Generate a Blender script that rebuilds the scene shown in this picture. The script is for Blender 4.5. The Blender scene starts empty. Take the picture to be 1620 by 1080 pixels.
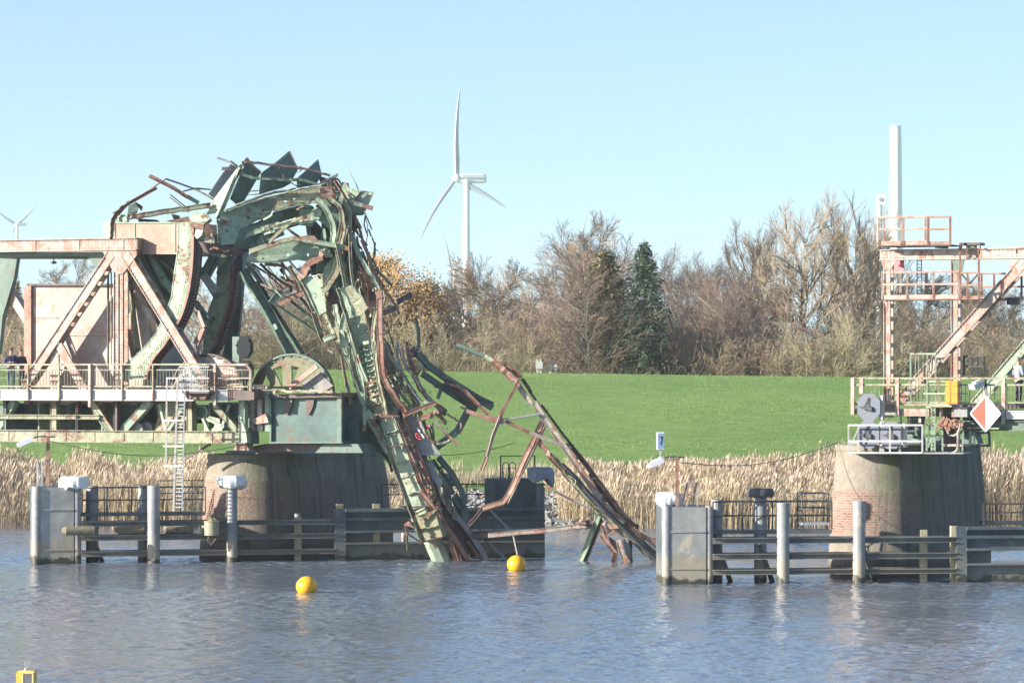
import bpy, math, random
from mathutils import Vector, Matrix, noise
from mathutils.geometry import tessellate_polygon
random.seed(7)
R = math.radians
SC = bpy.context.scene
COL = SC.collection

# ---------------------------------------------------------------- camera, sky, sun, exposure
F = 5700.0            # focal length in pixels of the 1620 px wide photograph
EYE = 7.9             # the photographer stands on the opposite dike
cam_d = bpy.data.cameras.new('camera')
cam = bpy.data.objects.new('camera', cam_d); COL.objects.link(cam)
cam.location = (0, 0, EYE); cam.rotation_euler = (R(90), 0, 0)
cam_d.sensor_width = 36; cam_d.lens = F*36/1620; cam_d.shift_y = 50/1620
cam_d.clip_start = 1; cam_d.clip_end = 30000
SC.camera = cam
SUN = Vector((-0.94, -0.34, 0)).normalized()      # towards the sun, in plan
ELEV = R(18)
w = bpy.data.worlds.new('World'); SC.world = w; w.use_nodes = True
nt = w.node_tree; nt.nodes.clear()
sky = nt.nodes.new('ShaderNodeTexSky'); sky.sky_type = 'NISHITA'; sky.sun_disc = False
sky.sun_elevation = ELEV; sky.sun_rotation = math.atan2(SUN.x, SUN.y)
sky.altitude = 0; sky.air_density = 0.9; sky.dust_density = 0.6; sky.ozone_density = 2.0
bg = nt.nodes.new('ShaderNodeBackground'); bg.inputs[1].default_value = 0.097
out = nt.nodes.new('ShaderNodeOutputWorld')
wtc = nt.nodes.new('ShaderNodeTexCoord'); wad = nt.nodes.new('ShaderNodeVectorMath'); wad.operation = 'ADD'; wad.inputs[1].default_value = (0, 0, 0.065)
wno = nt.nodes.new('ShaderNodeVectorMath'); wno.operation = 'NORMALIZE'      # clear winter air: the pale band sits below the horizon
nt.links.new(wtc.outputs['Generated'], wad.inputs[0]); nt.links.new(wad.outputs[0], wno.inputs[0]); nt.links.new(wno.outputs[0], sky.inputs[0])
wb = nt.nodes.new('ShaderNodeMix'); wb.data_type = 'RGBA'; wb.blend_type = 'MULTIPLY'; wb.inputs[0].default_value = 1; wb.inputs[7].default_value = (0.98, 1.035, 1.075, 1)
nt.links.new(sky.outputs[0], wb.inputs[6]); nt.links.new(wb.outputs[2], bg.inputs[0]); nt.links.new(bg.outputs[0], out.inputs[0])
sd = bpy.data.lights.new('sun', 'SUN'); sd.energy = 5.0; sd.angle = R(0.5); sd.color = (1, 0.93, 0.83)
sun = bpy.data.objects.new('sun', sd); COL.objects.link(sun)
tosun = Vector((SUN.x*math.cos(ELEV), SUN.y*math.cos(ELEV), math.sin(ELEV)))
sun.rotation_euler = tosun.to_track_quat('Z', 'Y').to_euler(); sun.location = (-60, 60, 60)
SC.view_settings.view_transform = 'Standard'; SC.view_settings.look = 'None'
SC.view_settings.exposure = 1.22; SC.view_settings.gamma = 1
SC.cycles.max_bounces = 6; SC.cycles.transparent_max_bounces = 8; SC.cycles.volume_bounces = 1

# ---------------------------------------------------------------- points
def P(px, py, D):
    return Vector(((px-810)/F*D, D, EYE-(py-590)/F*D))
class Plane:
    """vertical plane; at(px, py, off) = the point of the plane, off metres behind it, seen there"""
    def __init__(s, a, b):
        a = Vector(a); b = Vector(b)
        s.u = (b-a).normalized(); s.n = Vector((-s.u.y, s.u.x)); s.c = s.n.dot(a)
        s.U = Vector((s.u.x, s.u.y, 0)); s.N = Vector((s.n.x, s.n.y, 0))
    def at(s, px, py, off=0.0):
        D = (off+s.c)/(s.n.x*(px-810)/F+s.n.y)
        return P(px, py, D)
    def line(s, px, z, off=0.0):
        p = s.at(px, 590, off); p.z = z; return p
BR = Plane((-16.3, 153), (15.3, 140))                       # near truss plane of both spans
def fend(px0, D0, px1, D1): return Plane(((px0-810)/F*D0, D0), ((px1-810)/F*D1, D1))
FL = fend(50, 149, 860, 154.2)                          # left guide fender
FR = fend(1047, 134.8, 1620, 136.4)                     # right guide fender
FRM = {'A': (300, 220, 5.0625), 'B': (300, 400, 4.045), 'C': (540, 480, 5.4), 'D': (540, 660, 4.5), 'E': (740, 640, 4.044),
       'F': (0, 220, 4.045), 'G': (0, 420, 4.045), 'H': (0, 640, 4.045), 'I': (300, 640, 4.045), 'J': (1020, 640, 3.725),
       'K': (1300, 330, 5.0625), 'L': (1300, 530, 5.0625), 'M': (1300, 700, 4.697), 'N': (440, 380, 6), 'Q': (540, 540, 6),
       'R': (180, 360, 6), 'S': (200, 540, 6), 'X': (0, 0, 1)}
def fx(fr, x, y):
    o = FRM[fr]; return o[0]+x/o[2], o[1]+y/o[2]

# ---------------------------------------------------------------- mesh builder
class MB:
    def __init__(s): s.v = []; s.f = []; s.m = []
    def add(s, vs, fs, mi=0):
        b = len(s.v); s.v.extend(vs)
        for f in fs: s.f.append([i+b for i in f]); s.m.append(mi)
    def hexa(s, c, mi=0):                                # c: 4 points of one face then 4 of the opposite
        s.add(c, [(3, 2, 1, 0), (4, 5, 6, 7), (0, 1, 5, 4), (1, 2, 6, 5), (2, 3, 7, 6), (3, 0, 4, 7)], mi)
    def slab(s, a, b, c, d, t, mi=0):                    # quad a b c d pushed along the vector t
        s.hexa([a, b, c, d, a+t, b+t, c+t, d+t], mi)
    def box(s, c, ax, ay, az, mi=0):                     # centre and three half-axis vectors
        s.hexa([c-ax-ay-az, c+ax-ay-az, c+ax-ay+az, c-ax-ay+az, c-ax+ay-az, c+ax+ay-az, c+ax+ay+az, c-ax+ay+az], mi)
    def sweep(s, pts, sec, nrm, mi=0, twist=0.0, caps=True, scale=None):
        n = len(pts); k = len(sec); vs = []
        for i, p in enumerate(pts):
            t = (pts[min(i+1, n-1)]-pts[max(i-1, 0)]).normalized()
            S = t.cross(nrm)
            if S.length < 1e-4: S = t.cross(Vector((0.3, 0.1, 1)))
            S.normalize(); N = S.cross(t)
            if twist:
                a = twist*(i/(n-1)-.5); S, N = S*math.cos(a)+N*math.sin(a), N*math.cos(a)-S*math.sin(a)
            q = scale[i] if scale else 1
            for a, b in sec: vs.append(p+S*a*q+N*b*q)
        fs = []
        for i in range(n-1):
            for j in range(k):
                j2 = (j+1) % k
                fs.append((i*k+j, i*k+j2, (i+1)*k+j2, (i+1)*k+j))
        if caps: fs.append(tuple(range(k))[::-1]); fs.append(tuple((n-1)*k+j for j in range(k)))
        s.add(vs, fs, mi)
    def tube(s, pts, r, n=8, mi=0, caps=True, scale=None):
        s.sweep(pts, [(math.cos(2*math.pi*i/n)*r, math.sin(2*math.pi*i/n)*r) for i in range(n)], Vector((0.13, -1, 0.07)), mi, 0, caps, scale)
    def bar(s, a, b, r, mi=0): s.sweep([a, b], [(-r, -r), (r, -r), (r, r), (-r, r)], Vector((0, -1, 0.02)) if abs((b-a).normalized().y) < .9 else Vector((0, 0, 1)), mi)
    def lathe(s, c, prof, n=20, mi=0, axis=None):
        ax = (axis or Vector((0, 0, 1))).normalized(); e = ax.orthogonal().normalized(); g = ax.cross(e)
        vs = []
        for r, h in prof:
            for j in range(n):
                a = 2*math.pi*j/n; vs.append(c+ax*h+e*r*math.cos(a)+g*r*math.sin(a))
        fs = [(i*n+j, i*n+(j+1) % n, (i+1)*n+(j+1) % n, (i+1)*n+j) for i in range(len(prof)-1) for j in range(n)]
        fs.append(tuple(range(n))[::-1]); fs.append(tuple((len(prof)-1)*n+j for j in range(n)))
        s.add(vs, fs, mi)
    def plate(s, pts, t, holes=(), mi=0, mi_side=None):  # polygon (with holes) given thickness vector t
        loops = [list(pts)]+[list(h) for h in holes]
        flat = [p for l in loops for p in l]; N = len(flat)
        tris = tessellate_polygon(loops)
        fs = [tuple(q) for q in tris]+[tuple(i+N for i in q)[::-1] for q in tris]
        s.add(flat+[p+t for p in flat], fs, mi)
        b = 0; sf = []
        for l in loops:
            k = len(l)
            for j in range(k): sf.append((b+j, b+(j+1) % k, b+(j+1) % k+N, b+j+N))
            b += k
        s.add(flat+[p+t for p in flat], sf, mi if mi_side is None else mi_side)
    def build(s, name, mats, parent=None, smooth=False, loc=None, sharp=None):
        if not isinstance(mats, (list, tuple)): mats = [mats]
        off = loc or (root_loc(parent) if parent else Vector())
        me = bpy.data.meshes.new(name)
        me.from_pydata([v-off for v in s.v], [], s.f)
        for m in mats: me.materials.append(m)
        if len(mats) > 1: me.polygons.foreach_set('material_index', s.m)
        me.update()
        if smooth:
            me.polygons.foreach_set('use_smooth', [True]*len(me.polygons))
            if sharp: me.set_sharp_from_angle(angle=R(sharp))
        o = bpy.data.objects.new(name, me); COL.objects.link(o)
        if parent: o.parent = parent
        elif loc is not None: o.location = loc
        return o
def root_loc(o):
    p = Vector()
    while o: p += o.location; o = o.parent
    return p
def fixn(o):
    import bmesh
    bm = bmesh.new(); bm.from_mesh(o.data); bmesh.ops.recalc_face_normals(bm, faces=bm.faces); bm.to_mesh(o.data); bm.free(); return o
def tag(o, label=None, cat=None, group=None, kind=None):
    if label: o['label'] = label
    if cat: o['category'] = cat
    if group: o['group'] = group
    if kind: o['kind'] = kind
    return o
def thing(name, loc, label, cat, group=None, rz=0):
    o = bpy.data.objects.new(name, None); COL.objects.link(o); o.location = loc; o.rotation_euler = (0, 0, rz)
    return tag(o, label, cat, group)
def copy_thing(root, loc, rz=0, sc=1, label=None):
    c = root.copy(); COL.objects.link(c); c.location = loc; c.rotation_euler = (0, 0, rz)
    c.scale = sc if isinstance(sc, tuple) else (sc, sc, sc)
    if label: c['label'] = label
    for ch in list(root.children):
        d = ch.copy(); COL.objects.link(d); d.parent = c
        for g in list(ch.children):
            e = g.copy(); COL.objects.link(e); e.parent = d
    return c
def ring(c, r, ax, ay, n=10): return [c+ax*r*math.cos(2*math.pi*i/n)+ay*r*math.sin(2*math.pi*i/n) for i in range(n)]
def smooth_path(pts, step=4):
    if len(pts) < 3: return pts
    o = []
    q = [pts[0]*2-pts[1]]+list(pts)+[pts[-1]*2-pts[-2]]
    for i in range(1, len(q)-2):
        p0, p1, p2, p3 = q[i-1:i+3]
        for k in range(step):
            t = k/step
            o.append(0.5*((2*p1)+(p2-p0)*t+(2*p0-5*p1+4*p2-p3)*t*t+(3*p1-p0-3*p2+p3)*t**3))
    o.append(pts[-1]); return o

# ---------------------------------------------------------------- materials
def mat(name, rough=0.6, metal=0.0):
    m = bpy.data.materials.new(name); m.use_nodes = True
    b = m.node_tree.nodes['Principled BSDF']; b.inputs['Roughness'].default_value = rough; b.inputs['Metallic'].default_value = metal
    return m, m.node_tree, b
def nd(t, typ, **kw):
    n = t.nodes.new(typ)
    for k, v in kw.items():
        if k in n.inputs: n.inputs[k].default_value = v
        else: setattr(n, k, v)
    return n
def coords(t, scale=(1, 1, 1), rand=False):
    tc = nd(t, 'ShaderNodeTexCoord'); mp = nd(t, 'ShaderNodeMapping'); mp.inputs['Scale'].default_value = scale
    t.links.new(tc.outputs['Object'], mp.inputs['Vector'])
    if rand:
        oi = nd(t, 'ShaderNodeObjectInfo'); m = nd(t, 'ShaderNodeMath', operation='MULTIPLY'); m.inputs[1].default_value = 37.0
        t.links.new(oi.outputs['Random'], m.inputs[0]); t.links.new(m.outputs[0], mp.inputs['Location'])
    return mp.outputs[0]
def nz(t, vec, scale, detail=6, rough=0.6, lo=0.4, hi=0.6, c0=(0, 0, 0), c1=(1, 1, 1), dist=0):
    n = nd(t, 'ShaderNodeTexNoise', Scale=scale, Detail=detail, Roughness=rough, Distortion=dist)
    t.links.new(vec, n.inputs['Vector'])
    r = nd(t, 'ShaderNodeValToRGB'); r.color_ramp.elements[0].position = lo; r.color_ramp.elements[1].position = hi
    r.color_ramp.elements[0].color = (*c0, 1); r.color_ramp.elements[1].color = (*c1, 1)
    t.links.new(n.outputs[0], r.inputs[0]); return r.outputs[0]
def mix(t, f, a, b, typ='MIX'):
    m = nd(t, 'ShaderNodeMix', data_type='RGBA', blend_type=typ)
    for s, v in ((0, f), (6, a), (7, b)):
        if hasattr(v, 'is_linked'): t.links.new(v, m.inputs[s])
        else: m.inputs[s].default_value = v if s == 0 else (*v, 1)
    return m.outputs[2]
def bump(t, b, h, st=0.3, dist=0.02):
    n = nd(t, 'ShaderNodeBump', Strength=st, Distance=dist); t.links.new(h, n.inputs['Height']); t.links.new(n.outputs[0], b.inputs['Normal'])
def paint(name, c0, c1, rust=0.5, rc=(0.23, 0.095, 0.05), rc2=(0.11, 0.045, 0.03), rough=0.55, sc=1.0, streak=True, spread=0.08):
    """weathered paint: two tones of the coat, rust coming through in patches, runs and specks"""
    m, t, b = mat(name, rough)
    v = coords(t, (1, 1, 1), True)
    base = nz(t, v, 0.9*sc, 5, 0.6, 0.35, 0.65, c0, c1)
    grime = nz(t, v, 4*sc, 6, 0.7, 0.3, 0.75, (0.62, 0.60, 0.56), (1, 1, 1))
    base = mix(t, 1.0, base, grime, 'MULTIPLY')
    rcol = nz(t, v, 6*sc, 5, 0.7, 0.35, 0.65, rc2, rc)
    th = 0.5+(0.5-rust)*0.34
    rm = nz(t, v, 1.6*sc, 9, 0.72, th, th+spread, dist=0.4)
    col = mix(t, rm, base, rcol)
    if streak:
        v2 = coords(t, (3.5, 3.5, 0.45), True)
        sm = nz(t, v2, 1.6*sc, 5, 0.6, th+0.02, th+0.2)
        col = mix(t, sm, col, mix(t, 0.5, base, rcol))
    sp = nz(t, v, 14*sc, 3, 0.6, 0.62+0.2*(0.5-rust), 0.68+0.2*(0.5-rust))
    col = mix(t, sp, col, rcol)
    t.links.new(col, b.inputs['Base Color'])
    bump(t, b, rm, 0.35, 0.012)
    return m
M = {}
M['g'] = paint('worn_green_paint', (0.235, 0.35, 0.255), (0.35, 0.45, 0.33), 0.37)
M['l'] = paint('pale_green_paint', (0.34, 0.46, 0.34), (0.47, 0.565, 0.41), 0.37)
M['y'] = paint('yellowed_green_paint', (0.28, 0.31, 0.20), (0.42, 0.42, 0.28), 0.46)
M['p'] = paint('faded_pink_paint', (0.41, 0.32, 0.265), (0.54, 0.49, 0.43), 0.52, rc=(0.44, 0.22, 0.14), rc2=(0.24, 0.11, 0.08))
M['w'] = paint('chalky_pale_paint', (0.44, 0.38, 0.32), (0.58, 0.53, 0.46), 0.50, rc=(0.42, 0.2, 0.13), rc2=(0.24, 0.11, 0.08))
M['r'] = paint('rusted_steel', (0.33, 0.18, 0.125), (0.46, 0.29, 0.22), 0.5, rc=(0.34, 0.15, 0.085))
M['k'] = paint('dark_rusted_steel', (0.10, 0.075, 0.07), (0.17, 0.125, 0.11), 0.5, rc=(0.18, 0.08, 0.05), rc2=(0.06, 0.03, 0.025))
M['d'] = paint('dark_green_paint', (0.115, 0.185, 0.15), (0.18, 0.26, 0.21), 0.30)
M['s'] = paint('salmon_primer', (0.44, 0.22, 0.155), (0.50, 0.36, 0.28), 0.45, rc=(0.42, 0.19, 0.11), rc2=(0.38, 0.42, 0.33))
M['a'] = paint('grey_painted_steel', (0.30, 0.31, 0.31), (0.40, 0.41, 0.40), 0.22, rc=(0.35, 0.28, 0.2), rc2=(0.25, 0.2, 0.15))
M['b'] = paint('black_pipe_coat', (0.04, 0.045, 0.05), (0.09, 0.095, 0.1), 0.2)
M['white'] = paint('white_steel_paint', (0.58, 0.57, 0.54), (0.72, 0.71, 0.68), 0.3, rc=(0.5, 0.32, 0.22), rc2=(0.36, 0.22, 0.15))
M['galv'] = paint('galvanised_steel', (0.42, 0.45, 0.48), (0.56, 0.58, 0.6), 0.16, rough=0.4)
def plain(name, col, rough=0.6, var=0.15, metal=0, sc=6):
    m, t, b = mat(name, rough, metal); v = coords(t, (1, 1, 1), True)
    c = nz(t, v, sc, 4, 0.6, 0.3, 0.7, tuple(x*(1-var) for x in col), tuple(min(1, x*(1+var)) for x in col))
    t.links.new(c, b.inputs['Base Color']); return m
# ---------------------------------------------------------------- water
def land():
    m, t, b = mat('river_water', 0.06)
    b.inputs['Base Color'].default_value = (0.14, 0.165, 0.20, 1); b.inputs['IOR'].default_value = 1.42
    v = coords(t, (0.6, 1.0, 1))
    n1 = nd(t, 'ShaderNodeTexNoise', Scale=3.2, Detail=4, Roughness=0.6, Distortion=0.4); t.links.new(v, n1.inputs['Vector'])
    bump(t, b, n1.outputs[0], 1.0, 0.035)
    import numpy as np
    rg = np.random.default_rng(5)
    Y = np.concatenate([np.linspace(-80, 80, 30), np.arange(80.3, 186, 0.11)]); k = 430
    q = np.linspace(-0.165, 0.165, k)
    XX = q[None, :]*np.maximum(Y, 80)[:, None]*1.0; XX[:, 0] = -500; XX[:, -1] = 500; YY = np.repeat(Y[:, None], k, 1)
    Z = np.zeros_like(XX)
    big = np.zeros_like(XX)
    for i in range(8):
        a = rg.uniform(-.9, .9); lam = rg.uniform(9, 30); big += np.sin((XX*math.sin(a)*.6+YY*math.cos(a))*6.283/lam+rg.uniform(0, 6))
    gust = np.clip(0.75+0.13*big, .35, 1.3)
    for i in range(46):
        lam = 0.26*(1.5/0.26)**rg.random(); a = rg.normal(-.35, .8); amp = 0.0048*lam**.75*rg.uniform(.5, 1.2)
        Z += amp*np.sin((XX*math.sin(a)+YY*math.cos(a))*6.283/lam+rg.uniform(0, 6.28)+.8*np.sin(XX*.31+YY*.17*i))
    Z *= gust; Z[YY < 82] = 0; Z[:, 0] = 0; Z[:, -1] = 0; Z *= np.clip((186-YY)/6, .15, 1)
    n = len(Y); co = np.stack([XX, YY, Z], 2).reshape(-1, 3)
    idx = np.arange(n*k).reshape(n, k); fq = np.stack([idx[:-1, :-1], idx[:-1, 1:], idx[1:, 1:], idx[1:, :-1]], 2).reshape(-1, 4)
    me = bpy.data.meshes.new('water'); me.vertices.add(len(co)); me.vertices.foreach_set('co', co.ravel().astype('f'))
    me.loops.add(fq.size); me.loops.foreach_set('vertex_index', fq.ravel().astype('i')); me.polygons.add(len(fq))
    me.polygons.foreach_set('loop_start', np.arange(0, fq.size, 4).astype('i')); me.polygons.foreach_set('use_smooth', np.ones(len(fq), bool))
    me.update(calc_edges=True); me.materials.append(m)
    wo = bpy.data.objects.new('water', me); COL.objects.link(wo); tag(wo, kind='structure')

    # dike and fields behind it
    def prof(X, Y):
        cz = 8.05-0.014*(X+8)
        if Y < 183: z = -1.0
        elif Y < 186: z = -1+(Y-183)*0.42
        elif Y < 206: z = 0.26+(Y-186)/20*2.6
        elif Y < 236:
            s = (Y-206)/30; z = 2.86+(cz-2.86)*(s*1.08-0.08*s*s)
        elif Y < 240: z = cz
        elif Y < 262: z = cz-(Y-240)/22*4.4
        else: z = cz-4.4
        if Y < 262: z += 0.12*noise.noise(Vector((X*0.15, Y*0.15, 0)))*(1 if 190 < Y < 230 else .25)
        return z
    ys = [181, 183, 184, 185, 186, 188, 191, 195, 199, 203, 206, 209, 213, 217, 221, 225, 229, 232, 234, 235, 236, 237, 238, 240, 243, 248, 255, 262, 300, 500, 1000, 2000, 3600]
    xs = [-1800, -1200, -600, -200, -100]+[-60+i*2.0 for i in range(61)]+[100, 200, 600, 1200, 1800]
    mb = MB()
    for y in ys:
        for x in xs: mb.v.append(Vector((x, y, prof(max(-200, min(200, x)), y))))
    k = len(xs)
    for i in range(len(ys)-1):
        for j in range(k-1): mb.f.append((i*k+j, i*k+j+1, (i+1)*k+j+1, (i+1)*k+j)); mb.m.append(0)
    m, t, b = mat('meadow', 0.85)
    v = coords(t, (1, 1, 1)); v2 = coords(t, (0.35, 1.6, 1))
    c = nz(t, v, 0.12, 5, 0.6, 0.35, 0.65, (0.175, 0.29, 0.06), (0.235, 0.35, 0.085))
    c2 = nz(t, v2, 1.6, 7, 0.75, 0.32, 0.62, (0.55, 0.62, 0.5), (1, 1, 1))
    c = mix(t, 0.85, c, c2, 'MULTIPLY')
    geo = nd(t, 'ShaderNodeNewGeometry'); sp = nd(t, 'ShaderNodeSeparateXYZ'); t.links.new(geo.outputs['Position'], sp.inputs[0])
    nn = nd(t, 'ShaderNodeTexNoise', Scale=0.35, Detail=4); t.links.new(v, nn.inputs['Vector'])
    ad = nd(t, 'ShaderNodeMath', operation='MULTIPLY_ADD'); t.links.new(nn.outputs[0], ad.inputs[0]); ad.inputs[1].default_value = -9; t.links.new(sp.outputs[1], ad.inputs[2])
    mr = nd(t, 'ShaderNodeMapRange'); mr.inputs[1].default_value = 187; mr.inputs[2].default_value = 191; mr.inputs[3].default_value = 1; mr.inputs[4].default_value = 0; t.links.new(ad.outputs[0], mr.inputs[0])
    mud = nz(t, v, 1.2, 6, 0.7, 0.35, 0.65, (0.16, 0.12, 0.07), (0.28, 0.22, 0.14))
    c = mix(t, mr.outputs[0], c, mud)
    t.links.new(c, b.inputs['Base Color'])
    nb = nz(t, v2, 4.0, 6, 0.8, 0.2, 0.8); bump(t, b, nb, 0.9, 0.12)
    g = mb.build('ground', m, smooth=True); tag(g, kind='structure')

    # short grass blades on the slope that faces the river
    mb = MB(); rnd = random.Random(3)
    for i in range(60000):
        Y = 203+34*rnd.random()**0.9; X = (rnd.random()-.5)*Y*0.31
        h = 0.03+0.06*rnd.random()
        if noise.noise(Vector((X*.5, Y*.9, 3))) > .25: h *= 1.0
        z = prof(X, Y)-0.02; a = rnd.random()*6.28; wd = 0.015+0.02*rnd.random()
        dx, dy = math.cos(a)*wd, math.sin(a)*wd
        mb.add([Vector((X-dx, Y-dy, z)), Vector((X+dx, Y+dy, z)), Vector((X+rnd.uniform(-.1, .1), Y+rnd.uniform(-.1, .1), z+h))], [(0, 1, 2)])
    m, t, b = mat('grass_blades', 0.7); v = coords(t)
    c = nz(t, v, 0.5, 6, 0.8, 0.3, 0.7, (0.185, 0.30, 0.065), (0.225, 0.345, 0.085)); t.links.new(c, b.inputs['Base Color'])
    tag(mb.build('dike_grass', m), 'short bright green grass on the dike slope', 'grass', kind='stuff')

    # reeds
    def reedmat(name, a, bcol):
        m, t, b = mat(name, 0.8); v = coords(t, (1.5, 1.5, 0.25))
        c = nz(t, v, 0.35, 3, 0.6, 0.35, 0.65, a, bcol)
        n = nd(t, 'ShaderNodeTexNoise', Scale=9, Detail=2); t.links.new(v, n.inputs['Vector'])
        c = mix(t, 1.0, c, nz(t, v, 7, 2, 0.5, 0.25, 0.75, (0.74, 0.70, 0.66), (1.1, 1.08, 1.04)), 'MULTIPLY')
        t.links.new(c, b.inputs['Base Color'])
        b.inputs['Subsurface Weight'].default_value = 0
        return m
    rm = reedmat('reed_stalks', (0.40, 0.315, 0.19), (0.62, 0.52, 0.35)); rp = reedmat('reed_plumes', (0.42, 0.33, 0.25), (0.62, 0.52, 0.40))
    def reeds(name, x0, x1, n, label, hf, y0=184.6, y1=196.5, mats=None):
        mb = MB(); rnd = random.Random(name)
        for i in range(n):
            q = rnd.random()
            Y = y0+(y1-y0)*q**0.8
            px = rnd.uniform(x0, x1); X = (px-810)/F*Y
            d = noise.noise(Vector((X*.22, Y*.18, 9)))
            if d < -0.2 and rnd.random() < .8: continue
            H = hf(px)*(0.8+0.45*d+0.45*(rnd.random()-.5)+.25*noise.noise(Vector((X*1.1, Y*.6, 2))))*1
            if H < .35: continue
            z = max(prof(X, Y), -0.05)-.05; a = rnd.uniform(-.9, .9)
            wd = rnd.uniform(.006, .015)
            lx = rnd.gauss(.06, .14)*H*.7; ly = rnd.gauss(0, .1)*H*.5
            ax = Vector((math.cos(a)*wd, math.sin(a)*wd, 0))
            p0 = Vector((X, Y, z)); p1 = p0+Vector((lx*.3, ly*.3, H*.55)); p2 = p0+Vector((lx, ly, H))
            mb.add([p0-ax, p0+ax, p1+ax*.9, p1-ax*.9, p2+ax*.4, p2-ax*.4], [(0, 1, 2, 3), (3, 2, 4, 5)], 0)
            if rnd.random() < .4:      # plume
                pw = rnd.uniform(.012, .03); ph = rnd.uniform(.2, .4)
                b0 = p2-Vector((0, 0, .06)); ax = Vector((math.cos(a)*pw, math.sin(a)*pw, 0)); dr = Vector((rnd.uniform(.02, .16), 0, 0))
                mb.add([b0, b0+ax+dr*.5+Vector((0, 0, ph*.45)), b0+dr+Vector((0, 0, ph)), b0-ax+dr*.5+Vector((0, 0, ph*.4))], [(0, 1, 2, 3)], 1)
            for kk in range(1):
                if rnd.random() < .55:      # leaf blade
                    s = rnd.uniform(.35, .9); q0 = p0.lerp(p1, min(1, s*1.6)) if s < .6 else p1.lerp(p2, (s-.5)*2)
                    dd = Vector((rnd.choice((-1, 1))*rnd.uniform(.12, .38), rnd.uniform(-.1, .1), rnd.uniform(.05, .32)))
                    mb.add([q0-Vector((0, 0, .02)), q0+Vector((0, 0, .02)), q0+dd], [(0, 1, 2)], 0)
        tag(mb.build(name, mats or [rm, rp]), label, 'reeds', kind='stuff')
    drm = reedmat('darker_reed_stalks', (0.17, 0.14, 0.10), (0.36, 0.29, 0.19));  # darker, greyer version of the reed colours
    drm.name = 'dark_reed_stalks'
    reeds('reed_bed', -40, 70, 11000, 'dark grey brown reeds on the far bank at the left edge', lambda x: 2.0-.006*max(0, x), mats=[drm, rp])
    reeds('reed_bed', 58, 640, 54000, 'dense tan reed bed along the far bank left of the wreck', lambda x: 1.45 if x < 110 else 2.1 if x < 330 else 1.8 if x < 560 else .8, mats=[rm, rp])
    reeds('reed_bed', 885, 1325, 42000, 'tall golden reed bed on the far bank between the two piers', lambda x: 1.85 if x > 900 else 1.4)
    reeds('reed_bed', 1300, 1680, 28000, 'greyish reed bed on the far bank right of the brick pier', lambda x: 2.2, mats=[drm, rp])
    # dry tufts above the stones
    mb = MB(); rnd = random.Random(5)
    for i in range(9000):
        Y = rnd.uniform(192, 203); X = (rnd.uniform(590, 1000)-810)/F*Y
        if noise.noise(Vector((X*.35, Y*.3, 1))) < -.05: continue
        H = rnd.uniform(.3, .9); z = prof(X, Y)-.05; a = rnd.random()*3
        ax = Vector((math.cos(a), math.sin(a), 0))*.02
        mb.add([Vector((X, Y, z))-ax, Vector((X, Y, z))+ax, Vector((X+rnd.gauss(.05, .2)*H, Y+rnd.gauss(0, .2)*H, z+H))], [(0, 1, 2)])
    tag(mb.build('dry_grass_tufts', rp), 'dry grass tufts above the stone bank', 'dry grass', kind='stuff')
    # stone bank
    mb = MB(); rnd = random.Random(11)
    ico = [(-1, -1, -1), (1, -1, -1), (1, 1, -1), (-1, 1, -1), (-1, -1, 1), (1, -1, 1), (1, 1, 1), (-1, 1, 1)]
    for i in range(3600):
        Y = 183.9+rnd.random()*10.5; px = rnd.uniform(560, 960) if rnd.random() < .8 else rnd.uniform(560, 960)
        if not 590 < px < 950: Y = 184+rnd.random()*1.2
        X = (px-810)/F*Y; r = rnd.uniform(.12, .32); z = max(prof(X, Y), 0)+.05
        rot = Matrix.Rotation(rnd.random()*6.28, 3, Vector((rnd.random()-.5, rnd.random()-.5, rnd.random()-.5)).normalized())
        mb.add([Vector((X, Y, z))+rot @ Vector((a*r*rnd.uniform(.5, 1), b_*r*rnd.uniform(.5, 1), c_*r*rnd.uniform(.35, .8))) for a, b_, c_ in ico],
               [(0, 3, 2, 1), (4, 5, 6, 7), (0, 1, 5, 4), (1, 2, 6, 5), (2, 3, 7, 6), (3, 0, 4, 7)])
    m, t, b = mat('bank_stone', 0.9); v = coords(t)
    t.links.new(mix(t, nz(t, v, 2.5, 3, .6, .4, .6), (0.10, 0.095, 0.085), (0.34, 0.33, 0.30)), b.inputs['Base Color'])
    tag(mb.build('stone_bank', m), 'bank of loose grey stones at the far waterline', 'stones', kind='stuff')
    return prof
PROF = land()
# ---------------------------------------------------------------- trees
def bark(name, a, b_, sc=3):
    m, t, b = mat(name, 0.9); v = coords(t, (1, 1, .4), True)
    t.links.new(nz(t, v, sc, 6, .7, .35, .65, a, b_), b.inputs['Base Color']); return m
BK = {'grey': bark('grey_bark', (0.17, 0.13, 0.09), (0.34, 0.28, 0.19)), 'moss': bark('mossy_bark', (0.22, 0.20, 0.08), (0.42, 0.36, 0.17)),
      'birch': bark('birch_bark', (0.30, 0.27, 0.22), (0.72, 0.68, 0.60), 5), 'twig': bark('brown_twigs', (0.16, 0.11, 0.075), (0.30, 0.225, 0.155), 1),
      'ptwig': bark('purplish_twigs', (0.17, 0.12, 0.09), (0.31, 0.23, 0.175), 1), 'ytwig': bark('olive_twigs', (0.20, 0.175, 0.10), (0.36, 0.315, 0.20), 1),
      'gtwig': bark('tan_twigs', (0.19, 0.145, 0.095), (0.34, 0.27, 0.185), 1)}
def leafmat(name, a, b_):
    m, t, b = mat(name, 0.75); v = coords(t, (1, 1, 1), True)
    t.links.new(nz(t, v, 1.3, 6, .8, .3, .7, a, b_), b.inputs['Base Color']); return m
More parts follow.
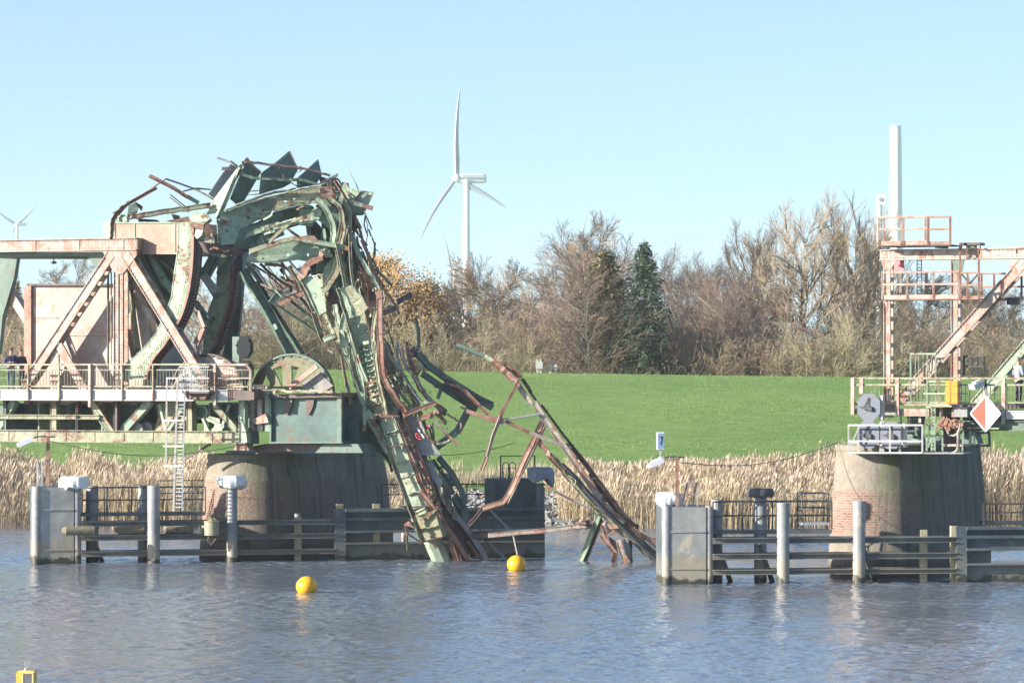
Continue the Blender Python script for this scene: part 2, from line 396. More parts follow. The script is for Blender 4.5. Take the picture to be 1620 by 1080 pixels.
LF = {'gold': leafmat('yellow_orange_leaves', (0.28, 0.16, 0.06), (0.48, 0.31, 0.12)), 'fir': leafmat('dark_fir_needles', (0.03, 0.055, 0.03), (0.09, 0.135, 0.07)),
      'firb': leafmat('brownish_fir_needles', (0.10, 0.11, 0.05), (0.26, 0.22, 0.11)), 'rust': leafmat('withered_brown_leaves', (0.22, 0.12, 0.06), (0.42, 0.26, 0.15))}
def tree_proto(seed, H, kind):
    rnd = random.Random(seed); tr = MB(); cr = MB(); tips = []
    def seg(mb, p, q, r0, r1):
        t = (q-p).normalized(); a = t.orthogonal().normalized(); b = t.cross(a); vs = []
        for c, r in ((p, r0), (q, r1)):
            for k in range(3):
                an = k*2.0944; vs.append(c+(a*math.cos(an)+b*math.sin(an))*r)
        mb.add(vs, [(0, 1, 4, 3), (1, 2, 5, 4), (2, 0, 3, 5)])
    def branch(p, d, L, r, lv, maxlv, up, spread, nch, wob):
        n = 6 if lv == 0 else 4 if lv < 3 else 2
        pts = [p]; q = p; dd = d
        for i in range(n):
            dd = (dd+Vector((rnd.gauss(0, wob), rnd.gauss(0, wob), rnd.gauss(0, wob)+up*(0.05 if lv else .02)))).normalized()
            q = q+dd*L/n; pts.append(q)
        mb = tr if lv <= 1 else cr
        for i in range(n):
            f0 = 1-.78*i/n; f1 = 1-.78*(i+1)/n
            if lv == 0:
                f0 = 1-.7*i/n; f1 = 1-.7*(i+1)/n
            seg(mb, pts[i], pts[i+1], max(r*f0, .011), max(r*f1, .009))
        if lv >= maxlv: tips.append((pts[-1], dd)); return
        k = nch[lv]
        for j in range(k):
            s = (0.25 if lv == 0 and kind != 'shrub' else .15)+0.83*(j+rnd.random())/k
            s = min(s, .99); i = int(s*n); base = pts[i].lerp(pts[i+1], s*n-i)
            td = (pts[i+1]-pts[i]).normalized()
            o = td.orthogonal().normalized(); o.rotate(Matrix.Rotation(rnd.random()*6.28, 3, td))
            sp = spread[lv]*rnd.uniform(.7, 1.25)
            nd_ = (td*math.cos(sp)+o*math.sin(sp)).normalized()
            ll = L*rnd.uniform(.42, .68)*(1.15-0.55*s if lv == 0 else 1-.3*s)
            branch(base, nd_, ll, r*(0.5 if lv else .5-.22*s), lv+1, maxlv, up, spread, nch, wob*1.1)
    Z = Vector((0, 0, 1))
    if kind == 'willow':
        branch(Vector(), Vector((rnd.gauss(0, .05), 0, 1)).normalized(), H*.9, H*.024, 0, 4, 1.6, (.62, .55, .5, .5), (11, 8, 7, 6), .06)
    elif kind == 'birch':
        branch(Vector(), Vector((rnd.gauss(0, .06), 0, 1)).normalized(), H*.97, H*.0095, 0, 3, .7, (.65, .6, .6), (22, 11, 11), .05)
    elif kind == 'round':
        branch(Vector(), Z, H*.75, H*.018, 0, 4, .8, (.9, .7, .6, .6), (12, 8, 8, 7), .09)
    elif kind in ('shrub', 'bush'):
        for i in range(7 if kind == 'shrub' else 9):
            a = rnd.random()*6.28; s = rnd.uniform(.15, .62 if kind == 'shrub' else .9)
            branch(Vector((math.cos(a)*.4, math.sin(a)*.4, 0)), Vector((math.cos(a)*s, math.sin(a)*s, 1)).normalized(), H*rnd.uniform(.6, .95), H*.008+.015, 0, 3, .7, (.6, .7, .7), (10, 8, 8), .1)
    elif kind == 'fir':
        seg(tr, Vector(), Vector((0, 0, H)), H*.014, .02)
        n = int(H*17)
        for i in range(n):
            s = i/n; z = H*(.06+.93*s); Lb = (1-s)**.85*H*.27*rnd.uniform(.7, 1.15)+.2
            a = i*2.4+rnd.gauss(0, .3)
            d = Vector((math.cos(a), math.sin(a), -.12-.25*(1-s)))
            tipv = Vector((0, 0, z))+d*Lb+Vector((0, 0, .12*Lb))
            seg(tr, Vector((0, 0, z)), tipv, .025, .008)
            for k in range(int(16+Lb*26)):
                q = Vector((0, 0, z)).lerp(tipv, rnd.uniform(.15, 1.03)); wdt = .42*(1-.6*((q-Vector((0, 0, z))).length/max(Lb, .1)))
                q = q+Vector((rnd.gauss(0, wdt*.5), rnd.gauss(0, wdt*.5), -abs(rnd.gauss(0, .16))))
                e = Vector((rnd.gauss(0, 1), rnd.gauss(0, 1), rnd.gauss(-.5, .5))).normalized()*rnd.uniform(.16, .36)
                g = Vector((rnd.gauss(0, 1), rnd.gauss(0, 1), rnd.gauss(0, .4))).normalized()*.08
                cr.add([q-g, q+g, q+e], [(0, 1, 2)])
    return tr, cr, tips
def leaves(cr, tips, n, r, seed, size=.07, mi=0):
    rnd = random.Random(seed)
    for i in range(n):
        c, d = rnd.choice(tips)
        q = c+Vector((rnd.gauss(0, r), rnd.gauss(0, r), rnd.gauss(0, r)))
        a = Vector((rnd.gauss(0, 1), rnd.gauss(0, 1), rnd.gauss(0, 1))).normalized()*size*rnd.uniform(.6, 1.4); b = a.orthogonal().normalized()*size*.8
        cr.add([q-a, q+b, q+a, q-b], [(0, 1, 2, 3)], mi)
PR = {}
def make_proto(key, seed, H, kind, bk, tw, leaf=None, nl=0, lr=.3, ls=.07):
    tr, cr, tips = tree_proto(seed, H, kind)
    mats = [BK[tw]] if kind != 'fir' else [LF[leaf]]
    if leaf and kind != 'fir': mats.append(LF[leaf]); leaves(cr, tips, nl, lr, seed, ls, 1)
    zs = max(v.z for v in cr.v)
    PR[key] = (tr, cr, mats, BK[bk], zs)
make_proto('willow1', 1, 17, 'willow', 'grey', 'gtwig')
make_proto('willow2', 2, 17, 'willow', 'grey', 'gtwig')
make_proto('birch1', 3, 14, 'birch', 'birch', 'ptwig')
make_proto('birch2', 4, 13, 'birch', 'birch', 'ptwig')
make_proto('round1', 5, 13, 'round', 'grey', 'gtwig')
make_proto('round2', 6, 12, 'round', 'moss', 'twig')
make_proto('shrub1', 7, 8, 'shrub', 'moss', 'ytwig')
make_proto('shrub2', 8, 7, 'shrub', 'grey', 'ptwig', 'rust', 1500, .3)
make_proto('shrub3', 9, 9, 'shrub', 'moss', 'gtwig')
make_proto('bush1', 10, 4.5, 'bush', 'grey', 'twig', 'rust', 1200, .3)
make_proto('gold', 12, 12, 'round', 'grey', 'twig', 'gold', 15000, .4, .085)
make_proto('fir', 13, 13, 'fir', 'grey', None, 'fir')
make_proto('firb', 14, 13, 'fir', 'grey', None, 'firb')
made = {}
def tree(key, px, ytop, D, name, label, rz=0, wide=1, group='bare trees beyond the dike'):
    tr, cr, mats, bk, zs = PR[key]
    base = P(px, 590, D); base.z = 3.6
    ztop = EYE-(ytop-590)/F*D; s = (ztop-base.z)/zs
    if key not in made:
        t = thing(name, Vector(), label, 'shrub' if name == 'shrub' else 'tree', group)
        tr.build('trunk', bk, t); cr.build('crown', mats, t)
        made[key] = t; t.location = base; t.rotation_euler = (0, 0, rz); t.scale = (s*wide, s*wide, s)
    else:
        c = copy_thing(made[key], base, rz, (s*wide, s*wide, s), label); c['group'] = group
T = tree
WHERE = lambda px: ('left end of the tree line' if px < 180 else 'tree line behind the wrecked leaf' if px < 560 else 'tree line left of the big wind turbine' if px < 725 else 'tree line right of the big wind turbine' if px < 870
                    else 'tree line left of the two firs' if px < 955 else 'tree line right of the two firs' if px < 1140 else 'tree line under the tallest willow' if px < 1390 else 'tree line behind the right hand truss')
trees = [('round1', 105, 408, 300, 1.0), ('fir', 25, 438, 320, .8), ('shrub3', 60, 470, 270, 1.1), ('shrub2', 140, 470, 285, 1.1), ('round2', 2, 450, 290, 1),
    ('round2', 405, 425, 300, 1.2), ('shrub1', 440, 470, 272, 1.3), ('shrub3', 495, 430, 280, 1.3), ('round1', 350, 430, 310, 1), ('shrub1', 545, 460, 268, 1.2), ('shrub2', 555, 430, 290, 1.2), ('round1', 470, 415, 312, 1.1), ('shrub3', 375, 470, 276, 1.2), ('shrub1', 500, 500, 266, 1.1),
    ('gold', 637, 366, 290, 1.15), ('gold', 670, 408, 300, 1.0), ('shrub3', 600, 440, 290, 1),
    ('shrub2', 712, 462, 295, 1.1), ('round2', 752, 440, 310, 1.0), ('shrub3', 700, 470, 275, 1), ('shrub1', 660, 480, 266, .9), ('shrub1', 742, 500, 264, .9), ('round2', 790, 408, 315, 1), ('shrub2', 780, 450, 290, 1.2), ('round1', 830, 400, 318, .9), ('shrub2', 835, 455, 282, 1.1), ('shrub3', 860, 470, 272, 1),
    ('round1', 895, 375, 300, .95), ('birch2', 925, 352, 305, 1.2), ('round1', 950, 342, 310, .9), ('shrub3', 915, 450, 275, .9), ('birch1', 905, 372, 290, 1.1),
    ('firb', 956, 388, 272, 1.5), ('fir', 1019, 376, 268, .95), ('birch1', 940, 395, 268, 1), ('shrub3', 975, 500, 270, .8),
    ('birch1', 1058, 470, 272, .9), ('birch2', 1075, 392, 300, 1.1), ('birch1', 1098, 402, 295, 1.1), ('shrub2', 1085, 470, 280, 1), ('birch2', 1128, 400, 300, 1.1), ('birch1', 1150, 410, 285, 1),
    ('round1', 1163, 362, 305, .9), ('shrub3', 1130, 480, 270, 1), ('birch2', 1185, 440, 282, 1), ('shrub2', 1195, 470, 275, 1.1), ('willow2', 1200, 338, 302, .8),
    ('willow1', 1256, 292, 282, 1.0), ('willow2', 1322, 318, 300, .9), ('shrub1', 1300, 500, 266, 1.15), ('shrub2', 1240, 490, 270, 1.1), ('willow2', 1372, 303, 290, .72), ('willow1', 1405, 345, 300, .8), ('shrub1', 1355, 490, 268, 1.0), ('birch1', 1335, 400, 310, 1),
    ('shrub3', 1400, 450, 275, 1.1), ('round2', 1455, 425, 300, 1.1), ('shrub1', 1450, 490, 268, 1), ('round1', 1510, 440, 305, 1.1), ('shrub2', 1500, 480, 280, 1.1), ('shrub3', 1545, 470, 275, 1.1), ('round2', 1590, 455, 300, 1.1), ('birch2', 1535, 455, 300, 1.2), ('shrub1', 1600, 500, 268, 1), ('round1', 1630, 450, 290, 1)]
LOOK = {'willow1': 'very tall bare willow with upswept branches', 'willow2': 'tall bare tree with a fan of fine twigs', 'birch1': 'slender bare birch with pale trunk', 'birch2': 'slim leafless birch with purplish twigs',
        'round1': 'bare tree with a rounded tan crown', 'round2': 'leafless brown tree with mossy trunk', 'shrub1': 'olive many stemmed willow shrub', 'shrub2': 'purplish bare shrub with a few withered leaves', 'shrub3': 'tan bare shrub with mossy stems',
        'gold': 'tree with yellow orange autumn leaves', 'fir': 'dark green conical fir', 'firb': 'brownish green fir beside the darker fir', 'bush1': 'low brown bush'}
NM = {'willow1': 'willow_tree', 'willow2': 'willow_tree', 'birch1': 'birch_tree', 'birch2': 'birch_tree', 'gold': 'autumn_tree', 'fir': 'fir_tree', 'firb': 'fir_tree'}
order = {}
ORD = ['first', 'second', 'third', 'fourth', 'fifth', 'sixth', 'seventh', 'eighth', 'ninth', 'tenth', 'eleventh', 'twelfth']
for key in set(k for k, *_ in trees):
    xs = sorted(p for k, p, *_ in trees if k == key)
    for i, x in enumerate(xs): order[(key, x)] = ('' if len(xs) == 1 else ', '+(ORD[i] if i < len(xs)-1 else 'last')+' of its kind from the left')
special = {('gold', 637): 'taller yellow orange leafed tree between wreck and wind turbine', ('gold', 670): 'lower gold leafed tree nearest the wind turbine tower',
           ('fir', 1019): 'dark green conical fir, rightmost of the firs', ('fir', 25): 'dark fir rising behind the bridge at the left edge', ('firb', 958): 'brownish green fir with pale twigs before it',
           ('willow1', 1256): 'tallest bare willow, in the middle right of the tree line'}
rr = random.Random(4)
for key, px, yt, D, wd in trees:
    nm = NM.get(key, 'shrub' if key.startswith('shrub') or key.startswith('bush') else 'bare_tree')
    lab = special.get((key, px)) or LOOK[key]+order[(key, px)]
    T(key, px, yt+(6 if key in ('fir', 'firb', 'gold') else -6), D, nm, lab, rr.random()*6.28, wd*1.05, 'trees and shrubs beyond the dike')
# low bushes along the foot of the tree line: one hedge of undergrowth
def undergrowth():
    rnd = random.Random(21); mb = MB()
    for i in range(46000):
        Y = rnd.uniform(264, 325); px = rnd.uniform(-60, 1680); X = (px-810)/F*Y
        H = (3.2+2.8*noise.noise(Vector((X*.12, Y*.1, 4)))+(Y-264)*.07)
        z = 3.0+rnd.random()**.8*(2.5+H)*1.0
        c = Vector((X, Y, z)); L = rnd.uniform(.5, 1.5)
        d = Vector((rnd.gauss(0, .5), rnd.gauss(0, .4), rnd.uniform(.3, 1.2))).normalized()*L
        r = rnd.uniform(.010, .026); a = Vector((r, 0, 0)); b = Vector((0, 0, 0))
        e = c+d; g = c+d*.5+Vector((rnd.gauss(0, .1), 0, rnd.gauss(0, .1)))
        mb.add([c-a, c+a, g+a*.8, g-a*.8, e], [(0, 1, 2, 3), (3, 2, 4)], 0 if rnd.random() < .55 else (1 if rnd.random() < .6 else 2))
        if rnd.random() < .25:
            s = .07; mb.add([e-Vector((s, 0, s*.4)), e+Vector((s*.2, 0, -s)), e+Vector((s, 0, s*.3)), e+Vector((0, 0, s))], [(0, 1, 2, 3)], 3)
    tag(mb.build('undergrowth', [BK['gtwig'], BK['twig'], BK['ytwig'], LF['rust']]), 'tangled leafless undergrowth below the tree line', 'undergrowth', kind='stuff')
undergrowth()

# ---------------------------------------------------------------- wind turbines
def turbines():
    tw = plain('turbine_white', (0.80, 0.81, 0.82), .35, .03, 0, .05); bl = plain('turbine_blade_grey', (0.27, 0.32, 0.38), .45, .03, 0, .05)
    def blade(mb, hub, tip, bend, wmax, wr):
        n = 14; L = (tip-hub).length; d = (tip-hub).normalized(); side = Vector((d.z, 0, -d.x)); vs = []; q = []
        if True:
            for i in range(n+1):
                s = i/n; c = hub+(tip-hub)*s+side*bend*(math.sin(s*math.pi)*1.0)
                wd = wr if s < .06 else wmax*(1-s)**.75*(1 if s > .2 else (.6+2*s))+.12
                th = max(.1, wd*.2)
                for a, b in ((-.35, 0), (0, -th), (.65, 0), (0, th*.6)): vs.append(c+side*a*wd*1.0+Vector((0, b, 0)))
            fs = [(i*4+j, i*4+(j+1) % 4, (i+1)*4+(j+1) % 4, (i+1)*4+j) for i in range(n) for j in range(4)]
            mb.add(vs, fs+[tuple(range(4)), tuple(n*4+j for j in range(4))])
    def turbine(px, py, D, blades, nac, towerw, label, nacdir=(1, 0), pxb=None):
        hub = P(px, py, D); m = D/F
        tx = (pxb or px+17*nac)-810
        base = Vector((tx/F*D+1.5*m*0, D, 3)); t = thing('wind_turbine', base, label, 'wind turbine', 'wind turbines on the horizon')
        mb = MB(); mb.lathe(base, [(towerw[1]*m/2, 0), (towerw[0]*m/2, hub.z-3-2*m*nac)], 24); mb.build('tower', tw, t, smooth=True, sharp=50)
        if nac:
            mb = MB(); a = Vector((1, .25, 0)).normalized(); nn = Vector((-a.y, a.x, 0)); z = Vector((0, 0, 1))
            c = Vector((hub.x, hub.y, hub.z))+a*25*m*nac
            L, Hh, Wd = 21*m*nac, 7.2*m*nac, 6*m*nac
            sec = [(-Hh*.75, -Wd), (-Hh, -Wd*.6), (-Hh, Wd*.6), (-Hh*.75, Wd), (Hh*.75, Wd), (Hh, Wd*.6), (Hh, -Wd*.6), (Hh*.75, -Wd)]
            mb.sweep([c-a*L*1.05, c-a*L*.8, c+a*L*.9, c+a*L*1.08], sec, nn, scale=[.7, 1, 1.02, .86])
            mb.build('nacelle', tw, t)
            mb = MB(); c2 = c-nn*(Wd*1.02)
            mb.box(c2+a*L*.1+z*-.2*m, a*L*.95, nn*.15*m, z*.9*m*nac); mb.build('nacelle_stripe', bl, t)
            mb = MB(); mb.lathe(hub+a*4*m*nac, [(6.5*m*nac, 0), (6.2*m*nac, 5*m*nac), (4*m*nac, 9*m*nac), (1*m*nac, 11*m*nac)], 16, axis=-a); mb.build('hub', tw, t, smooth=True)
        for (bx, by, bend, wm) in blades:
            mb = MB(); blade(mb, hub, P(bx, by, D-2), bend*m, wm*m, wm*m*.55); mb.build('blade', bl, t, smooth=True, sharp=40)
        return t
    turbine(722, 282, 1550, [(728, 135, -4, 11), (664, 380, 4, 11), (803, 330, -2, 12)], 1, (10, 14), 'large white wind turbine with three curved blades, biggest on the skyline', pxb=738)
    turbine(25, 355, 2200, [(57, 323, 2, 5), (-8, 330, -2, 5), (19, 374, 1, 4)], .34, (5, 6.5), 'small wind turbine rising behind the truss at the left edge', pxb=27)
    turbine(712, 426, 3000, [(702, 372, 1.5, 4.5), (716, 470, 0, 4), (738, 452, 1, 3)], .45, (4, 5), 'tiny wind turbine low behind the big turbine tower', pxb=719)
    turbine(913, 396, 3000, [(932, 322, 1, 3), (878, 416, 0, 3), (930, 440, 0, 3)], .3, (3, 4), 'distant wind turbine almost hidden by the bare trees left of the firs', pxb=916)
    # tower without rotor
    D = 1300; m = D/F; base = Vector(((1417-810)*m, D, 3)); t = thing('turbine_tower', base, 'tall bare white tower with flat top rising behind the right truss', 'tower')
    mb = MB(); H = EYE+390*m-3; mb.lathe(base, [(13*m, 0), (9.2*m, H*.97), (8.8*m, H*.97), (8.8*m, H)], 28); mb.build('tower_shaft', tw, t, smooth=True, sharp=40)
    mb = MB(); mb.lathe(base+Vector((0, 0, H)), [(9.4*m, 0), (9.4*m, .9*m)], 24); mb.bar(base+Vector((4*m, 0, H)), base+Vector((4*m, 0, H+2*m)), .25*m); mb.build('top_flange', tw, t)
    D = 900; m = D/F; base = Vector(((1391.5-810)*m, D, 3)); t = thing('bladeless_turbine', base, 'slim pale turbine tower with a boxy nacelle and no visible blades beside the bare white tower', 'mast')  # distant turbine: nacelle on its tower, blades not visible
    mb = MB(); H = EYE+268*m-3; mb.lathe(base, [(6*m, 0), (4*m, H)], 16); mb.build('turbine_pole', tw, t, smooth=True, sharp=40)
    mb = MB(); c = base+Vector((1.5*m, 0, H+6*m)); mb.box(c, Vector((6.5*m, 0, 0)), Vector((0, 6*m, 0)), Vector((0, 0, 8*m))); mb.build('nacelle_box', tw, t)
    mb = MB(); mb.lathe(c+Vector((0, -6*m, 0)), [(3.6*m, 0), (3.2*m, 1*m)], 16, axis=Vector((0, -1, 0))); mb.build('hub_disc', bl, t)
turbines()
# ---------------------------------------------------------------- piers
def pier_mat():
    m, t, b = mat('pier_masonry', 0.9)
    tc = nd(t, 'ShaderNodeTexCoord'); v = coords(t, (1, 1, 1)); vs = coords(t, (1.6, 1.6, 0.10))
    geo = nd(t, 'ShaderNodeNewGeometry'); sp = nd(t, 'ShaderNodeSeparateXYZ'); t.links.new(geo.outputs['Position'], sp.inputs[0])
    uv = nd(t, 'ShaderNodeUVMap'); mp = nd(t, 'ShaderNodeMapping'); mp.inputs['Scale'].default_value = (1, 1, 1); t.links.new(tc.outputs['UV'], mp.inputs[0])
    br = nd(t, 'ShaderNodeTexBrick'); t.links.new(mp.outputs[0], br.inputs[0])
    for k, x in (('Scale', 1.0), ('Mortar Size', 0.013), ('Brick Width', 0.28), ('Row Height', 0.1), ('Bias', 0.0)): br.inputs[k].default_value = x
    br.inputs['Color1'].default_value = (0.24, 0.115, 0.085, 1); br.inputs['Color2'].default_value = (0.36, 0.20, 0.15, 1); br.inputs['Mortar'].default_value = (0.36, 0.31, 0.25, 1)
    brick = mix(t, nz(t, v, .9, 6, .7, .52, .66), br.outputs[0], (0.33, 0.28, 0.22))
    conc = nz(t, v, 1.5, 9, .75, .3, .7, (0.24, 0.20, 0.155), (0.38, 0.335, 0.265))
    speck = nz(t, v, 9, 4, .7, .60, .68, (0, 0, 0), (1, 1, 1)); conc = mix(t, speck, conc, (0.24, 0.2, 0.15))
    def band(lo, hi):
        a = nd(t, 'ShaderNodeMapRange'); a.inputs[1].default_value = lo; a.inputs[2].default_value = hi; t.links.new(sp.outputs[2], a.inputs[0]); return a.outputs[0]
    col = mix(t, band(3.32, 3.36), brick, conc)
    col = mix(t, band(1.75, 1.45), col, conc)
    # algae and water runs
    run = nz(t, vs, 1.1, 5, .7, .46, .62); top = band(0.2, 4.6)
    ma = nd(t, 'ShaderNodeMath', operation='MULTIPLY'); t.links.new(run, ma.inputs[0]); t.links.new(top, ma.inputs[1])
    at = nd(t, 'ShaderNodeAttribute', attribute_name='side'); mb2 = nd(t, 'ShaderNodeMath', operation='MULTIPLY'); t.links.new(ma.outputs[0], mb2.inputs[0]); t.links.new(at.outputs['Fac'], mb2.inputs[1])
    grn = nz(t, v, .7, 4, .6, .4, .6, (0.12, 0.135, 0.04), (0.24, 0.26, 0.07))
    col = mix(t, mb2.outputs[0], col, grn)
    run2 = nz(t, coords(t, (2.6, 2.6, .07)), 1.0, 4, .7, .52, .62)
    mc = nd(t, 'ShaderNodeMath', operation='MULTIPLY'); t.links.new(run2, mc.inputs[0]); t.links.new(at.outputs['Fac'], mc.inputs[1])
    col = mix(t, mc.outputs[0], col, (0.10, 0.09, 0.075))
    side_shade = nz(t, v, 1.2, 6, .7, .3, .7, (0.085, 0.09, 0.08), (0.18, 0.18, 0.15))  # shade of the right flank painted into its colour, besides the algae
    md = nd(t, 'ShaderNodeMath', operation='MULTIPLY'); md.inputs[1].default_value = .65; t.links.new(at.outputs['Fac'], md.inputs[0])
    col = mix(t, md.outputs[0], col, mix(t, 1.0, col, side_shade, 'MULTIPLY') if False else mix(t, .35, side_shade, col))
    t.links.new(mix(t, band(0.75, 0.35), col, (0.10, 0.085, 0.06)), b.inputs['Base Color'])
    bump(t, b, nz(t, v, 5, 8, .8, .3, .7), .8, .06)
    return m
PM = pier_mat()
def pier(px0, px1, top_py, D, L, label, W=3.9):
    # stadium plan: rounded nose towards the camera, long flank facing right
    N = BR.N; U = BR.U
    c0 = P((px0+px1)/2, 590, D); c0.z = 0
    t = thing('bridge_pier', c0, label, 'bridge pier', 'bridge piers')
    zt = P(px0, top_py, D).z
    mb = MB(); prof = [(-1.5, 1.145), (0.0, 1.10), (1.5, 1.045), (3.35, .985), (3.36, .98), (zt-.22, .915), (zt-.21, .935), (zt, .935)]
    plan = []
    K = 28
    for i in range(K+1):
        a = math.pi*i/K; plan.append((-math.cos(a)*W/2, -math.sin(a)*W*.55, 0))
    plan.append((W/2, L*.5, 1)); plan.append((W/2, L, 1))
    for i in range(9): a = math.pi*i/8; plan.append((math.cos(a)*W/2, L+math.sin(a)*W*.5, 1))
    plan.append((-W/2, L*.5, 0))
    k = len(plan)
    for z, q in prof:
        for a, b, s in plan: mb.v.append(c0+U*a*q+N*(b*q if b < 0 else b+(q-1)*W*.5)+Vector((0, 0, z)))
    for i in range(len(prof)-1):
        for j in range(k): mb.f.append((i*k+j, i*k+(j+1) % k, (i+1)*k+(j+1) % k, (i+1)*k+j)); mb.m.append(0)
    mb.f.append(tuple((len(prof)-1)*k+j for j in range(k))); mb.m.append(0)
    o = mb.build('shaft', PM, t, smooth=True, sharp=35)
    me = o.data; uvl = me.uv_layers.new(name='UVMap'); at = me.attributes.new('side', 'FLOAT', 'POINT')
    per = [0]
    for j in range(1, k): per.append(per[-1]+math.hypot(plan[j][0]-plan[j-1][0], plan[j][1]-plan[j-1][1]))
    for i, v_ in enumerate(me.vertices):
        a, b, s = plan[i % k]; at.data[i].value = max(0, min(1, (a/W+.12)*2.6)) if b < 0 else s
    for lp in me.loops:
        i = lp.vertex_index; uvl.data[lp.index].uv = (per[i % k], prof[i//k][0])
    mb = MB(); mb.box(c0+N*(L*.45)+Vector((0, 0, zt+.06)), U*(W*.36), N*(L*.42), Vector((0, 0, .06))); mb.build('bearing_slab', M['a'], t)
    return t
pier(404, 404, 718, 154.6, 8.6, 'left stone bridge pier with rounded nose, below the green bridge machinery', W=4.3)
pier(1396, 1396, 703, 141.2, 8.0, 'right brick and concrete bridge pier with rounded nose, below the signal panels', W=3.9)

# ---------------------------------------------------------------- guide fenders
Z3 = Vector((0, 0, 1))
pilem = paint('pile_steel', (0.25, 0.26, 0.27), (0.35, 0.36, 0.36), .3, rc=(0.5, 0.42, 0.3), rc2=(0.33, 0.27, 0.19), sc=.8)
railm = paint('weathered_fender_beams', (0.13, 0.14, 0.14), (0.21, 0.215, 0.205), .25, rc=(0.25, 0.24, 0.16), rc2=(0.16, 0.16, 0.12), sc=.8)
bluem = paint('dark_blue_grey_sheet', (0.085, 0.11, 0.125), (0.15, 0.18, 0.19), .22, rc=(0.28, 0.24, 0.17), rc2=(0.14, 0.13, 0.11), sc=.7)
def tide(m, amt=.7):
    t = m.node_tree; b = t.nodes['Principled BSDF']; src = b.inputs['Base Color'].links[0].from_socket
    geo = nd(t, 'ShaderNodeNewGeometry'); sp = nd(t, 'ShaderNodeSeparateXYZ'); t.links.new(geo.outputs['Position'], sp.inputs[0])
    n = nd(t, 'ShaderNodeTexNoise', Scale=2.2, Detail=6); t.links.new(geo.outputs['Position'], n.inputs['Vector'])
    ad = nd(t, 'ShaderNodeMath', operation='MULTIPLY_ADD'); t.links.new(n.outputs[0], ad.inputs[0]); ad.inputs[1].default_value = -.9; t.links.new(sp.outputs[2], ad.inputs[2])
    def band(lo, hi):
        a = nd(t, 'ShaderNodeMapRange'); a.inputs[1].default_value = lo; a.inputs[2].default_value = hi; a.inputs[3].default_value = 1; a.inputs[4].default_value = 0; t.links.new(ad.outputs[0], a.inputs[0]); return a.outputs[0]
    f = nd(t, 'ShaderNodeMath', operation='MULTIPLY'); f.inputs[1].default_value = amt; t.links.new(band(.35, .75), f.inputs[0])
    c = mix(t, f.outputs[0], src, (0.36, 0.30, 0.20)); c = mix(t, band(-.30, -.18), c, (0.05, 0.048, 0.03)); t.links.new(c, b.inputs['Base Color'])
tide(pilem); tide(railm, .3); tide(bluem, .25)
tanm = plain('tan_timber', (0.42, 0.37, 0.22), .8, .25)
endm = paint('pale_end_panel', (0.40, 0.41, 0.39), (0.50, 0.50, 0.46), .33, rc=(0.55, 0.47, 0.34), rc2=(0.42, 0.36, 0.26), sc=.5, spread=.03)
tide(endm)
coverm = plain('white_tarpaulin', (0.72, 0.73, 0.72), .5, .06); coverd = plain('blue_grey_tarpaulin', (0.22, 0.25, 0.29), .5, .12)
rubber = plain('black_rubber', (0.075, 0.075, 0.08), .75, .15)
def zof(py, pl, px, off=0): return pl.at(px, py, off).z
def pile(mb, pl, px, py, wpx, off, zb=-1.5, cap=True):
    a = pl.at(px, py, off); r = wpx/2/F*a.y
    mb.lathe(Vector((a.x, a.y, 0)), [(r, zb), (r, a.z-.02), (r*.96, a.z)], 20); return a, r
def hrail(mb, pl, x0, x1, z0, z1, off, th, fl=.0, U=0):
    """horizontal channel: web with two lips towards the viewer"""
    a = pl.line(x0, z0, off); b = pl.line(x1, z0, off); H = z1-z0
    n = pl.N; z = Z3
    mb.slab(a, b, b+z*H, a+z*H, n*th)
    if fl:
        for q in (0, H-.03): mb.slab(a+z*q, b+z*q, b+z*(q+.03), a+z*(q+.03), -n*fl)
def cover(name, px, py, wpx, hpx, pl, off, m, label, group='wrapped round fender heads'):
    """a round fender head under a gathered tarpaulin"""
    c = pl.at(px, py, off); s = c.y/F; r = wpx/2*s; h = hpx*s
    rnd = random.Random(px); mb = MB(); n = 40; rows = [(.80, -.50), (.97, -.52), (1.03, -.25), (1.0, .15), (.96, .38), (.80, .50), (.4, .52), (.02, .5)]
    vs = []
    ph = rnd.random()*6
    for i, (rr_, hh) in enumerate(rows):
        for j in range(n):
            a = 2*math.pi*j/n; sag = (.42*max(0, math.sin(a*1+ph))**3+.14*math.sin(a*3+ph)+.06*math.sin(a*8)) if i < 3 else 0
            q = 1+.05*math.sin(a*7+i)+.045*math.sin(a*15+ph*3)
            vs.append(c+Vector((math.cos(a)*rr_*r*q, math.sin(a)*rr_*r*q, (hh-sag)*h+.02*h*math.sin(a*7+i*2))))
    fs = [(i*n+j, i*n+(j+1) % n, (i+1)*n+(j+1) % n, (i+1)*n+j) for i in range(len(rows)-1) for j in range(n)]
    mb.add(vs, fs+[tuple(range(n))[::-1], tuple((len(rows)-1)*n+j for j in range(n))])
    o = mb.build(name, m, smooth=True, sharp=50, loc=c); tag(o, label, 'fender cover', group); return o
def railing(mb, pts, H, mid=1, r=.018, spacing=1.0, posts=True, foot=0):
    for a, b in zip(pts[:-1], pts[1:]):
        L = (b-a).length; n = max(1, round(L/spacing))
        mb.bar(a+Z3*H, b+Z3*H, r*1.2)
        for k in range(mid): mb.bar(a+Z3*H*(k+1)/(mid+1), b+Z3*H*(k+1)/(mid+1), r)
        for i in range(n+1):
            p = a.lerp(b, i/n); mb.bar(p-Z3*foot, p+Z3*H, r*1.2)
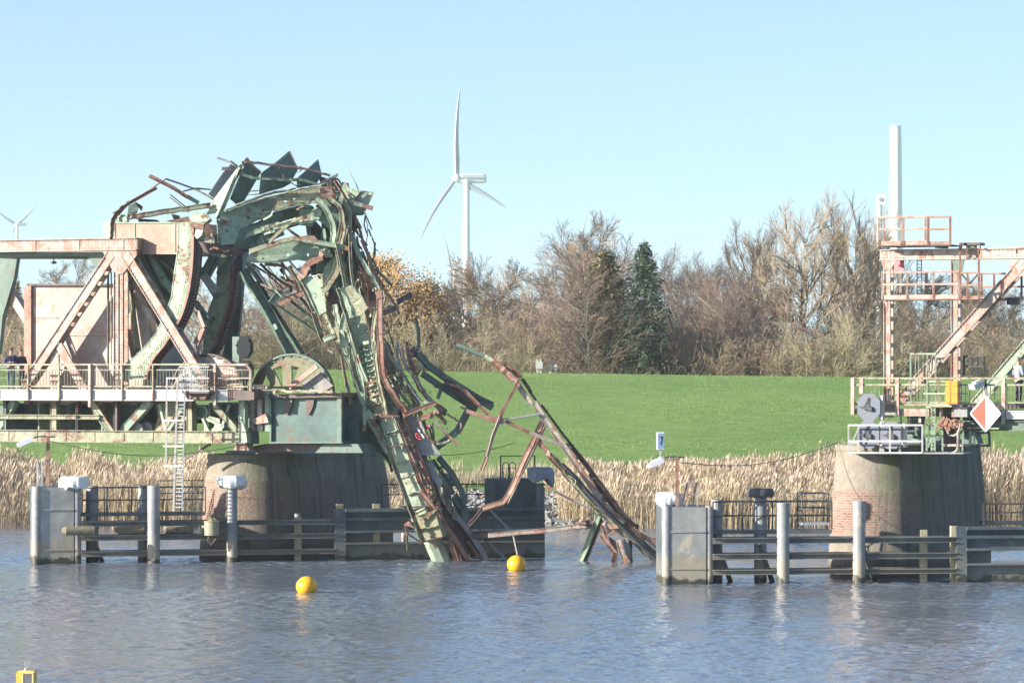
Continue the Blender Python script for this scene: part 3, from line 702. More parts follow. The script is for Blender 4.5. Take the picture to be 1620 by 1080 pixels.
def fender(pl, X, left):
    t = thing('guide_fender', pl.line(X['x0'], 0), X['label'], 'guide fender', 'ship guide fenders round the piers')
    # end panel with round corner piles
    x0, x1, ytop = X['panel']
    zt = zof(ytop, pl, x0)
    for px in (x0+8, x1-6):
        mb = MB(); pile(mb, pl, px, ytop, 16 if px < (x0+x1)/2 else 13, .15); mb.build('corner_pile', pilem, t, smooth=True, sharp=40)
    mb = MB(); a = pl.line(x0+14, -1.2); b = pl.line(x1-11, -1.2)
    mb.slab(a, b, b+Z3*(zt+1.15), a+Z3*(zt+1.15), pl.N*.12)
    mb.build('end_panel', endm, t)
    mb = MB(); 
    for z in (.55, zt-1.0): mb.slab(pl.line(x0+14, z, -.03), pl.line(x1-11, z, -.03), pl.line(x1-11, z+.05, -.03), pl.line(x0+14, z+.05, -.03), pl.N*.028)
    if False: mb.slab(pl.line((x0+x1)/2+4, .3, -.02), pl.line((x0+x1)/2+5, .3, -.02), pl.line((x0+x1)/2+5, 1.6, -.02), pl.line((x0+x1)/2+4, 1.6, -.02), pl.N*.018)
    mb.build('panel_seam', endm, t)
    mb = MB(); a = pl.line(x0+8, 0, .6); b = pl.line(x1-8, 0, .6); mb.slab(a+Z3*-1, b+Z3*-1, b+Z3*(zt-.05), a+Z3*(zt-.05), pl.N*2.6)
    mb.build('dolphin_core', bluem, t)
    for px, py, wd, off in X['piles']:
        mb = MB(); pile(mb, pl, px, py, wd, off); mb.build('pile', pilem, t, smooth=True, sharp=40)
    xr = X['xr']
    for yy0, yy1 in X['rails']:
        z0 = zof(yy1, pl, 300 if left else 1250); z1 = zof(yy0, pl, 300 if left else 1250)
        mb = MB(); hrail(mb, pl, x1, xr, z0, z1, -.02, .10, .14); mb.build('rail_beam', railm, t)
        mb = MB(); hrail(mb, pl, x1, xr, z0-.02, z1-.02, 1.3, .14); mb.build('rear_rail_beam', railm, t)
    for px, py in X['posts']:
        mb = MB(); a = pl.line(px-5, -1, .16); b = pl.line(px+5, -1, .16); zt2 = zof(py, pl, px)
        mb.slab(a, b, b+Z3*(zt2+1), a+Z3*(zt2+1), pl.N*.25); mb.build('timber_post', tanm, t)
    for px in X['braces']:
        mb = MB(); mb.bar(pl.line(px, 1.5, .5), pl.line(px+26, -.3, 1.6), .09); mb.build('diagonal_brace', railm, t)
    # solid guide wall with a slot
    xa, xb = xr, X['xw']; s0, s1 = X['slot']; yt, ya, yb, yc = X['wall']
    z = lambda y: zof(y, pl, (xa+xb)/2)
    mb = MB()
    def sl(p0, p1, y0, y1, off, th): mb.slab(pl.line(p0, z(y1), off), pl.line(p1, z(y1), off), pl.line(p1, z(y0), off), pl.line(p0, z(y0), off), pl.N*th)
    sl(xa, xa+17, yt, yc+60, -.1, .5)
    sl(xa+17, xb, yt, yt+5, -.22, .3); sl(xa+17, xb, yt+5, ya-4, .12, .08); sl(xa+17, xb, ya-4, ya, -.18, .3)
    sl(xa+17, s0, ya, yb, .3, .1); sl(s1, xb, ya, yb, .3, .1)
    sl(xa+17, xb, yb, yb+3, -.12, .3); sl(xa+17, xb, yb+3, yc+60, .14, .08)
    sl(xa+17, xb, yt+14, yt+19, -.1, .2)
    mb.build('guide_wall', bluem, t)
    # catwalk
    mb = MB(); z = zof(X['cat'][2], pl, X['cat'][0])
    a = pl.line(X['cat'][0], z, 1.2); b = pl.line(X['cat'][1], z, 1.2)
    mb.slab(a-Z3*.14, b-Z3*.14, b, a, pl.N*.9); mb.build('catwalk', railm, t)
    mb = MB(); railing(mb, [a, b], X['cat'][3], 1, .02, 1.12); railing(mb, [a+pl.N*.85, b+pl.N*.85], X['cat'][3], 1, .016, 1.12); mb.build('catwalk_railing', M['b'], t)
    return t
tL = fender(FL, dict(x0=50, label='left guide fender of steel piles and beams in front of the left pier', panel=(50, 128, 769),
    piles=[(146, 768, 20, 1.5), (226, 767, 16, 1.5), (243, 768, 20, -.1), (367, 764, 17, -.1), (471, 812, 12, 1.2), (640, 800, 11, 1.5)], rails=[(823, 831), (845, 853), (870, 878)], xr=530,
    posts=[(472, 818), (538, 797), (596, 797)], braces=[140, 222, 365], xw=862, slot=(622, 676), wall=(803, 841, 856, 888), cat=(130, 325, 813, 1.05)), True)
tR = fender(FR, dict(x0=1047, label='right guide fender of steel piles and beams in front of the brick pier', panel=(1047, 1128, 800),
    piles=[(1134, 790, 18, 1.5), (1203, 785, 20, 1.5), (1239, 795, 20, -.1), (1359, 792, 20, -.1), (1460, 850, 10, 1.2)], rails=[(850, 859), (875, 884), (900, 908)], xr=1513,
    posts=[(1462, 838), (1510, 832)], braces=[1134, 1200, 1362], xw=1720, slot=(1568, 1720), wall=(832, 870, 890, 921), cat=(1128, 1316, 841, 1.08)), False)
# things on the fenders
def steps():
    # raised landing of the right catwalk
    pl = FR; mb = MB(); zc = zof(828, pl, 1290)
    a = pl.line(1269, zc, 1.1); b = pl.line(1311, zc, 1.1)
    mb2 = MB(); mb2.slab(a-Z3*.1, b-Z3*.1, b+Z3*0, a+Z3*0, pl.N*.9)
    railing(mb, [a, b], 1.1, 1, .018, 1.1)
    mb3 = MB(); railing(mb3, [a+pl.N*.9, b+pl.N*.9], 1.1, 1, .018, 1.1)
    c = pl.line(1250, zof(841, pl, 1250), 1.1); mb.bar(c+Z3*1.05, a+Z3*1.1, .02); mb.bar(c+Z3*.5, a+Z3*.5, .02)
    t = thing('landing', a, 'small raised steel landing with railing beside the right brick pier', 'landing')
    mb2.build('landing_floor', M['galv'], t); mb.build('railing', M['b'], t); mb3.build('railing', M['b'], t)
    for i, (pl, x, w_) in enumerate(((FR, 1097, 0), (FL, 64, 0))):
        pass
steps()
def hoops(px0, px1, py0, py1, pl, off, label):
    mb = MB(); zb = zof(py1, pl, px0, off)
    for k in range(2):
        x = px0+(px1-px0)*k; 
    pts = []
    t = thing('ladder_hoops', pl.line(px0, zb, off), label, 'ladder')
    for x in (px0, px1):
        mb = MB(); h = zof(py0, pl, x, off)-zb; r = .13
        c = pl.line(x, zb, off); path = [c-pl.U*r, c-pl.U*r+Z3*(h-r)]+[c+Z3*(h-r)+pl.U*(-r*math.cos(a*.5236))+Z3*(r*math.sin(a*.5236)) for a in range(1, 6)]+[c+pl.U*r+Z3*(h-r), c+pl.U*r]
        mb.tube(path, .022, 6); mb.build('hoop', M['b'], t)
hoops(800, 811, 731, 757, FL, 1.6, 'pair of dark ladder hoops on top of the dark mooring block')
def blocks():
    pl = FL
    o = thing('mooring_block', pl.line(785, 0, 1.2), 'tall dark steel mooring block at the right end of the left fender', 'mooring block')
    mb = MB(); zt = zof(757, pl, 820, 1.2); mb.slab(pl.line(783, -1, 1.2), pl.line(848, -1, 1.2), pl.line(848, zt, 1.2), pl.line(783, zt, 1.2), pl.N*1.6); mb.build('block_body', bluem, o)
    mb = MB(); mb.slab(pl.line(770, -1, 1.0), pl.line(783, -1, 1.0), pl.line(783, zt+.02, 1.0), pl.line(770, zt+.02, 1.0), pl.N*.4)
    mb.build('block_pile', bluem, o)
    mb = MB(); pile(mb, pl, 855, 764, 14, .6); mb.build('corner_pile', bluem, o, smooth=True, sharp=40)
    mb = MB(); pile(mb, pl, 707, 764, 14, 1.4); tag(mb.build('mooring_pile', bluem, None, smooth=True, sharp=40, loc=pl.line(707, 0, 1.4)), 'dark steel pile behind the twisted wreck under a grey cover', 'pile')
    mb = MB(); a = pl.line(792, zt, 1.5); b = pl.line(846, zt, 1.5); h = zof(721, pl, 800, 1.5)-zt
    mb.bar(a, a+Z3*h, .03); mb.bar(a+Z3*h, b+Z3*h, .02); mb.bar(b, b+Z3*h, .03)
    mb.bar(a+Z3*h*.45, b+Z3*h*.45, .015); tag(mb.build('handrail_frame', M['b'], loc=a), 'thin dark handrail frame standing on the dark mooring block', 'handrail')
    # riprap fence behind the wreck
    mb = MB(); a = pl.line(604, zof(798, pl, 604, 3), 3); b = pl.line(772, zof(797, pl, 772, 3), 3)
    railing(mb, [a, b], zof(766, pl, 604, 3)-a.z, 1, .022, 1.0)
    tag(mb.build('walkway_railing', M['b'], loc=a), 'dark walkway railing in front of the stone bank, behind the wreck', 'railing')
    mb = MB(); a = pl.line(250, zof(800, pl, 250, 4), 4); b = pl.line(331, a.z, 4); railing(mb, [a, b], zof(760, pl, 250, 4)-a.z, 1, .02, .85)
    tag(mb.build('walkway_railing', M['b'], loc=a), 'dark railing joining the white ladder to the left pier', 'railing')
    mb = MB(); pl = FR; a = pl.line(1556, zof(824, pl, 1556, 4), 4); b = pl.line(1660, a.z, 4); railing(mb, [a, b], zof(797, pl, 1556, 4)-a.z, 1, .03, 2.3); mb.slab(a-Z3*.15, b-Z3*.15, b, a, pl.N*.6)
    tag(mb.build('walkway_railing', M['b'], loc=a), 'dark walkway railing right of the brick pier in front of the reeds', 'railing')
blocks()
cover('tyre_cover', 118, 762, 46, 17, FL, .35, coverm, 'white wrapped fender head on the left corner panel below the street lamp')
cover('tyre_cover', 367, 760, 45, 17, FL, -.1, coverm, 'white wrapped fender head on the pile in front of the left pier')
cover('tyre_cover', 855, 749, 41, 20, FL, .6, coverd, 'blue grey wrapped fender head on the dark mooring block')
cover('tyre_cover', 707, 757, 24, 17, FL, 1.4, coverd, 'small grey wrapped fender head half hidden behind the wreck')
cover('tyre_cover', 1058, 788, 40, 19, FR, 1.6, coverm, 'white wrapped fender head behind the right end panel')
def tyre():
    pl = FR; c = pl.at(1203, 779, 1.5); s = c.y/F; r = 21.5*s; h = 7*s
    t = thing('tyre', c, 'bare black tyre lying on top of a steel pile of the right fender', 'tyre')
    mb = MB(); n = 40; prof = [(.62, -h), (.86, -h), (.97, -h*.72), (1, -h*.3), (.985, -h*.26), (.985, -h*.2), (1, -h*.16), (1, h*.16), (.985, h*.2), (.985, h*.26), (1, h*.3), (.97, h*.72), (.86, h), (.62, h)]
    vs = []
    for q, z in prof:
        for j in range(n): a = 2*math.pi*j/n; vs.append(c+Vector((math.cos(a)*r*q, math.sin(a)*r*q, z)))
    k = len(prof); mb.add(vs, [(i*n+j, i*n+(j+1) % n, ((i+1) % k)*n+(j+1) % n, ((i+1) % k)*n+j) for i in range(k) for j in range(n)])
    mb.build('tyre_casing', rubber, t, smooth=True, sharp=30)
tyre()
def timber_baulks():
    for (fr, xa, xb, y0, y1, lab, m) in (('H', 400, 605, 778, 835, 'weathered brown timber baulk across the left corner panel', plain('old_timber', (0.22, 0.19, 0.12), .9, .3)),
            ('H', 740, 922, 770, 830, 'cut timber baulk with orange mark, between the first two tall piles of the left fender', plain('cut_timber', (0.30, 0.25, 0.17), .9, .3)),
            ('H', 1040, 1240, 768, 825, 'cut timber baulk left of the hanging bucket on the left fender', plain('split_timber', (0.28, 0.24, 0.17), .9, .3))):
        x0, ya = fx(fr, xa, y0); x1, yb = fx(fr, xb, y1)
        off = -.75 if xa == 400 else .25
        a = FL.at(x0, yb, off); b = FL.at(x1, yb, off); h = FL.at(x0, ya, off).z-a.z
        t = thing('timber_baulk', a, lab, 'timber')
        mb = MB(); n = FL.N; r = h/2; ax = (b-a).normalized(); L = (b-a).length
        pts = [a+Z3*r+n*r, a+ax*.15+Z3*r+n*r, b+Z3*r+n*r]
        mb.tube(pts, r, 12, scale=[.35 if xa != 400 else .5, 1, 1]); mb.build('log', m, t)
        if xa == 740:
            mb = MB(); mb.lathe(a+Z3*r+n*r-ax*.03+Vector((0.05, 0, 0)), [(r*.33, 0), (r*.42, .04)], 12, axis=-ax); mb.build('orange_mark', plain('orange_mark_paint', (0.7, 0.25, 0.08)), t)
timber_baulks()
def bucket():
    pl = FL; a = pl.at(335, 847, -.35); s = a.y/F
    t = thing('bucket', a, 'khaki steel bucket hanging from the left fender in front of the pier', 'bucket')
    m = plain('khaki_paint', (0.30, 0.29, 0.19), .6, .12)
    mb = MB(); mb.lathe(a, [(10*s, 0), (11.5*s, .02), (12*s, 22*s), (12.6*s, 22*s), (12.6*s, 23.5*s), (11*s, 23.5*s)], 24); mb.build('shell', m, t, smooth=True, sharp=40)
    mb = MB(); mb.bar(a+Vector((-.2, 0, 22*s)), a+Vector((-.02, 0, 29*s)), .03); mb.bar(a+Vector((.25, 0, 22*s)), a+Vector((.05, 0, 29*s)), .03); mb.bar(a+Vector((0, 0, 24*s)), a+Vector((-.12, 0, 27*s)), .05); mb.build('bracket', tanm, t)
    mb = MB(); mb.tube([a+Vector((-.1, 0, -.02)), a+Vector((-.15, 0, -.2)), a+Vector((0, 0, -.35))], .05, 6); mb.tube([a+Vector((.1, 0, -.02)), a+Vector((.2, 0, -.12)), a+Vector((-.05, 0, -.4))], .04, 6); mb.build('chain', M['k'], t)
bucket()
# white street lamps on the fender ends
lampw = plain('lamp_housing_white', (0.78, 0.79, 0.8), .4, .04)
def lamp(pl, px, py0, py1, hx, hy, off, label):
    b = pl.at(px, py1, off); s = b.y/F; top = pl.at(px, py0, off)
    t = thing('street_lamp', b, label, 'street lamp', 'street lamps on the fenders')
    mb = MB(); w_ = 2.6*s; mb.box((b+top)/2, Vector((w_, 0, 0)), Vector((0, w_, 0)), Z3*((top-b).length/2)); mb.build('pole', M['r'], t)
    h = pl.at(hx, hy, off)
    mb = MB(); mb.tube([top+Vector((11*s, 0, -.02)), top+Vector((-12*s, 0, .0)), top+Vector((-20*s, 0, -.03)), h+Vector((15*s, 0, 6*s))], 1.2*s, 8); mb.build('arm', M['b'], t)
    mb = MB(); d = Vector((-1, -.15, -.42)).normalized(); u = Vector((0, 0, 1)).cross(d).normalized(); v_ = d.cross(u)
    mb.box(h, d*12*s, u*6*s, v_*3.6*s); mb.box(h+d*13*s, d*1.5*s, u*5*s, v_*2.6*s); mb.box(h+v_*4.5*s-d*2*s, d*8*s, u*4.6*s, v_*1.2*s); mb.build('lamp_head', lampw, t)
lamp(FL, 76, 690, 769, 40, 699, .8, 'white headed street lamp on the left fender end panel')
lamp(FR, 1071, 722, 801, 1038, 732, .3, 'white headed street lamp on the right fender end panel')
def misc_fender():
    # rails beside the left lamp
    for x, y0 in ((59.5, 735), (65.5, 735)):
        pass
    a = FL.at(59, 769, .6); t = thing('ladder_rail', a, 'two short steel handrail posts beside the lamp on the left end panel', 'handrail')
    for x in (59.5, 66):
        mb = MB(); p = FL.at(x, 769, .6); q = FL.at(x, 733, .6); mb.bar(p, q, .035); mb.build('post', M['galv'], t)
    mb = MB(); mb.bar(FL.at(59, 733.5, .6), FL.at(79, 733, .6), .03); mb.build('cross_bar', M['galv'], t)
    mb = MB(); mb.tube([FL.at(84, 769, .6), FL.at(90, 757, .6), FL.at(94, 750, .6), FL.at(96, 769, .6)], .03, 6); tag(mb.build('lifting_hoop', M['b'], loc=FL.at(84, 769, .6)), 'small dark lifting hoop on the left end panel beside the white wrapped head', 'hoop')
    # ladder frame on the right end panel
    a = FR.at(1078, 800, .9); t = thing('access_ladder', a, 'small leaning steel ladder frame on top of the right end panel', 'ladder')
    for p0, p1 in (((1079, 800), (1087, 763)), ((1086, 800), (1088, 764)), ((1096, 800), (1101, 764)), ((1103, 800), (1104, 764)), ((1086, 764), (1104, 764)), ((1088, 782), (1103, 782))):
        mb = MB(); mb.bar(FR.at(*p0, .9), FR.at(*p1, .9), .03); mb.build('rail', M['b'] if p0[0] in (1079, 1096) else M['w'], t)
    # number sign
    c = FR.at(1044.5, 697, 1.5); s = c.y/F; t = thing('number_sign', FR.at(1042, 735, 1.5), 'small white framed blue sign with the number 7 above the right street lamp', 'sign')
    mb = MB(); mb.box(c, Vector((6.2*s, 0, 0)), Vector((0, .10, 0)), Z3*13.5*s); mb.build('sign_box', lampw, t)
    mb = MB(); mb.box(c+Vector((1*s, -.112, 0)), Vector((5*s, 0, 0)), Vector((0, .008, 0)), Z3*12.3*s); mb.build('sign_face', plain('sign_blue_grey', (0.17, 0.27, 0.40), .5, .04), t)
    mb = MB(); y = -.13; k = plain('sign_black', (0.03, 0.04, 0.07), .5)
    def seg(x0, z0, x1, z1, wd):
        a_ = c+Vector((x0*s, y, z0*s)); b_ = c+Vector((x1*s, y, z1*s)); d = (b_-a_).normalized(); nn = Vector((-d.z, 0, d.x))*wd*s
        mb.slab(a_-nn, b_-nn, b_+nn, a_+nn, Vector((0, .008, 0)))
    seg(-1.4, 6, 3.6, 6, .9); seg(3.2, 6.6, .6, -6.5, .9); mb.build('number', k, t)
    mb = MB(); mb.bar(c-Z3*13.5*s, c-Z3*40*s, .03); mb.build('sign_post', M['galv'], t)
    # cables
    def cable(p, q, sag, label):
        pts = [p.lerp(q, i/14)-Z3*sag*math.sin(math.pi*i/14) for i in range(15)]
        mb = MB(); mb.tube(pts, .014, 4); tag(mb.build('cable', M['b'], loc=p), label, 'cable')
    cable(FR.at(1073, 731, .4), BR.at(1328, 699, -.4), .45, 'thin black cable sagging from the right lamp to the brick pier')
    cable(FL.at(77, 697, .8), BR.at(372, 706, -.3), .5, 'thin black cable from the left lamp to the left pier')
    cable(FL.at(690, 720, 1.4), FL.at(815, 700, 1.2), .15, 'thin cable hanging between the wreck and the rusty frame')
misc_fender()

# ---------------------------------------------------------------- buoys and light
def buoys():
    ym = plain('buoy_yellow', (0.85, 0.42, 0.015), .35, .05); 
    def buoy(px, pyw, wpx, hpx, tilt, label, line=None):
        D = F*EYE/(pyw-590); s = D/F; c = P(px, pyw, D); r = wpx/2*s
        t = thing('buoy', c, label, 'buoy', 'yellow ball buoys')
        mb = MB(); n = 24; prof = [(math.cos(a)*r, math.sin(a)*hpx*s*.5) for a in [(-90+180*i/16)*math.pi/180 for i in range(17)]]
        prof = [(max(x, .004), y) for x, y in prof]
        ax = Vector((tilt, 0, 1)).normalized(); mb.lathe(c+Z3*(hpx*.34)*s, prof, n, axis=ax); mb.build('float', ym, t, smooth=True)
        mb = MB(); top = c+Z3*hpx*.34*s+ax*hpx*.5*s; mb.lathe(top-ax*.02, [(1.6*s, 0), (1.2*s, 1.6*s)], 10, axis=ax); mb.build('eye_fitting', M['k'], t)
        return c, top
    buoy(485, 937, 34, 31, -.25, 'yellow ball buoy floating alone on open water left of centre')
    c, top = buoy(817, 902, 30, 29, .1, 'yellow ball buoy with a mooring line, in front of the wreck')
    q = Vector((c.x-.15, 150.0, 1.9)); mb = MB(); mb.bar(top, P(812, 848, 149.6), .022); tag(mb.build('mooring_line', plain('pale_rope', (0.5, 0.46, 0.36)), loc=top), 'pale mooring line rising from the yellow buoy to the rusty beam', 'rope')
    # yellow light float in the near corner
    D = 88; s = D/F; c = P(42, 590, D); c.z = 0
    t = thing('light_float', c, 'yellow navigation light float with grey solar panel in the bottom left corner', 'light buoy')
    zt = P(42, 1059, D).z; W = 15*s
    yl = plain('float_yellow', (0.80, 0.50, 0.09), .45, .08)
    mb = MB(); mb.lathe(c+Z3*-.3, [(W*1.5, 0), (W*1.7, .15), (W*1.7, .32), (W*1.3, .4)], 24); mb.build('float_ring', yl, t, smooth=True, sharp=40)
    mb = MB()
    ax, ay = Vector((W*.98, -W*.0, 0)), Vector((0, W*.8, 0))
    mb.sweep([c+Z3*.05, c+Z3*(zt-.05), c+Z3*(zt-.015)], [(-1, -.8), (1, -.8), (1, .8), (-1, .8)], Vector((0, -1, 0)), scale=[W, W, W*.8])
    mb.build('housing', yl, t)
    mb = MB(); p = c+Vector((3.5*s, -W*.8-.012, zt-.32*1.0))
    mb.box(p, Vector((7*s, 0, 0)), Vector((0, .008, 0)), Z3*.25); mb.build('solar_panel', plain('solar_grey', (0.16, 0.16, 0.17), .35), t)
    mb = MB(); y_ = -W*.8-.02
    for x0 in (-4.6, 11.6): mb.box(c+Vector((x0*s, y_, zt-.32)), Vector((1.1*s, 0, 0)), Vector((0, .01, 0)), Z3*.26)
    mb.box(c+Vector((3.5*s, y_, zt-.055)), Vector((9*s, 0, 0)), Vector((0, .01, 0)), Z3*.016); mb.build('panel_frame', plain('frame_yellow', (0.85, 0.66, 0.3), .45), t)
    mb = MB(); mb.lathe(c+Vector((-1.5*s, 0, zt-.02)), [(2.2*s, 0), (2.2*s, 2*s), (1.5*s, 3*s), (1.3*s, 4*s), (.4*s, 5*s)], 14); mb.build('lantern', plain('lantern_white', (0.85, 0.84, 0.8), .25), t, smooth=True)
    mb = MB()
    for i in range(9):
        a = i*.7; mb.bar(c+Vector((-1*s+math.cos(a)*1.6*s, math.sin(a)*1.6*s, zt+2*s)), c+Vector((1*s+math.cos(a)*5.5*s, math.sin(a)*5*s, zt+14*s)), .0025)
    mb.build('bird_spikes', M['galv'], t)
buoys()
# shelter on the dike
def shelter():
    a = P(853, 590, 236); a.z = PROF(a.x, 236)-.05; s = 236/F
    wm = plain('shelter_white', (0.45, 0.45, 0.42), .6, .05); dk = plain('shelter_dark_timber', (0.12, 0.09, 0.07), .8)
    t = thing('information_board', a, 'small white board on legs on the dike crest left of the picnic table', 'board')
    mb = MB(); zt = P(853, 572, 236).z; mb.box(Vector((a.x, 236, (zt+P(0, 583, 236).z)/2)), Vector((5.5*s, 0, 0)), Vector((0, .1, 0)), Z3*(5.8*s)); mb.build('board_panel', wm, t)
    for x in (-3, 2):
        mb = MB(); mb.box(Vector((a.x+x*s, 236.1, a.z+.45)), Vector((.06, 0, 0)), Vector((0, .06, 0)), Z3*.5); mb.build('leg', wm, t)
    b = P(874, 590, 236.5); b.z = PROF(b.x, 236.5)-.05
    t = thing('picnic_table', b, 'dark topped picnic table with pale legs on the dike crest', 'picnic table')
    zt = P(0, 572, 236).z
    mb = MB(); mb.box(Vector((b.x, 236.5, zt)), Vector((12*s, 0, 0)), Vector((0, .5, 0)), Z3*.08); mb.build('table_top', dk, t)
    mb = MB(); mb.box(Vector((b.x, 235.8, zt-.42)), Vector((13*s, 0, 0)), Vector((0, .14, 0)), Z3*.05); mb.build('bench', dk, t)
    for x in (-4, 5):
        mb = MB(); mb.box(Vector((b.x+x*s, 236.2, (zt+b.z)/2)), Vector((.09, 0, 0)), Vector((0, .1, 0)), Z3*((zt-b.z)/2)); mb.build('leg', wm, t)
shelter()
# ---------------------------------------------------------------- the two spans that still stand
NN, UU = BR.N, BR.U
def B(fr, x, y, off=0): px, py = fx(fr, x, y); return BR.at(px, py, off)
def pxm(w, p): return w/F*p.y
def chanbar(mb, a, b, w, t, lip=.0, mi=0, nrm=None, th=.03):
    """straight box or channel member of face width w between a and b, depth t away from the viewer"""
    n = nrm or -NN
    if lip: sec = [(-w/2, 0), (-w/2, lip), (-w/2+th, lip), (-w/2+th, th), (w/2-th, th), (w/2-th, lip), (w/2, lip), (w/2, -t), (-w/2, -t)]
    else: sec = [(-w/2, 0), (w/2, 0), (w/2, -t), (-w/2, -t)]
    mb.sweep([a, b], sec, n, mi)
def built_up(fr, a, b, wpx, off, t, m, parent, name='diagonal', batt=.55, mb_in=None):
    """truss member of two faces joined by batten plates, as the old riveted bridges have them"""
    A = B(fr, *a, off); C = B(fr, *b, off); w_ = pxm(wpx/FRM[fr][2], A); d = (C-A).normalized(); s = d.cross(NN).normalized()
    mb = MB()
    chanbar(mb, A, C, w_, .02); chanbar(mb, A+NN*t, C+NN*t, w_, .02)
    for q in (-1, 1):
        for k in (0, 1): mb.sweep([A+s*q*w_*.5+NN*(t*k), C+s*q*w_*.5+NN*(t*k)], [(-.02, -.055), (.02, -.055), (.02, .055), (-.02, .055)], NN)
    L = (C-A).length; n = int(L/batt)
    for i in range(n+1):
        p = A.lerp(C, (i+.2)/(n+.4))
        for q in (-1, 1): mb.box(p+s*q*w_*.5+NN*t*.5, d*.11, s*.012, NN*t*.5)
    rivets(mb, A, C, s, w_)
    return mb.build(name, m, parent)
def rivets(mb, A, C, s, w_, step=.16, off=.025):
    L = (C-A).length; n = int(L/step); d = (C-A).normalized(); r = .014
    for i in range(n):
        p = A.lerp(C, (i+.5)/n)-NN*off
        for q in (-.36, .36): mb.box(p+s*q*w_, d*r, s*r, NN*r)
def rail_bal(t, fr, x0, x1, ytop, ymid, ybot, off, m, bal=14.0, zdrop=0):
    """deck railing with slim balusters; the rails are one part, the balusters another"""
    mb = MB(); a = BR.line(fx(fr, x0, 0)[0], B(fr, (x0+x1)/2, ytop).z, off); b = BR.line(fx(fr, x1, 0)[0], a.z, off)
    zm = B(fr, (x0+x1)/2, ymid).z; zb = B(fr, (x0+x1)/2, ybot).z
    for z, r in ((a.z, .035), (zm, .022), (zb, .03)):
        p = a.copy(); q = b.copy(); p.z = q.z = z; mb.bar(p, q, r)
    n = int((b-a).length/(bal/38)); 
    for i in range(n+1):
        p = a.lerp(b, i/n); mb.bar(Vector((p.x, p.y, zb)), Vector((p.x, p.y, zm)), .012)
    mb.build('railing', m, t); return a, b, zb
def left_span():
    base = BR.line(60, 0, 0)
    t = thing('truss_span', base, 'pinkish riveted steel truss span with walkway railing, left of the wrecked green leaf', 'bridge span')
    # top chord
    def chord(x0, x1, y0, y1, off, t_, m, name, fr='X'):
        a = BR.at(x1 if False else x0, (y0+y1)/2, off); z0 = B(fr, (x0+x1)/2, y1, off).z; z1 = B(fr, (x0+x1)/2, y0, off).z
        p = BR.line(x0, z0, off); q = BR.line(x1, z0, off); mb = MB()
        mb.slab(p, q, q+Z3*(z1-z0), p+Z3*(z1-z0), NN*t_)
        for zz in (0, z1-z0): mb.slab(p+Z3*(zz-.02)-NN*.08, q+Z3*(zz-.02)-NN*.08, q+Z3*(zz+.02)-NN*.08, p+Z3*(zz+.02)-NN*.08, NN*(t_+.16))
        n = int((q-p).length/.16)
        for i in range(n):
            c = p.lerp(q, (i+.5)/n)-NN*.012
            for zz in (.09, z1-z0-.09): mb.box(c+Z3*zz, UU*.014, NN*.014, Z3*.014)
        n = int((q-p).length/1.9)
        for i in range(n):
            c = p.lerp(q, (i+.7)/n)-NN*.015; mb.box(c+Z3*(z1-z0)/2, UU*.03, NN*.014, Z3*((z1-z0)/2-.03))
        return mb.build(name, m, t)
    chord(-60, 216, 379, 397, 0, .5, M['p'], 'top_chord')
    chord(-60, 330, 372, 389, 5.5, .5, M['p'], 'rear_top_chord') if False else None
    mb = MB(); a = BR.line(216, B('X', 216, 404).z, 0); q = BR.line(226, a.z, .25)  # end plate of the chord
    zt = B('X', 216, 379).z; mb.slab(BR.line(216.5, a.z, .0), BR.line(216.5, a.z, .5), BR.line(216.5, zt, .5), BR.line(216.5, zt, 0), UU*.04); mb.build('chord_end_plate', M['k'], t)
    # posts, diagonals
    mb = MB(); A = B('X', 187.5, 397, .02); C = B('X', 187.5, 634, .02); C.x, C.y = A.x, A.y
    chanbar(mb, A, C, pxm(17, A), .03); chanbar(mb, A+NN*.45, C+NN*.45, pxm(17, A), .03)
    for dx in (-8, 0, 8):
        mb.sweep([A+UU*pxm(dx, A)-NN*.0, C+UU*pxm(dx, A)], [(-.015, -.05), (.015, -.05), (.015, .06), (-.015, .06)], NN)
    rivets(mb, A, C, UU, pxm(14, A)); mb.build('post', M['p'], t)
    mb = MB(); pts = [(162, 397), (216, 397), (216, 404), (196, 431), (187, 434), (178, 428), (170, 412)]
    mb.plate([B('X', x, y, -.03) for x, y in pts], NN*.04); mb.build('gusset_plate', M['p'], t)
    built_up('X', (176, 402), (44, 602), 14, .0, .45, M['w'], t)
    built_up('X', (198, 402), (322, 604), 15, .0, .45, M['p'], t, batt=.62)
    # secondary hangers under the left diagonal
    mb = MB()
    def mem(a, b, wpx, off, m, name, dep=.12, fr='X', lip=.0):
        mb = MB(); A = B(fr, *a, off); C = B(fr, *b, off); chanbar(mb, A, C, pxm(wpx/FRM[fr][2], A), dep, lip, th=.02); return mb.build(name, m, t)
    mem((86, 546), (86, 617), 15, .1, M['w'], 'hanger'); mem((92, 545), (133, 617), 13, .02, M['w'], 'strut'); mem((82, 560), (28, 617), 12, .12, M['y'], 'strut')
    mem((103, 526), (118, 566), 9, .3, M['p'], 'strut')
    # portal knee braces and far truss
    for x, s in ((27, -1),):
        mb = MB(); mb.plate([B('X', *p, 5.3) for p in ((-2, 402), (28, 402), (22, 440), (4, 500), (-2, 560), (-12, 560), (-12, 402))], NN*.3); mb.build('portal_knee', M['d'], t)
    mb = MB(); mb.plate([B('X', *p, .55) for p in ((136, 403), (162, 403), (162, 440), (154, 428))], NN*.05); mb.build('portal_knee', M['d'], t)
    mb = MB(); mb.slab(B('X', -60, 405, .5), B('X', 165, 405, .5), B('X', 165, 399, .5), B('X', -60, 399, .5), NN*4.6); mb.build('top_bracing', M['d'], t)
    mem((100, 397), (330, 397), 15, 5.5, M['d'], 'rear_top_chord', .4)
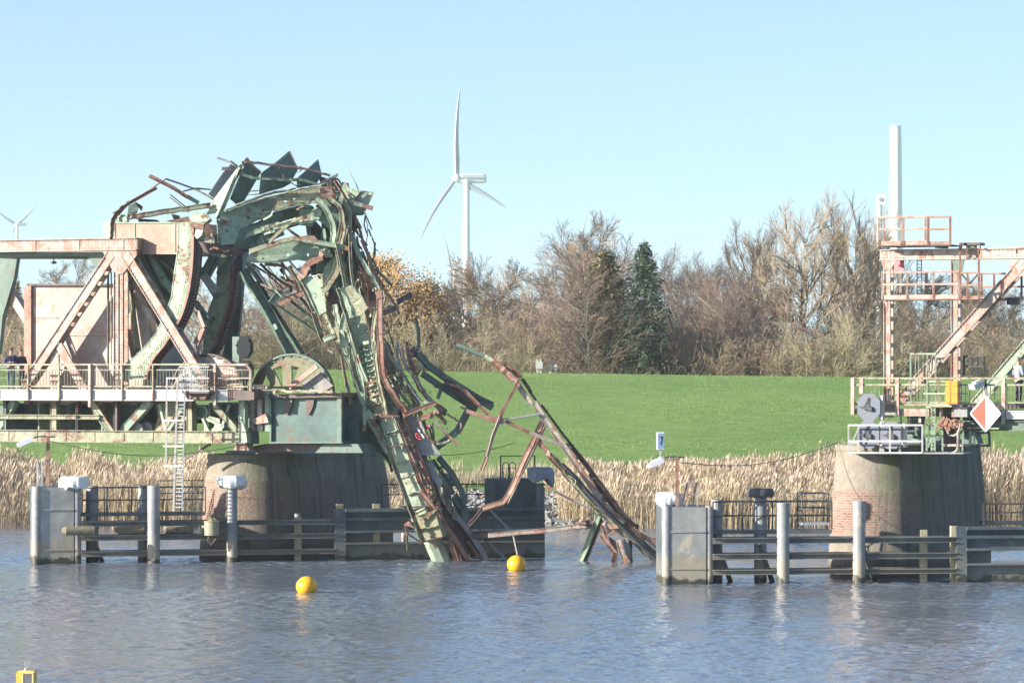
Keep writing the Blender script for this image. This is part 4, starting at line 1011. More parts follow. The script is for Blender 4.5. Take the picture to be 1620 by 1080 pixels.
    built_up('X', (296, 402), (418, 604), 14, 5.5, .4, M['d'], t, 'rear_diagonal') if False else None
    mem((-20, 408), (52, 524), 13, 5.5, M['p'], 'rear_diagonal', .4)
    mb = MB(); c = B('X', 85, 405, .6); mb.bar(c, c-Z3*.2, .02); mb.lathe(c-Z3*.35, [(.02, 0), (.14, .05), (.12, .1), (.03, .15)], 10); mb.build('lamp_shade', M['b'], t)
    # deck
    zt = B('X', 150, 617).z; zb = B('X', 150, 632).z
    mb = MB(); p = BR.line(-60, zb, -.9); q = BR.line(361, zb, -.9); H = zt-zb
    mb.slab(p, q, q+Z3*H, p+Z3*H, NN*.12); mb.slab(p+Z3*H-NN*.05, q+Z3*H-NN*.05, q+Z3*(H+.04)-NN*.05, p+Z3*(H+.04)-NN*.05, NN*.9)
    mb.slab(p-NN*.06-Z3*.03, q-NN*.06-Z3*.03, q-NN*.06, p-NN*.06, NN*.25); mb.build('edge_girder', M['white'], t)
    mb = MB(); p = BR.line(361, zb+.02, -.88); q = BR.line(402, zb+.02, -.88); mb.slab(p, q, q+Z3*(H-.02), p+Z3*(H-.02), NN*.9); mb.build('end_girder', M['k'], t)
    mb = MB(); p = BR.line(-60, zt-.1, .2); q = BR.line(400, zt-.1, .2); mb.slab(p, q, q+Z3*.1, p+Z3*.1, NN*5.6); mb.build('deck', M['k'], t)
    a, b, zz = rail_bal(t, 'X', -60, 393, 576.5, 585, 611, -.9, M['y'], 5.6)
    for x in (-5, 44.5, 93.5, 193, 242):
        mb = MB(); p = BR.line(x, zb-.02, -.97); mb.box(p+Z3*(a.z-zb)*.5, UU*.03, NN*.04, Z3*((a.z-zb)*.5)); mb.build('railing_post', M['y'], t)
    for x, m, z2 in ((142, M['p'], .3), (340, M['p'], .3)):
        mb = MB(); p = BR.line(x, zb-z2, -.99); q = a.z+.02; mb.box(Vector((p.x, p.y, (p.z+q)/2)), UU*.06, NN*.05, Z3*((q-p.z)/2)); mb.build('railing_post', m, t)
    mb = MB()
    for x, y0, x1, y1 in ((393, 577, 397, 584), (397, 584, 397, 617), (386, 577, 397, 618)): pass
    pts = [BR.at(340, 577, -.95), BR.at(390, 577, -.95), BR.at(397, 586, -.95), BR.at(397, 618, -.95)]
    mb.tube(pts, .06, 6); mb.bar(BR.at(340, 598, -.95), BR.at(396, 598, -.95), .025); mb.build('end_railing', M['p'], t)
    # rear railing
    mb = MB(); p = BR.line(-60, zt, 6.2); q = BR.line(390, zt, 6.2); railing(mb, [p, q], 1.0, 1, .025, 1.3); mb.build('rear_railing', M['d'], t)
    # lower truss under the deck
    def hm(x0, x1, y0, y1, off, m, name, dep=.12, lip=0.0):
        z0 = B('X', (x0+x1)/2, y1, off).z; z1 = B('X', (x0+x1)/2, y0, off).z; mb = MB(); p = BR.line(x0, z0, off); q = BR.line(x1, z0, off); h = z1-z0
        mb.slab(p, q, q+Z3*h, p+Z3*h, NN*dep)
        if lip:
            for zz in (-.015, h-.015): mb.slab(p+Z3*zz-NN*lip, q+Z3*zz-NN*lip, q+Z3*(zz+.03)-NN*lip, p+Z3*(zz+.03)-NN*lip, NN*(lip+.02+dep))
        n = int((q-p).length/.18)
        for i in range(n): mb.box(p.lerp(q, (i+.5)/n)-NN*.01+Z3*(h-.06), UU*.013, NN*.013, Z3*.013)
        for i in range(int((q-p).length/1.4)): mb.box(p+UU*(i*1.4+.9)-NN*.01+Z3*h/2, UU*.02, NN*.015, Z3*(h/2-.02))
        return mb.build(name, m, t)
    hm(-60, 157, 656, 662, -.25, M['y'], 'lower_stringer', .1, .08)
    hm(-60, 390, 681, 699, -.25, M['y'], 'bottom_chord', .5, .1)
    hm(-60, 330, 684, 697, 5.6, M['d'], 'rear_bottom_chord', .4)
    for x0, y0, x1, y1, w_, m in ((22, 634, -6, 682, 11, 'g'), (237, 634, 192, 684, 12, 'g'), (143, 634, 181, 690, 11, 'y'), (338, 640, 384, 692, 10, 'y'), (-50, 634, -20, 682, 11, 'g'), (290, 640, 265, 682, 8, 'g'), (150, 650, 172, 684, 6, 'l')):
        mem((x0, y0), (x1, y1), w_, -.12, M[m], 'lower_diagonal', .3, lip=.05)
    for x, w_, m in ((85, 11, 'y'), (183, 7, 'k'), (383, 10, 'l'), (8, 5, 'd'), (300, 10, 'y'), (122, 3, 'k')):
        mem((x, 633), (x, 683), w_, -.2 if m != 'k' else -.3, M[m], 'lower_post', .3, lip=.05)
    for off in (1.4, 3.4, 4.8):
        hm(-60, 380, 640, 668, off, M['d'], 'floor_stringer', .1, .08)
    for i, x in enumerate((10, 60, 110, 160, 215, 330)):
        mb = MB(); p = BR.line(x, B('X', x, 682).z, .3); mb.slab(p, p+UU*.02+NN*5, p+UU*.02+NN*5+Z3*1.2, p+Z3*1.2, UU*.06); mb.build('cross_beam', M['g' if i % 2 else 'd'], t)
    # machinery between the chords at the bearing
    mb = MB(); mb.plate([B('X', *p, .45) for p in ((246, 636), (304, 636), (304, 682), (243, 682), (250, 660))], NN*.25); mb.build('machine_frame', M['y'], t)
    mb = MB(); mb.slab(B('X', 296, 682, .2), B('X', 308, 682, .2), B('X', 308, 638, .2), B('X', 296, 638, .2), NN*.2); mb.build('gear_housing', plain('ochre_paint', (0.50, 0.40, 0.15), .6, .2), t)
    mb = MB(); c = B('X', 318, 652, .25); mb.lathe(c, [(pxm(12, c), 0), (pxm(12, c), .2)], 28, axis=NN); mb.build('gear_wheel', M['l'], t)
    mb = MB(); mb.lathe(c-NN*.03, [(pxm(8, c), 0), (pxm(8, c), .03)], 24, axis=NN); mb.lathe(c-NN*.08, [(pxm(3, c), 0), (pxm(3, c), .06)], 14, axis=NN); mb.build('gear_hub', M['d'], t)
    mb = MB(); hole = ring(B('X', 333.5, 672, .1), .17, UU, Z3, 14)
    mb.plate([B('X', *p, .1) for p in ((322, 664), (332, 658), (347, 662), (350, 684), (322, 684))], NN*.05, [hole]); mb.build('eyed_plate', M['l'], t)
    for a_, b_ in (((326, 662), (354, 675)), ((320, 662), (330, 684)), ((362, 640), (348, 684)), ((372, 684), (360, 662)), ((252, 640), (262, 684)), ((270, 684), (286, 664))):
        mem(a_, b_, 4, .0, M['l'], 'machine_strut', .1)
    mb = MB(); c = B('X', 225, 678, .6); mb.lathe(c, [(.28, 0), (.28, .5)], 16, axis=-NN); c = B('X', 238, 678, .8); mb.lathe(c, [(.3, 0), (.3, .4)], 16, axis=-NN); mb.build('roller', M['a'], t)
    mb = MB(); mb.plate([B('X', *p, -.28) for p in ((376, 682), (382, 664), (389, 682), (391, 700), (376, 700))], NN*.3); mb.build('bearing_bracket', M['l'], t)
    mb = MB(); mb.plate([B('X', *p, -.1) for p in ((369, 712), (375, 700), (388, 700), (394, 712))], NN*.6); mb.build('bearing_shoe', M['r'], t)
    mem((332, 702), (294, 725), 3, .2, M['k'], 'slanting_prop', .1)
    # pipes beside the post
    for x, y0, y1, w_, m in ((195.5, 458, 577, 4.2, 'a'), (171, 420, 577, 3.2, 'b'), (176, 430, 577, 2.2, 'y')):
        mb = MB(); A = BR.at(x, y0, .5); C = BR.line(x, B('X', x, y1).z, .5); mb.tube([A, C], pxm(w_/2, A), 10); mb.build('pipe', M[m], t)
    return t
left_span()

def counterweight_and_leaf():
    base = BR.line(200, 0, 2)
    t = thing('bascule_leaf', base, 'wrecked green bascule leaf with pink counterweight, toothed arcs and collapsed girders falling to the water', 'wrecked bridge leaf')
    t['category'] = 'bridge wreck'
    return t
LEAF = counterweight_and_leaf()
def cw():
    t = LEAF
    cwm = paint('counterweight_coat', (0.46, 0.34, 0.29), (0.58, 0.50, 0.45), .42, rc=(0.48, 0.27, 0.20), rc2=(0.38, 0.2, 0.15), sc=.6)
    def blk(pts, off, dep, m, name, mi_side=None):
        mb = MB(); mb.plate([B('X', *p, off) for p in pts], NN*dep, mi_side=mi_side); return mb.build(name, m, t)
    blk([(49, 451), (236, 451), (236, 640), (49, 640)], 1.2, 3.2, cwm, 'counterweight')
    mb = MB(); mb.slab(B('X', 45, 453, 1.05), B('X', 49, 453, 1.05), B('X', 49, 640, 1.05), B('X', 45, 640, 1.05), NN*.3)
    mb.slab(B('X', 38, 455, 1.15), B('X', 45, 450, 1.12), B('X', 45, 640, 1.12), B('X', 38, 640, 1.15), NN*.1); mb.build('corner_angle', M['r'], t)
    mb = MB(); mb.slab(B('X', 42, 451.5, 1.0), B('X', 236, 451.5, 1.0), B('X', 236, 448.5, 1.0), B('X', 42, 448.5, 1.0), NN*3.5); mb.build('cap_strip', M['k'], t)
    mb = MB(); mb.slab(B('G', 240, 337, 1.17), B('G', 372, 337, 1.17), B('G', 372, 333, 1.17), B('G', 240, 333, 1.17), NN*.025)
    mb.slab(B('G', 440, 450, 1.17), B('G', 690, 455, 1.17), B('G', 690, 450, 1.17), B('G', 440, 445, 1.17), NN*.025)
    mb.slab(B('X', 170, 451, 1.17), B('X', 170.8, 451, 1.17), B('X', 170.8, 630, 1.17), B('X', 170, 630, 1.17), NN*.025); mb.build('seam_strip', M['r'], t)
    # upper box between the arms
    hol = []
    blk([(180, 351), (285, 351), (285, 402), (226, 402), (224, 398), (180, 398)], .55, 3.8, M['s'], 'tail_box')
    blk([(163, 352), (180, 350), (180, 400), (163, 400)], .6, 3.4, M['l'], 'tail_box_end')
    mb = MB()
    for x in (181, 212, 276): mb.slab(B('X', x, 399, .52), B('X', x+1.4, 399, .52), B('X', x+1.4, 351, .52), B('X', x, 351, .52), NN*.025)
    mb.slab(B('X', 180, 353.5, .5), B('X', 285, 353.5, .5), B('X', 285, 350.5, .5), B('X', 180, 350.5, .5), NN*.045)
    mb.build('cover_strip', M['g'], t)
    # dark web of the arm behind the first arc, and its stiffening members
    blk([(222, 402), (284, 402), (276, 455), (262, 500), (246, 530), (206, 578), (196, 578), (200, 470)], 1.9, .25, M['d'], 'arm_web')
    def mem(a, b, wpx, off, m, name='arm_brace', dep=.18, fr='X', lip=.05):
        mb = MB(); A = B(fr, *a, off); C = B(fr, *b, off); chanbar(mb, A, C, pxm(wpx/FRM[fr][2], A), dep, lip, th=.025); return mb.build(name, M[m], t)
    mem((210, 445), (247, 522), 11, 1.0, 'p'); mem((202, 445), (222, 580), 5, .9, 'y'); mem((205, 420), (218, 577), 5, 1.2, 'g'); mem((196, 520), (208, 578), 7, 1.0, 'p')
    mem((236, 404), (272, 462), 9, 1.2, 'g'); mem((225, 402), (256, 470), 7, 1.4, 'd'); mem((246, 404), (284, 440), 6, 1.7, 'y'); mem((240, 430), (276, 460), 12, 1.6, 'l')
    # toothed arcs
    def arc(inner, outer, off, m, rim_m, teeth_m, name, wdt=.95, riv=True):
        inner = smooth_path([Vector((x, y, 0)) for x, y in inner], 5); outer = smooth_path([Vector((x, y, 0)) for x, y in outer], 5)
        n = 44
        def samp(path, s):
            L = [0]
            for a, b in zip(path[:-1], path[1:]): L.append(L[-1]+(b-a).length)
            q = s*L[-1]
            for i in range(len(path)-1):
                if L[i+1] >= q-1e-6: return path[i].lerp(path[i+1], (q-L[i])/max(1e-6, L[i+1]-L[i]))
            return path[-1]
        I = [samp(inner, i/n) for i in range(n+1)]; O = [samp(outer, i/n) for i in range(n+1)]
        W = lambda p, o: BR.at(p.x, p.y, o)
        arcp = None
        mb = MB()
        for i in range(n): mb.slab(W(I[i], off), W(O[i], off), W(O[i+1], off), W(I[i+1], off), NN*.05)
        for i in range(n): mb.slab(W(I[i], off)-NN*.02, W(I[i]+(O[i]-I[i])*.05, off)-NN*.02, W(I[i+1]+(O[i+1]-I[i+1])*.05, off)-NN*.02, W(I[i+1], off)-NN*.02, NN*.3)
        if riv:
            rnd = random.Random(9)
            for i in range(n):
                for k in range(5):
                    s = (.62, .70, .78, .86, .93)[k]
                    for h in (0.0, .5):
                        a = I[i].lerp(I[i+1], h); b = O[i].lerp(O[i+1], h); c = W(a.lerp(b, s+(.03 if h else 0)), off)-NN*.015
                        if rnd.random() < .9: mb.box(c, UU*.018, NN*.018, Z3*.018)
            for f in (.25, .6, .82):
                i = int(f*n); a = W(I[i], off)-NN*.02; b = W(O[i], off)-NN*.02; mb.slab(a, b, b+Z3*.05, a+Z3*.05, NN*.02)
        w_ = mb.build(name, M[m], t)
        mb = MB(); dirs = [(O[i]-I[i]).normalized() for i in range(n+1)]
        for i in range(n):   # outer angle, rusted
            mb.slab(W(O[i]-dirs[i]*3.4, off)-NN*.10, W(O[i]+dirs[i]*.6, off)-NN*.10, W(O[i+1]+dirs[i+1]*.6, off)-NN*.10, W(O[i+1]-dirs[i+1]*3.4, off)-NN*.10, NN*.09)
        mb.build('rim_angle', rim_m, w_)
        mb = MB()            # rim as deep as the arc, with tooth pins across it
        for i in range(n):
            mb.slab(W(O[i]-dirs[i]*1.2, off), W(O[i], off), W(O[i+1], off), W(O[i+1]-dirs[i+1]*1.2, off), NN*wdt)
        mb.build('rim', teeth_m, w_)
        mb = MB(); L = 0; acc = 0
        for i in range(n):
            a, b = O[i], O[i+1]; l = (b-a).length; k = 0
            while acc < l:
                p = a.lerp(b, acc/l); q = dirs[i]
                c0 = W(p+q*1.2, off)+NN*.10; d = (W(b, off)-W(a, off)).normalized(); s = d.cross(NN).normalized()
                mb.box(c0+NN*(wdt*.5-.1), d*.055, s*.05, NN*(wdt*.5-.14)); acc += 5.6
            acc -= l
        for o_ in (.03, wdt-.03):
            for i in range(n): mb.slab(W(O[i], off)+NN*(o_-.03), W(O[i]+dirs[i]*2.6, off)+NN*(o_-.03), W(O[i+1]+dirs[i+1]*2.6, off)+NN*(o_-.03), W(O[i+1], off)+NN*(o_-.03), NN*.05)
        mb.build('tooth_rack', teeth_m, w_)
        return w_
    arc([(281.7, 345), (281.5, 362), (280.8, 393), (275.8, 427), (272.5, 453), (269, 474), (250, 519), (232, 544), (215, 562), (196, 578), (188, 600)],
        [(307, 345), (307.5, 362), (307.5, 393), (306, 420), (303, 448), (298, 472), (289, 500), (276, 524), (261, 547), (243, 570), (232, 600)], .0+.2, 'l', M['r'], M['k'], 'toothed_arc', .62)
    arc([(345, 405), (343, 440), (341, 460), (331, 487), (325, 510), (322, 535), (321, 600)],
        [(371, 405), (369, 441), (366, 470), (359, 498), (350, 523), (341, 547), (333, 562), (326, 600)], 4.6, 'l', M['r'], M['k'], 'toothed_arc', .66, False)
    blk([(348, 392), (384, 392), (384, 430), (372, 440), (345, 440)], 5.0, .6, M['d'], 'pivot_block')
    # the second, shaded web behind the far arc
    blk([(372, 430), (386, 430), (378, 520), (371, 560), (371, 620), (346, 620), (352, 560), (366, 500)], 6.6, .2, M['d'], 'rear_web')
    # bracing seen between the arcs
    mem((321, 436), (341, 462), 11, 2.6, 'a'); mem((308, 478), (328, 505), 8, 2.4, 'd'); mem((312, 492), (322, 518), 8, 2.2, 'p'); mem((321, 518), (310, 545), 9, 2.2, 'p'); mem((313, 545), (322, 600), 7, 2.3, 'p')
    mem((369, 404), (350, 430), 9, 3.5, 'd'); mem((336, 405), (322, 432), 10, 3.0, 'd'); mem((300, 402), (342, 470), 8, 3.2, 'd'); mem((326, 440), (345, 405), 8, 3.3, 'a')
    mem((322, 560), (300, 620), 8, 2.8, 'k')
    mb = MB(); c = BR.at(349, 433.5, 4.3); mb.lathe(c, [(pxm(7, c), 0), (pxm(7, c), .1)], 16, axis=Vector((.1, -.3, 1))); mb.build('rust_lug', M['r'], t)
cw()

def track_house():
    """green bearing girders on the left pier with the big spoked track wheels"""
    c0 = BR.line(490, 5, 2)
    t = thing('track_girder', c0, 'dark green track girder with spoked half wheels on top of the left pier', 'girder')
    def blk(pts, off, dep, m, name, par=t, holes=()):
        mb = MB(); mb.plate([B('X', *p, off) for p in pts], NN*dep, [[B('X', *p, off) for p in h] for h in holes]); return mb.build(name, m, par)
    g2 = paint('shaded_teal_paint', (0.065, 0.13, 0.115), (0.11, 0.19, 0.165), .3, sc=.6)  # teal darkened so the paint carries the shade of the left span
    blk([(429, 629), (534, 629), (534, 699), (429, 699)], .4, 4.6, g2, 'box_girder')
    blk([(534, 664), (568, 664), (568, 702), (534, 702)], 1.2, 3.4, g2, 'end_box')
    mb = MB()
    for x in (429, 533): mb.slab(B('X', x, 701, .25), B('X', x+7 if x > 500 else x-3, 701, .25), B('X', x+7 if x > 500 else x-3, 620, .25), B('X', x, 620, .25), NN*.15)
    mb.slab(B('X', 425, 701, .2), B('X', 541, 701, .2), B('X', 541, 698.5, .2), B('X', 425, 698.5, .2), NN*4.8); mb.build('edge_stiffener', M['d'], t)
    for x in (455, 489): blk([(x-6, 631), (x+8, 631), (x+6, 643), (x, 656), (x-5, 655)], .3, .09, M['k'], 'web_bracket')
    blk([(425, 624), (540, 621), (541, 628), (425, 630)], .1, 5, M['k'], 'deck_plate')
    mb = MB(); rnd = random.Random(2); pts = [B('X', x, 618.5+rnd.uniform(-1.5, 1.5), -.1) for x in range(432, 532, 6)]
    mb.sweep(pts, [(-.05, -.1), (.05, -.1), (.05, .1), (-.05, .1)], -NN); mb.build('torn_rail', M['y'], t)
    olive = paint('olive_wheel_paint', (0.16, 0.17, 0.09), (0.26, 0.25, 0.13), .4)
    def wheel(cx, cy, rpx, off, m, name, holes, a0=0, a1=180, hubr=0):
        out = [(cx+rpx*math.cos(R(a0+(a1-a0)*i/28)), cy-rpx*math.sin(R(a0+(a1-a0)*i/28))) for i in range(29)]
        w_ = blk(out, off, .12, m, name, holes=holes)
        mb = MB()
        for i in range(28): mb.slab(B('X', *out[i], off)-NN*.1, B('X', cx+(out[i][0]-cx)*.955, cy+(out[i][1]-cy)*.955, off)-NN*.1, B('X', cx+(out[i+1][0]-cx)*.955, cy+(out[i+1][1]-cy)*.955, off)-NN*.1, B('X', *out[i+1], off)-NN*.1, NN*.3)
        for i in range(2, 27):
            if i % 2: c = B('X', cx+(out[i][0]-cx)*.93, cy+(out[i][1]-cy)*.93, off)-NN*.02; mb.box(c, UU*.12, NN*.03, Z3*.03)
        mb.build('wheel_rim', M['d' if m is olive else 'k'], w_); return w_
    wheel(463, 623, 64, 1.1, olive, 'spoked_wheel', [[(413, 610), (420, 591), (427, 606), (424, 616)], [(432, 583), (446, 578), (448, 618)], [(461, 578), (473, 581), (461, 612)]], 2, 178)
    blk([(478, 606), (505, 588), (527, 610), (510, 622), (480, 622)], .95, .1, plain('dull_sheet', (0.24, 0.22, 0.2), .6, .3, 0, 2), 'cover_sheet')
    mb = MB(); A = B('X', 502, 579, .6); C = B('X', 457, 613, .6); mb.sweep([A, C], [(-.1, -.05), (.1, -.05), (.1, .05), (-.1, .05)], -NN); mb.build('rusty_channel', M['s'], t)
    # left pale wheel behind the railing
    w2 = paint('chalky_wheel_paint', (0.46, 0.41, 0.37), (0.60, 0.56, 0.50), .45, rc=(0.32, 0.2, 0.17), sc=1.3)
    wheel(329, 617, 58, .65, w2, 'spoked_wheel', [[(288, 596), (298, 590), (300, 598), (290, 604)]], 0, 180)
    for i, y in enumerate((592, 600, 608)): blk([(340, y), (375, y), (377, y+3), (340, y+3)], .55, .08, M['r'], 'wheel_rib')
    # bolts and cylinders between wheel and girder
    for x in (399, 411, 423):
        blk([(x-4, 618), (x+3, 618), (x+3, 682), (x-4, 682)], .25, .3, M['w'] if x < 420 else M['g'], 'cylinder_post')
    blk([(397, 664), (420, 654), (425, 668), (404, 671)], .1, .5, M['w'], 'bracket')
    blk([(386, 634), (398, 634), (402, 702), (388, 702)], .3, .5, M['d'], 'end_post')
    mb = MB()
    for i in range(6): mb.lathe(B('X', 402+i*4, 616, .1), [(.07, 0), (.07, .14), (.03, .2)], 8)
    mb.build('bolt_row', M['w'], t)
    blk([(418, 702), (562, 702), (570, 712), (408, 714), (388, 708)], .9, 3.4, M['k'], 'bearing_plate')
    blk([(512, 702), (566, 702), (574, 716), (498, 716)], .5, 3.6, M['d'], 'bearing_foot')
    return t
track_house()

def signal(px, py, w_, h_, off, m, label, back=False, name='ship_signal', pl=None):
    c = BR.at(px, py, off); s = c.y/F; a, b = w_*s/2, h_*s/2; k = .27
    t = thing(name, c, label, 'signal', 'octagonal ship signal panels')
    pts = [(-a, -b+k*b*2), (-a+k*a*2, -b), (a-k*a*2, -b), (a, -b+k*b*2), (a, b-k*b*2), (a-k*a*2, b), (-a+k*a*2, b), (-a, b-k*b*2)]
    mb = MB(); mb.plate([c+UU*x+Z3*z for x, z in pts], NN*.08); mb.build('panel', m, t)
    if back:
        kk = M['b']; z0 = -.02*h_*s
        mb = MB(); q = c-NN*.04
        for p0, p1 in (((0, .36), (-.2, 0)), ((0, .36), (.0, 0)), ): mb.bar(q+UU*p0[0]*w_*s+Z3*p0[1]*h_*s, q+UU*p1[0]*w_*s+Z3*p1[1]*h_*s, .012)
        mb.build('hanger_wire', kk, t)
        mb = MB(); pts = [(-.40, .01), (-.22, .03), (-.05, .02), (.10, .04), (.18, -.03), (.17, -.12), (.08, -.15), (.0, -.13), (-.05, -.07), (-.14, -.12), (-.20, -.06), (-.30, -.04)]
        mb.plate([q+UU*x*w_*s-NN*.08+Z3*z*h_*s for x, z in pts], NN*.1); mb.build('bracket', kk, t)
        mb = MB(); mb.slab(c+UU*a+Z3*-b*.9+NN*.1, c+UU*(a+.07)+Z3*-b*.9+NN*.1, c+UU*(a+.07)+Z3*b*.85+NN*.1, c+UU*a+Z3*b*.85+NN*.1, NN*.3); mb.build('housing', M['white'], t)
    else:
        mb = MB(); mb.plate([c-NN*.05+UU*x*.8+Z3*z*.8 for x, z in pts], NN*.03); mb.build('lens_plate', blackp, t)
        mb = MB(); mb.bar(c+UU*a*.5-NN*.1+Z3*b, c+UU*a*.5-NN*.1+Z3*b*.6, .02); mb.build('hinge', M['b'], t); mb = MB(); mb.bar(c-UU*a+Z3*b*.2, c-UU*a*1.12+Z3*b*.2, .04); mb.build('hinge', M['b'], t)
    return t
blackp = plain('black_signal_panel', (0.004, 0.008, 0.010), .8, .2); greyp = plain('grey_signal_back', (0.15, 0.165, 0.195), .5, .05)
signal(387, 549.5, 28, 36, .4, blackp, 'upper dark octagonal signal panel above the spoked wheels')
signal(388, 587, 28, 34, .45, blackp, 'lower dark octagonal signal panel behind the end of the left railing')
def sigpost():
    mb = MB(); a = BR.line(374.5, B('X', 374, 532).z, .9); b = BR.line(374.5, B('X', 374, 620).z, .9); mb.box((a+b)/2, UU*.16, NN*.1, Z3*((a-b).length/2))
    tag(mb.build('signal_mast', M['d'], loc=b), 'dark green mast carrying the two dark octagonal signals', 'mast')
sigpost()
for px, py, lab in ((1374.5, 644, 'upper grey octagonal signal panel hung from the right span walkway'), (1373.5, 687, 'lower left grey octagonal signal panel behind the white frame rail'), (1410, 688, 'lower right grey octagonal signal panel behind the white frame rail')):
    signal(px, py, 36 if py > 650 else 37, 43, -1.55, greyp, lab, True)

def white_ladder():
    a = BR.at(282, 806, -1.9); t = thing('access_ladder', a, 'tall white caged ladder hanging from the left span down to the fender catwalk', 'ladder')
    def v(x0, y0, x1, y1, r, nm, off=-1.9, m=M['white']):
        mb = MB(); mb.bar(BR.at(x0, y0, off), BR.at(x1, y1, off), r); mb.build(nm, m, t)
    v(264, 597, 262.5, 735, .035, 'side_rail'); v(281, 597, 274.5, 808, .04, 'side_rail'); v(292, 625, 288, 808, .03, 'side_rail', m=M['galv'])
    mb = MB()
    for y in range(634, 806, 6):
        x0 = 281-(y-597)*6.5/211; mb.bar(BR.at(x0, y, -1.88), BR.at(x0+12.5, y, -1.88), .016)
    mb.build('rungs', M['galv'], t)
    for y in (665, 705.5, 737):
        mb = MB(); mb.bar(BR.at(259, y, -1.93), BR.at(291, y, -1.93), .035); mb.build('cage_hoop', M['white'], t)
    v(263, 598, 283, 598, .03, 'cage_hoop'); v(268, 624, 281, 597, .02, 'brace')
    # balcony of slim bars above it
    mb = MB(); 
    pts = [(284, 580), (330, 580)]
    for x in range(286, 331, 3): mb.bar(BR.at(x, 580, -1.6), BR.at(x, 618, -1.6), .014)
    for y in (580, 598, 618): mb.bar(BR.at(284, y, -1.6), BR.at(331, y, -1.6), .022)
    a = BR.at(308, 618, -1.6); b = thing('ladder_balcony', a, 'small grey barred balcony at the head of the white ladder', 'balcony')
    mb.build('bars', M['galv'], b)
    mb = MB(); mb.slab(BR.at(288, 622, -1.6), BR.at(330, 622, -1.6), BR.at(330, 619, -1.6), BR.at(288, 619, -1.6), NN*.75); mb.build('floor', M['k'], b)
    mb = MB(); mb.plate([BR.at(*p, -1.3) for p in ((290, 622), (329, 622), (324, 632), (297, 632))], NN*.4); mb.build('underside_bracket', M['k'], b)
white_ladder()

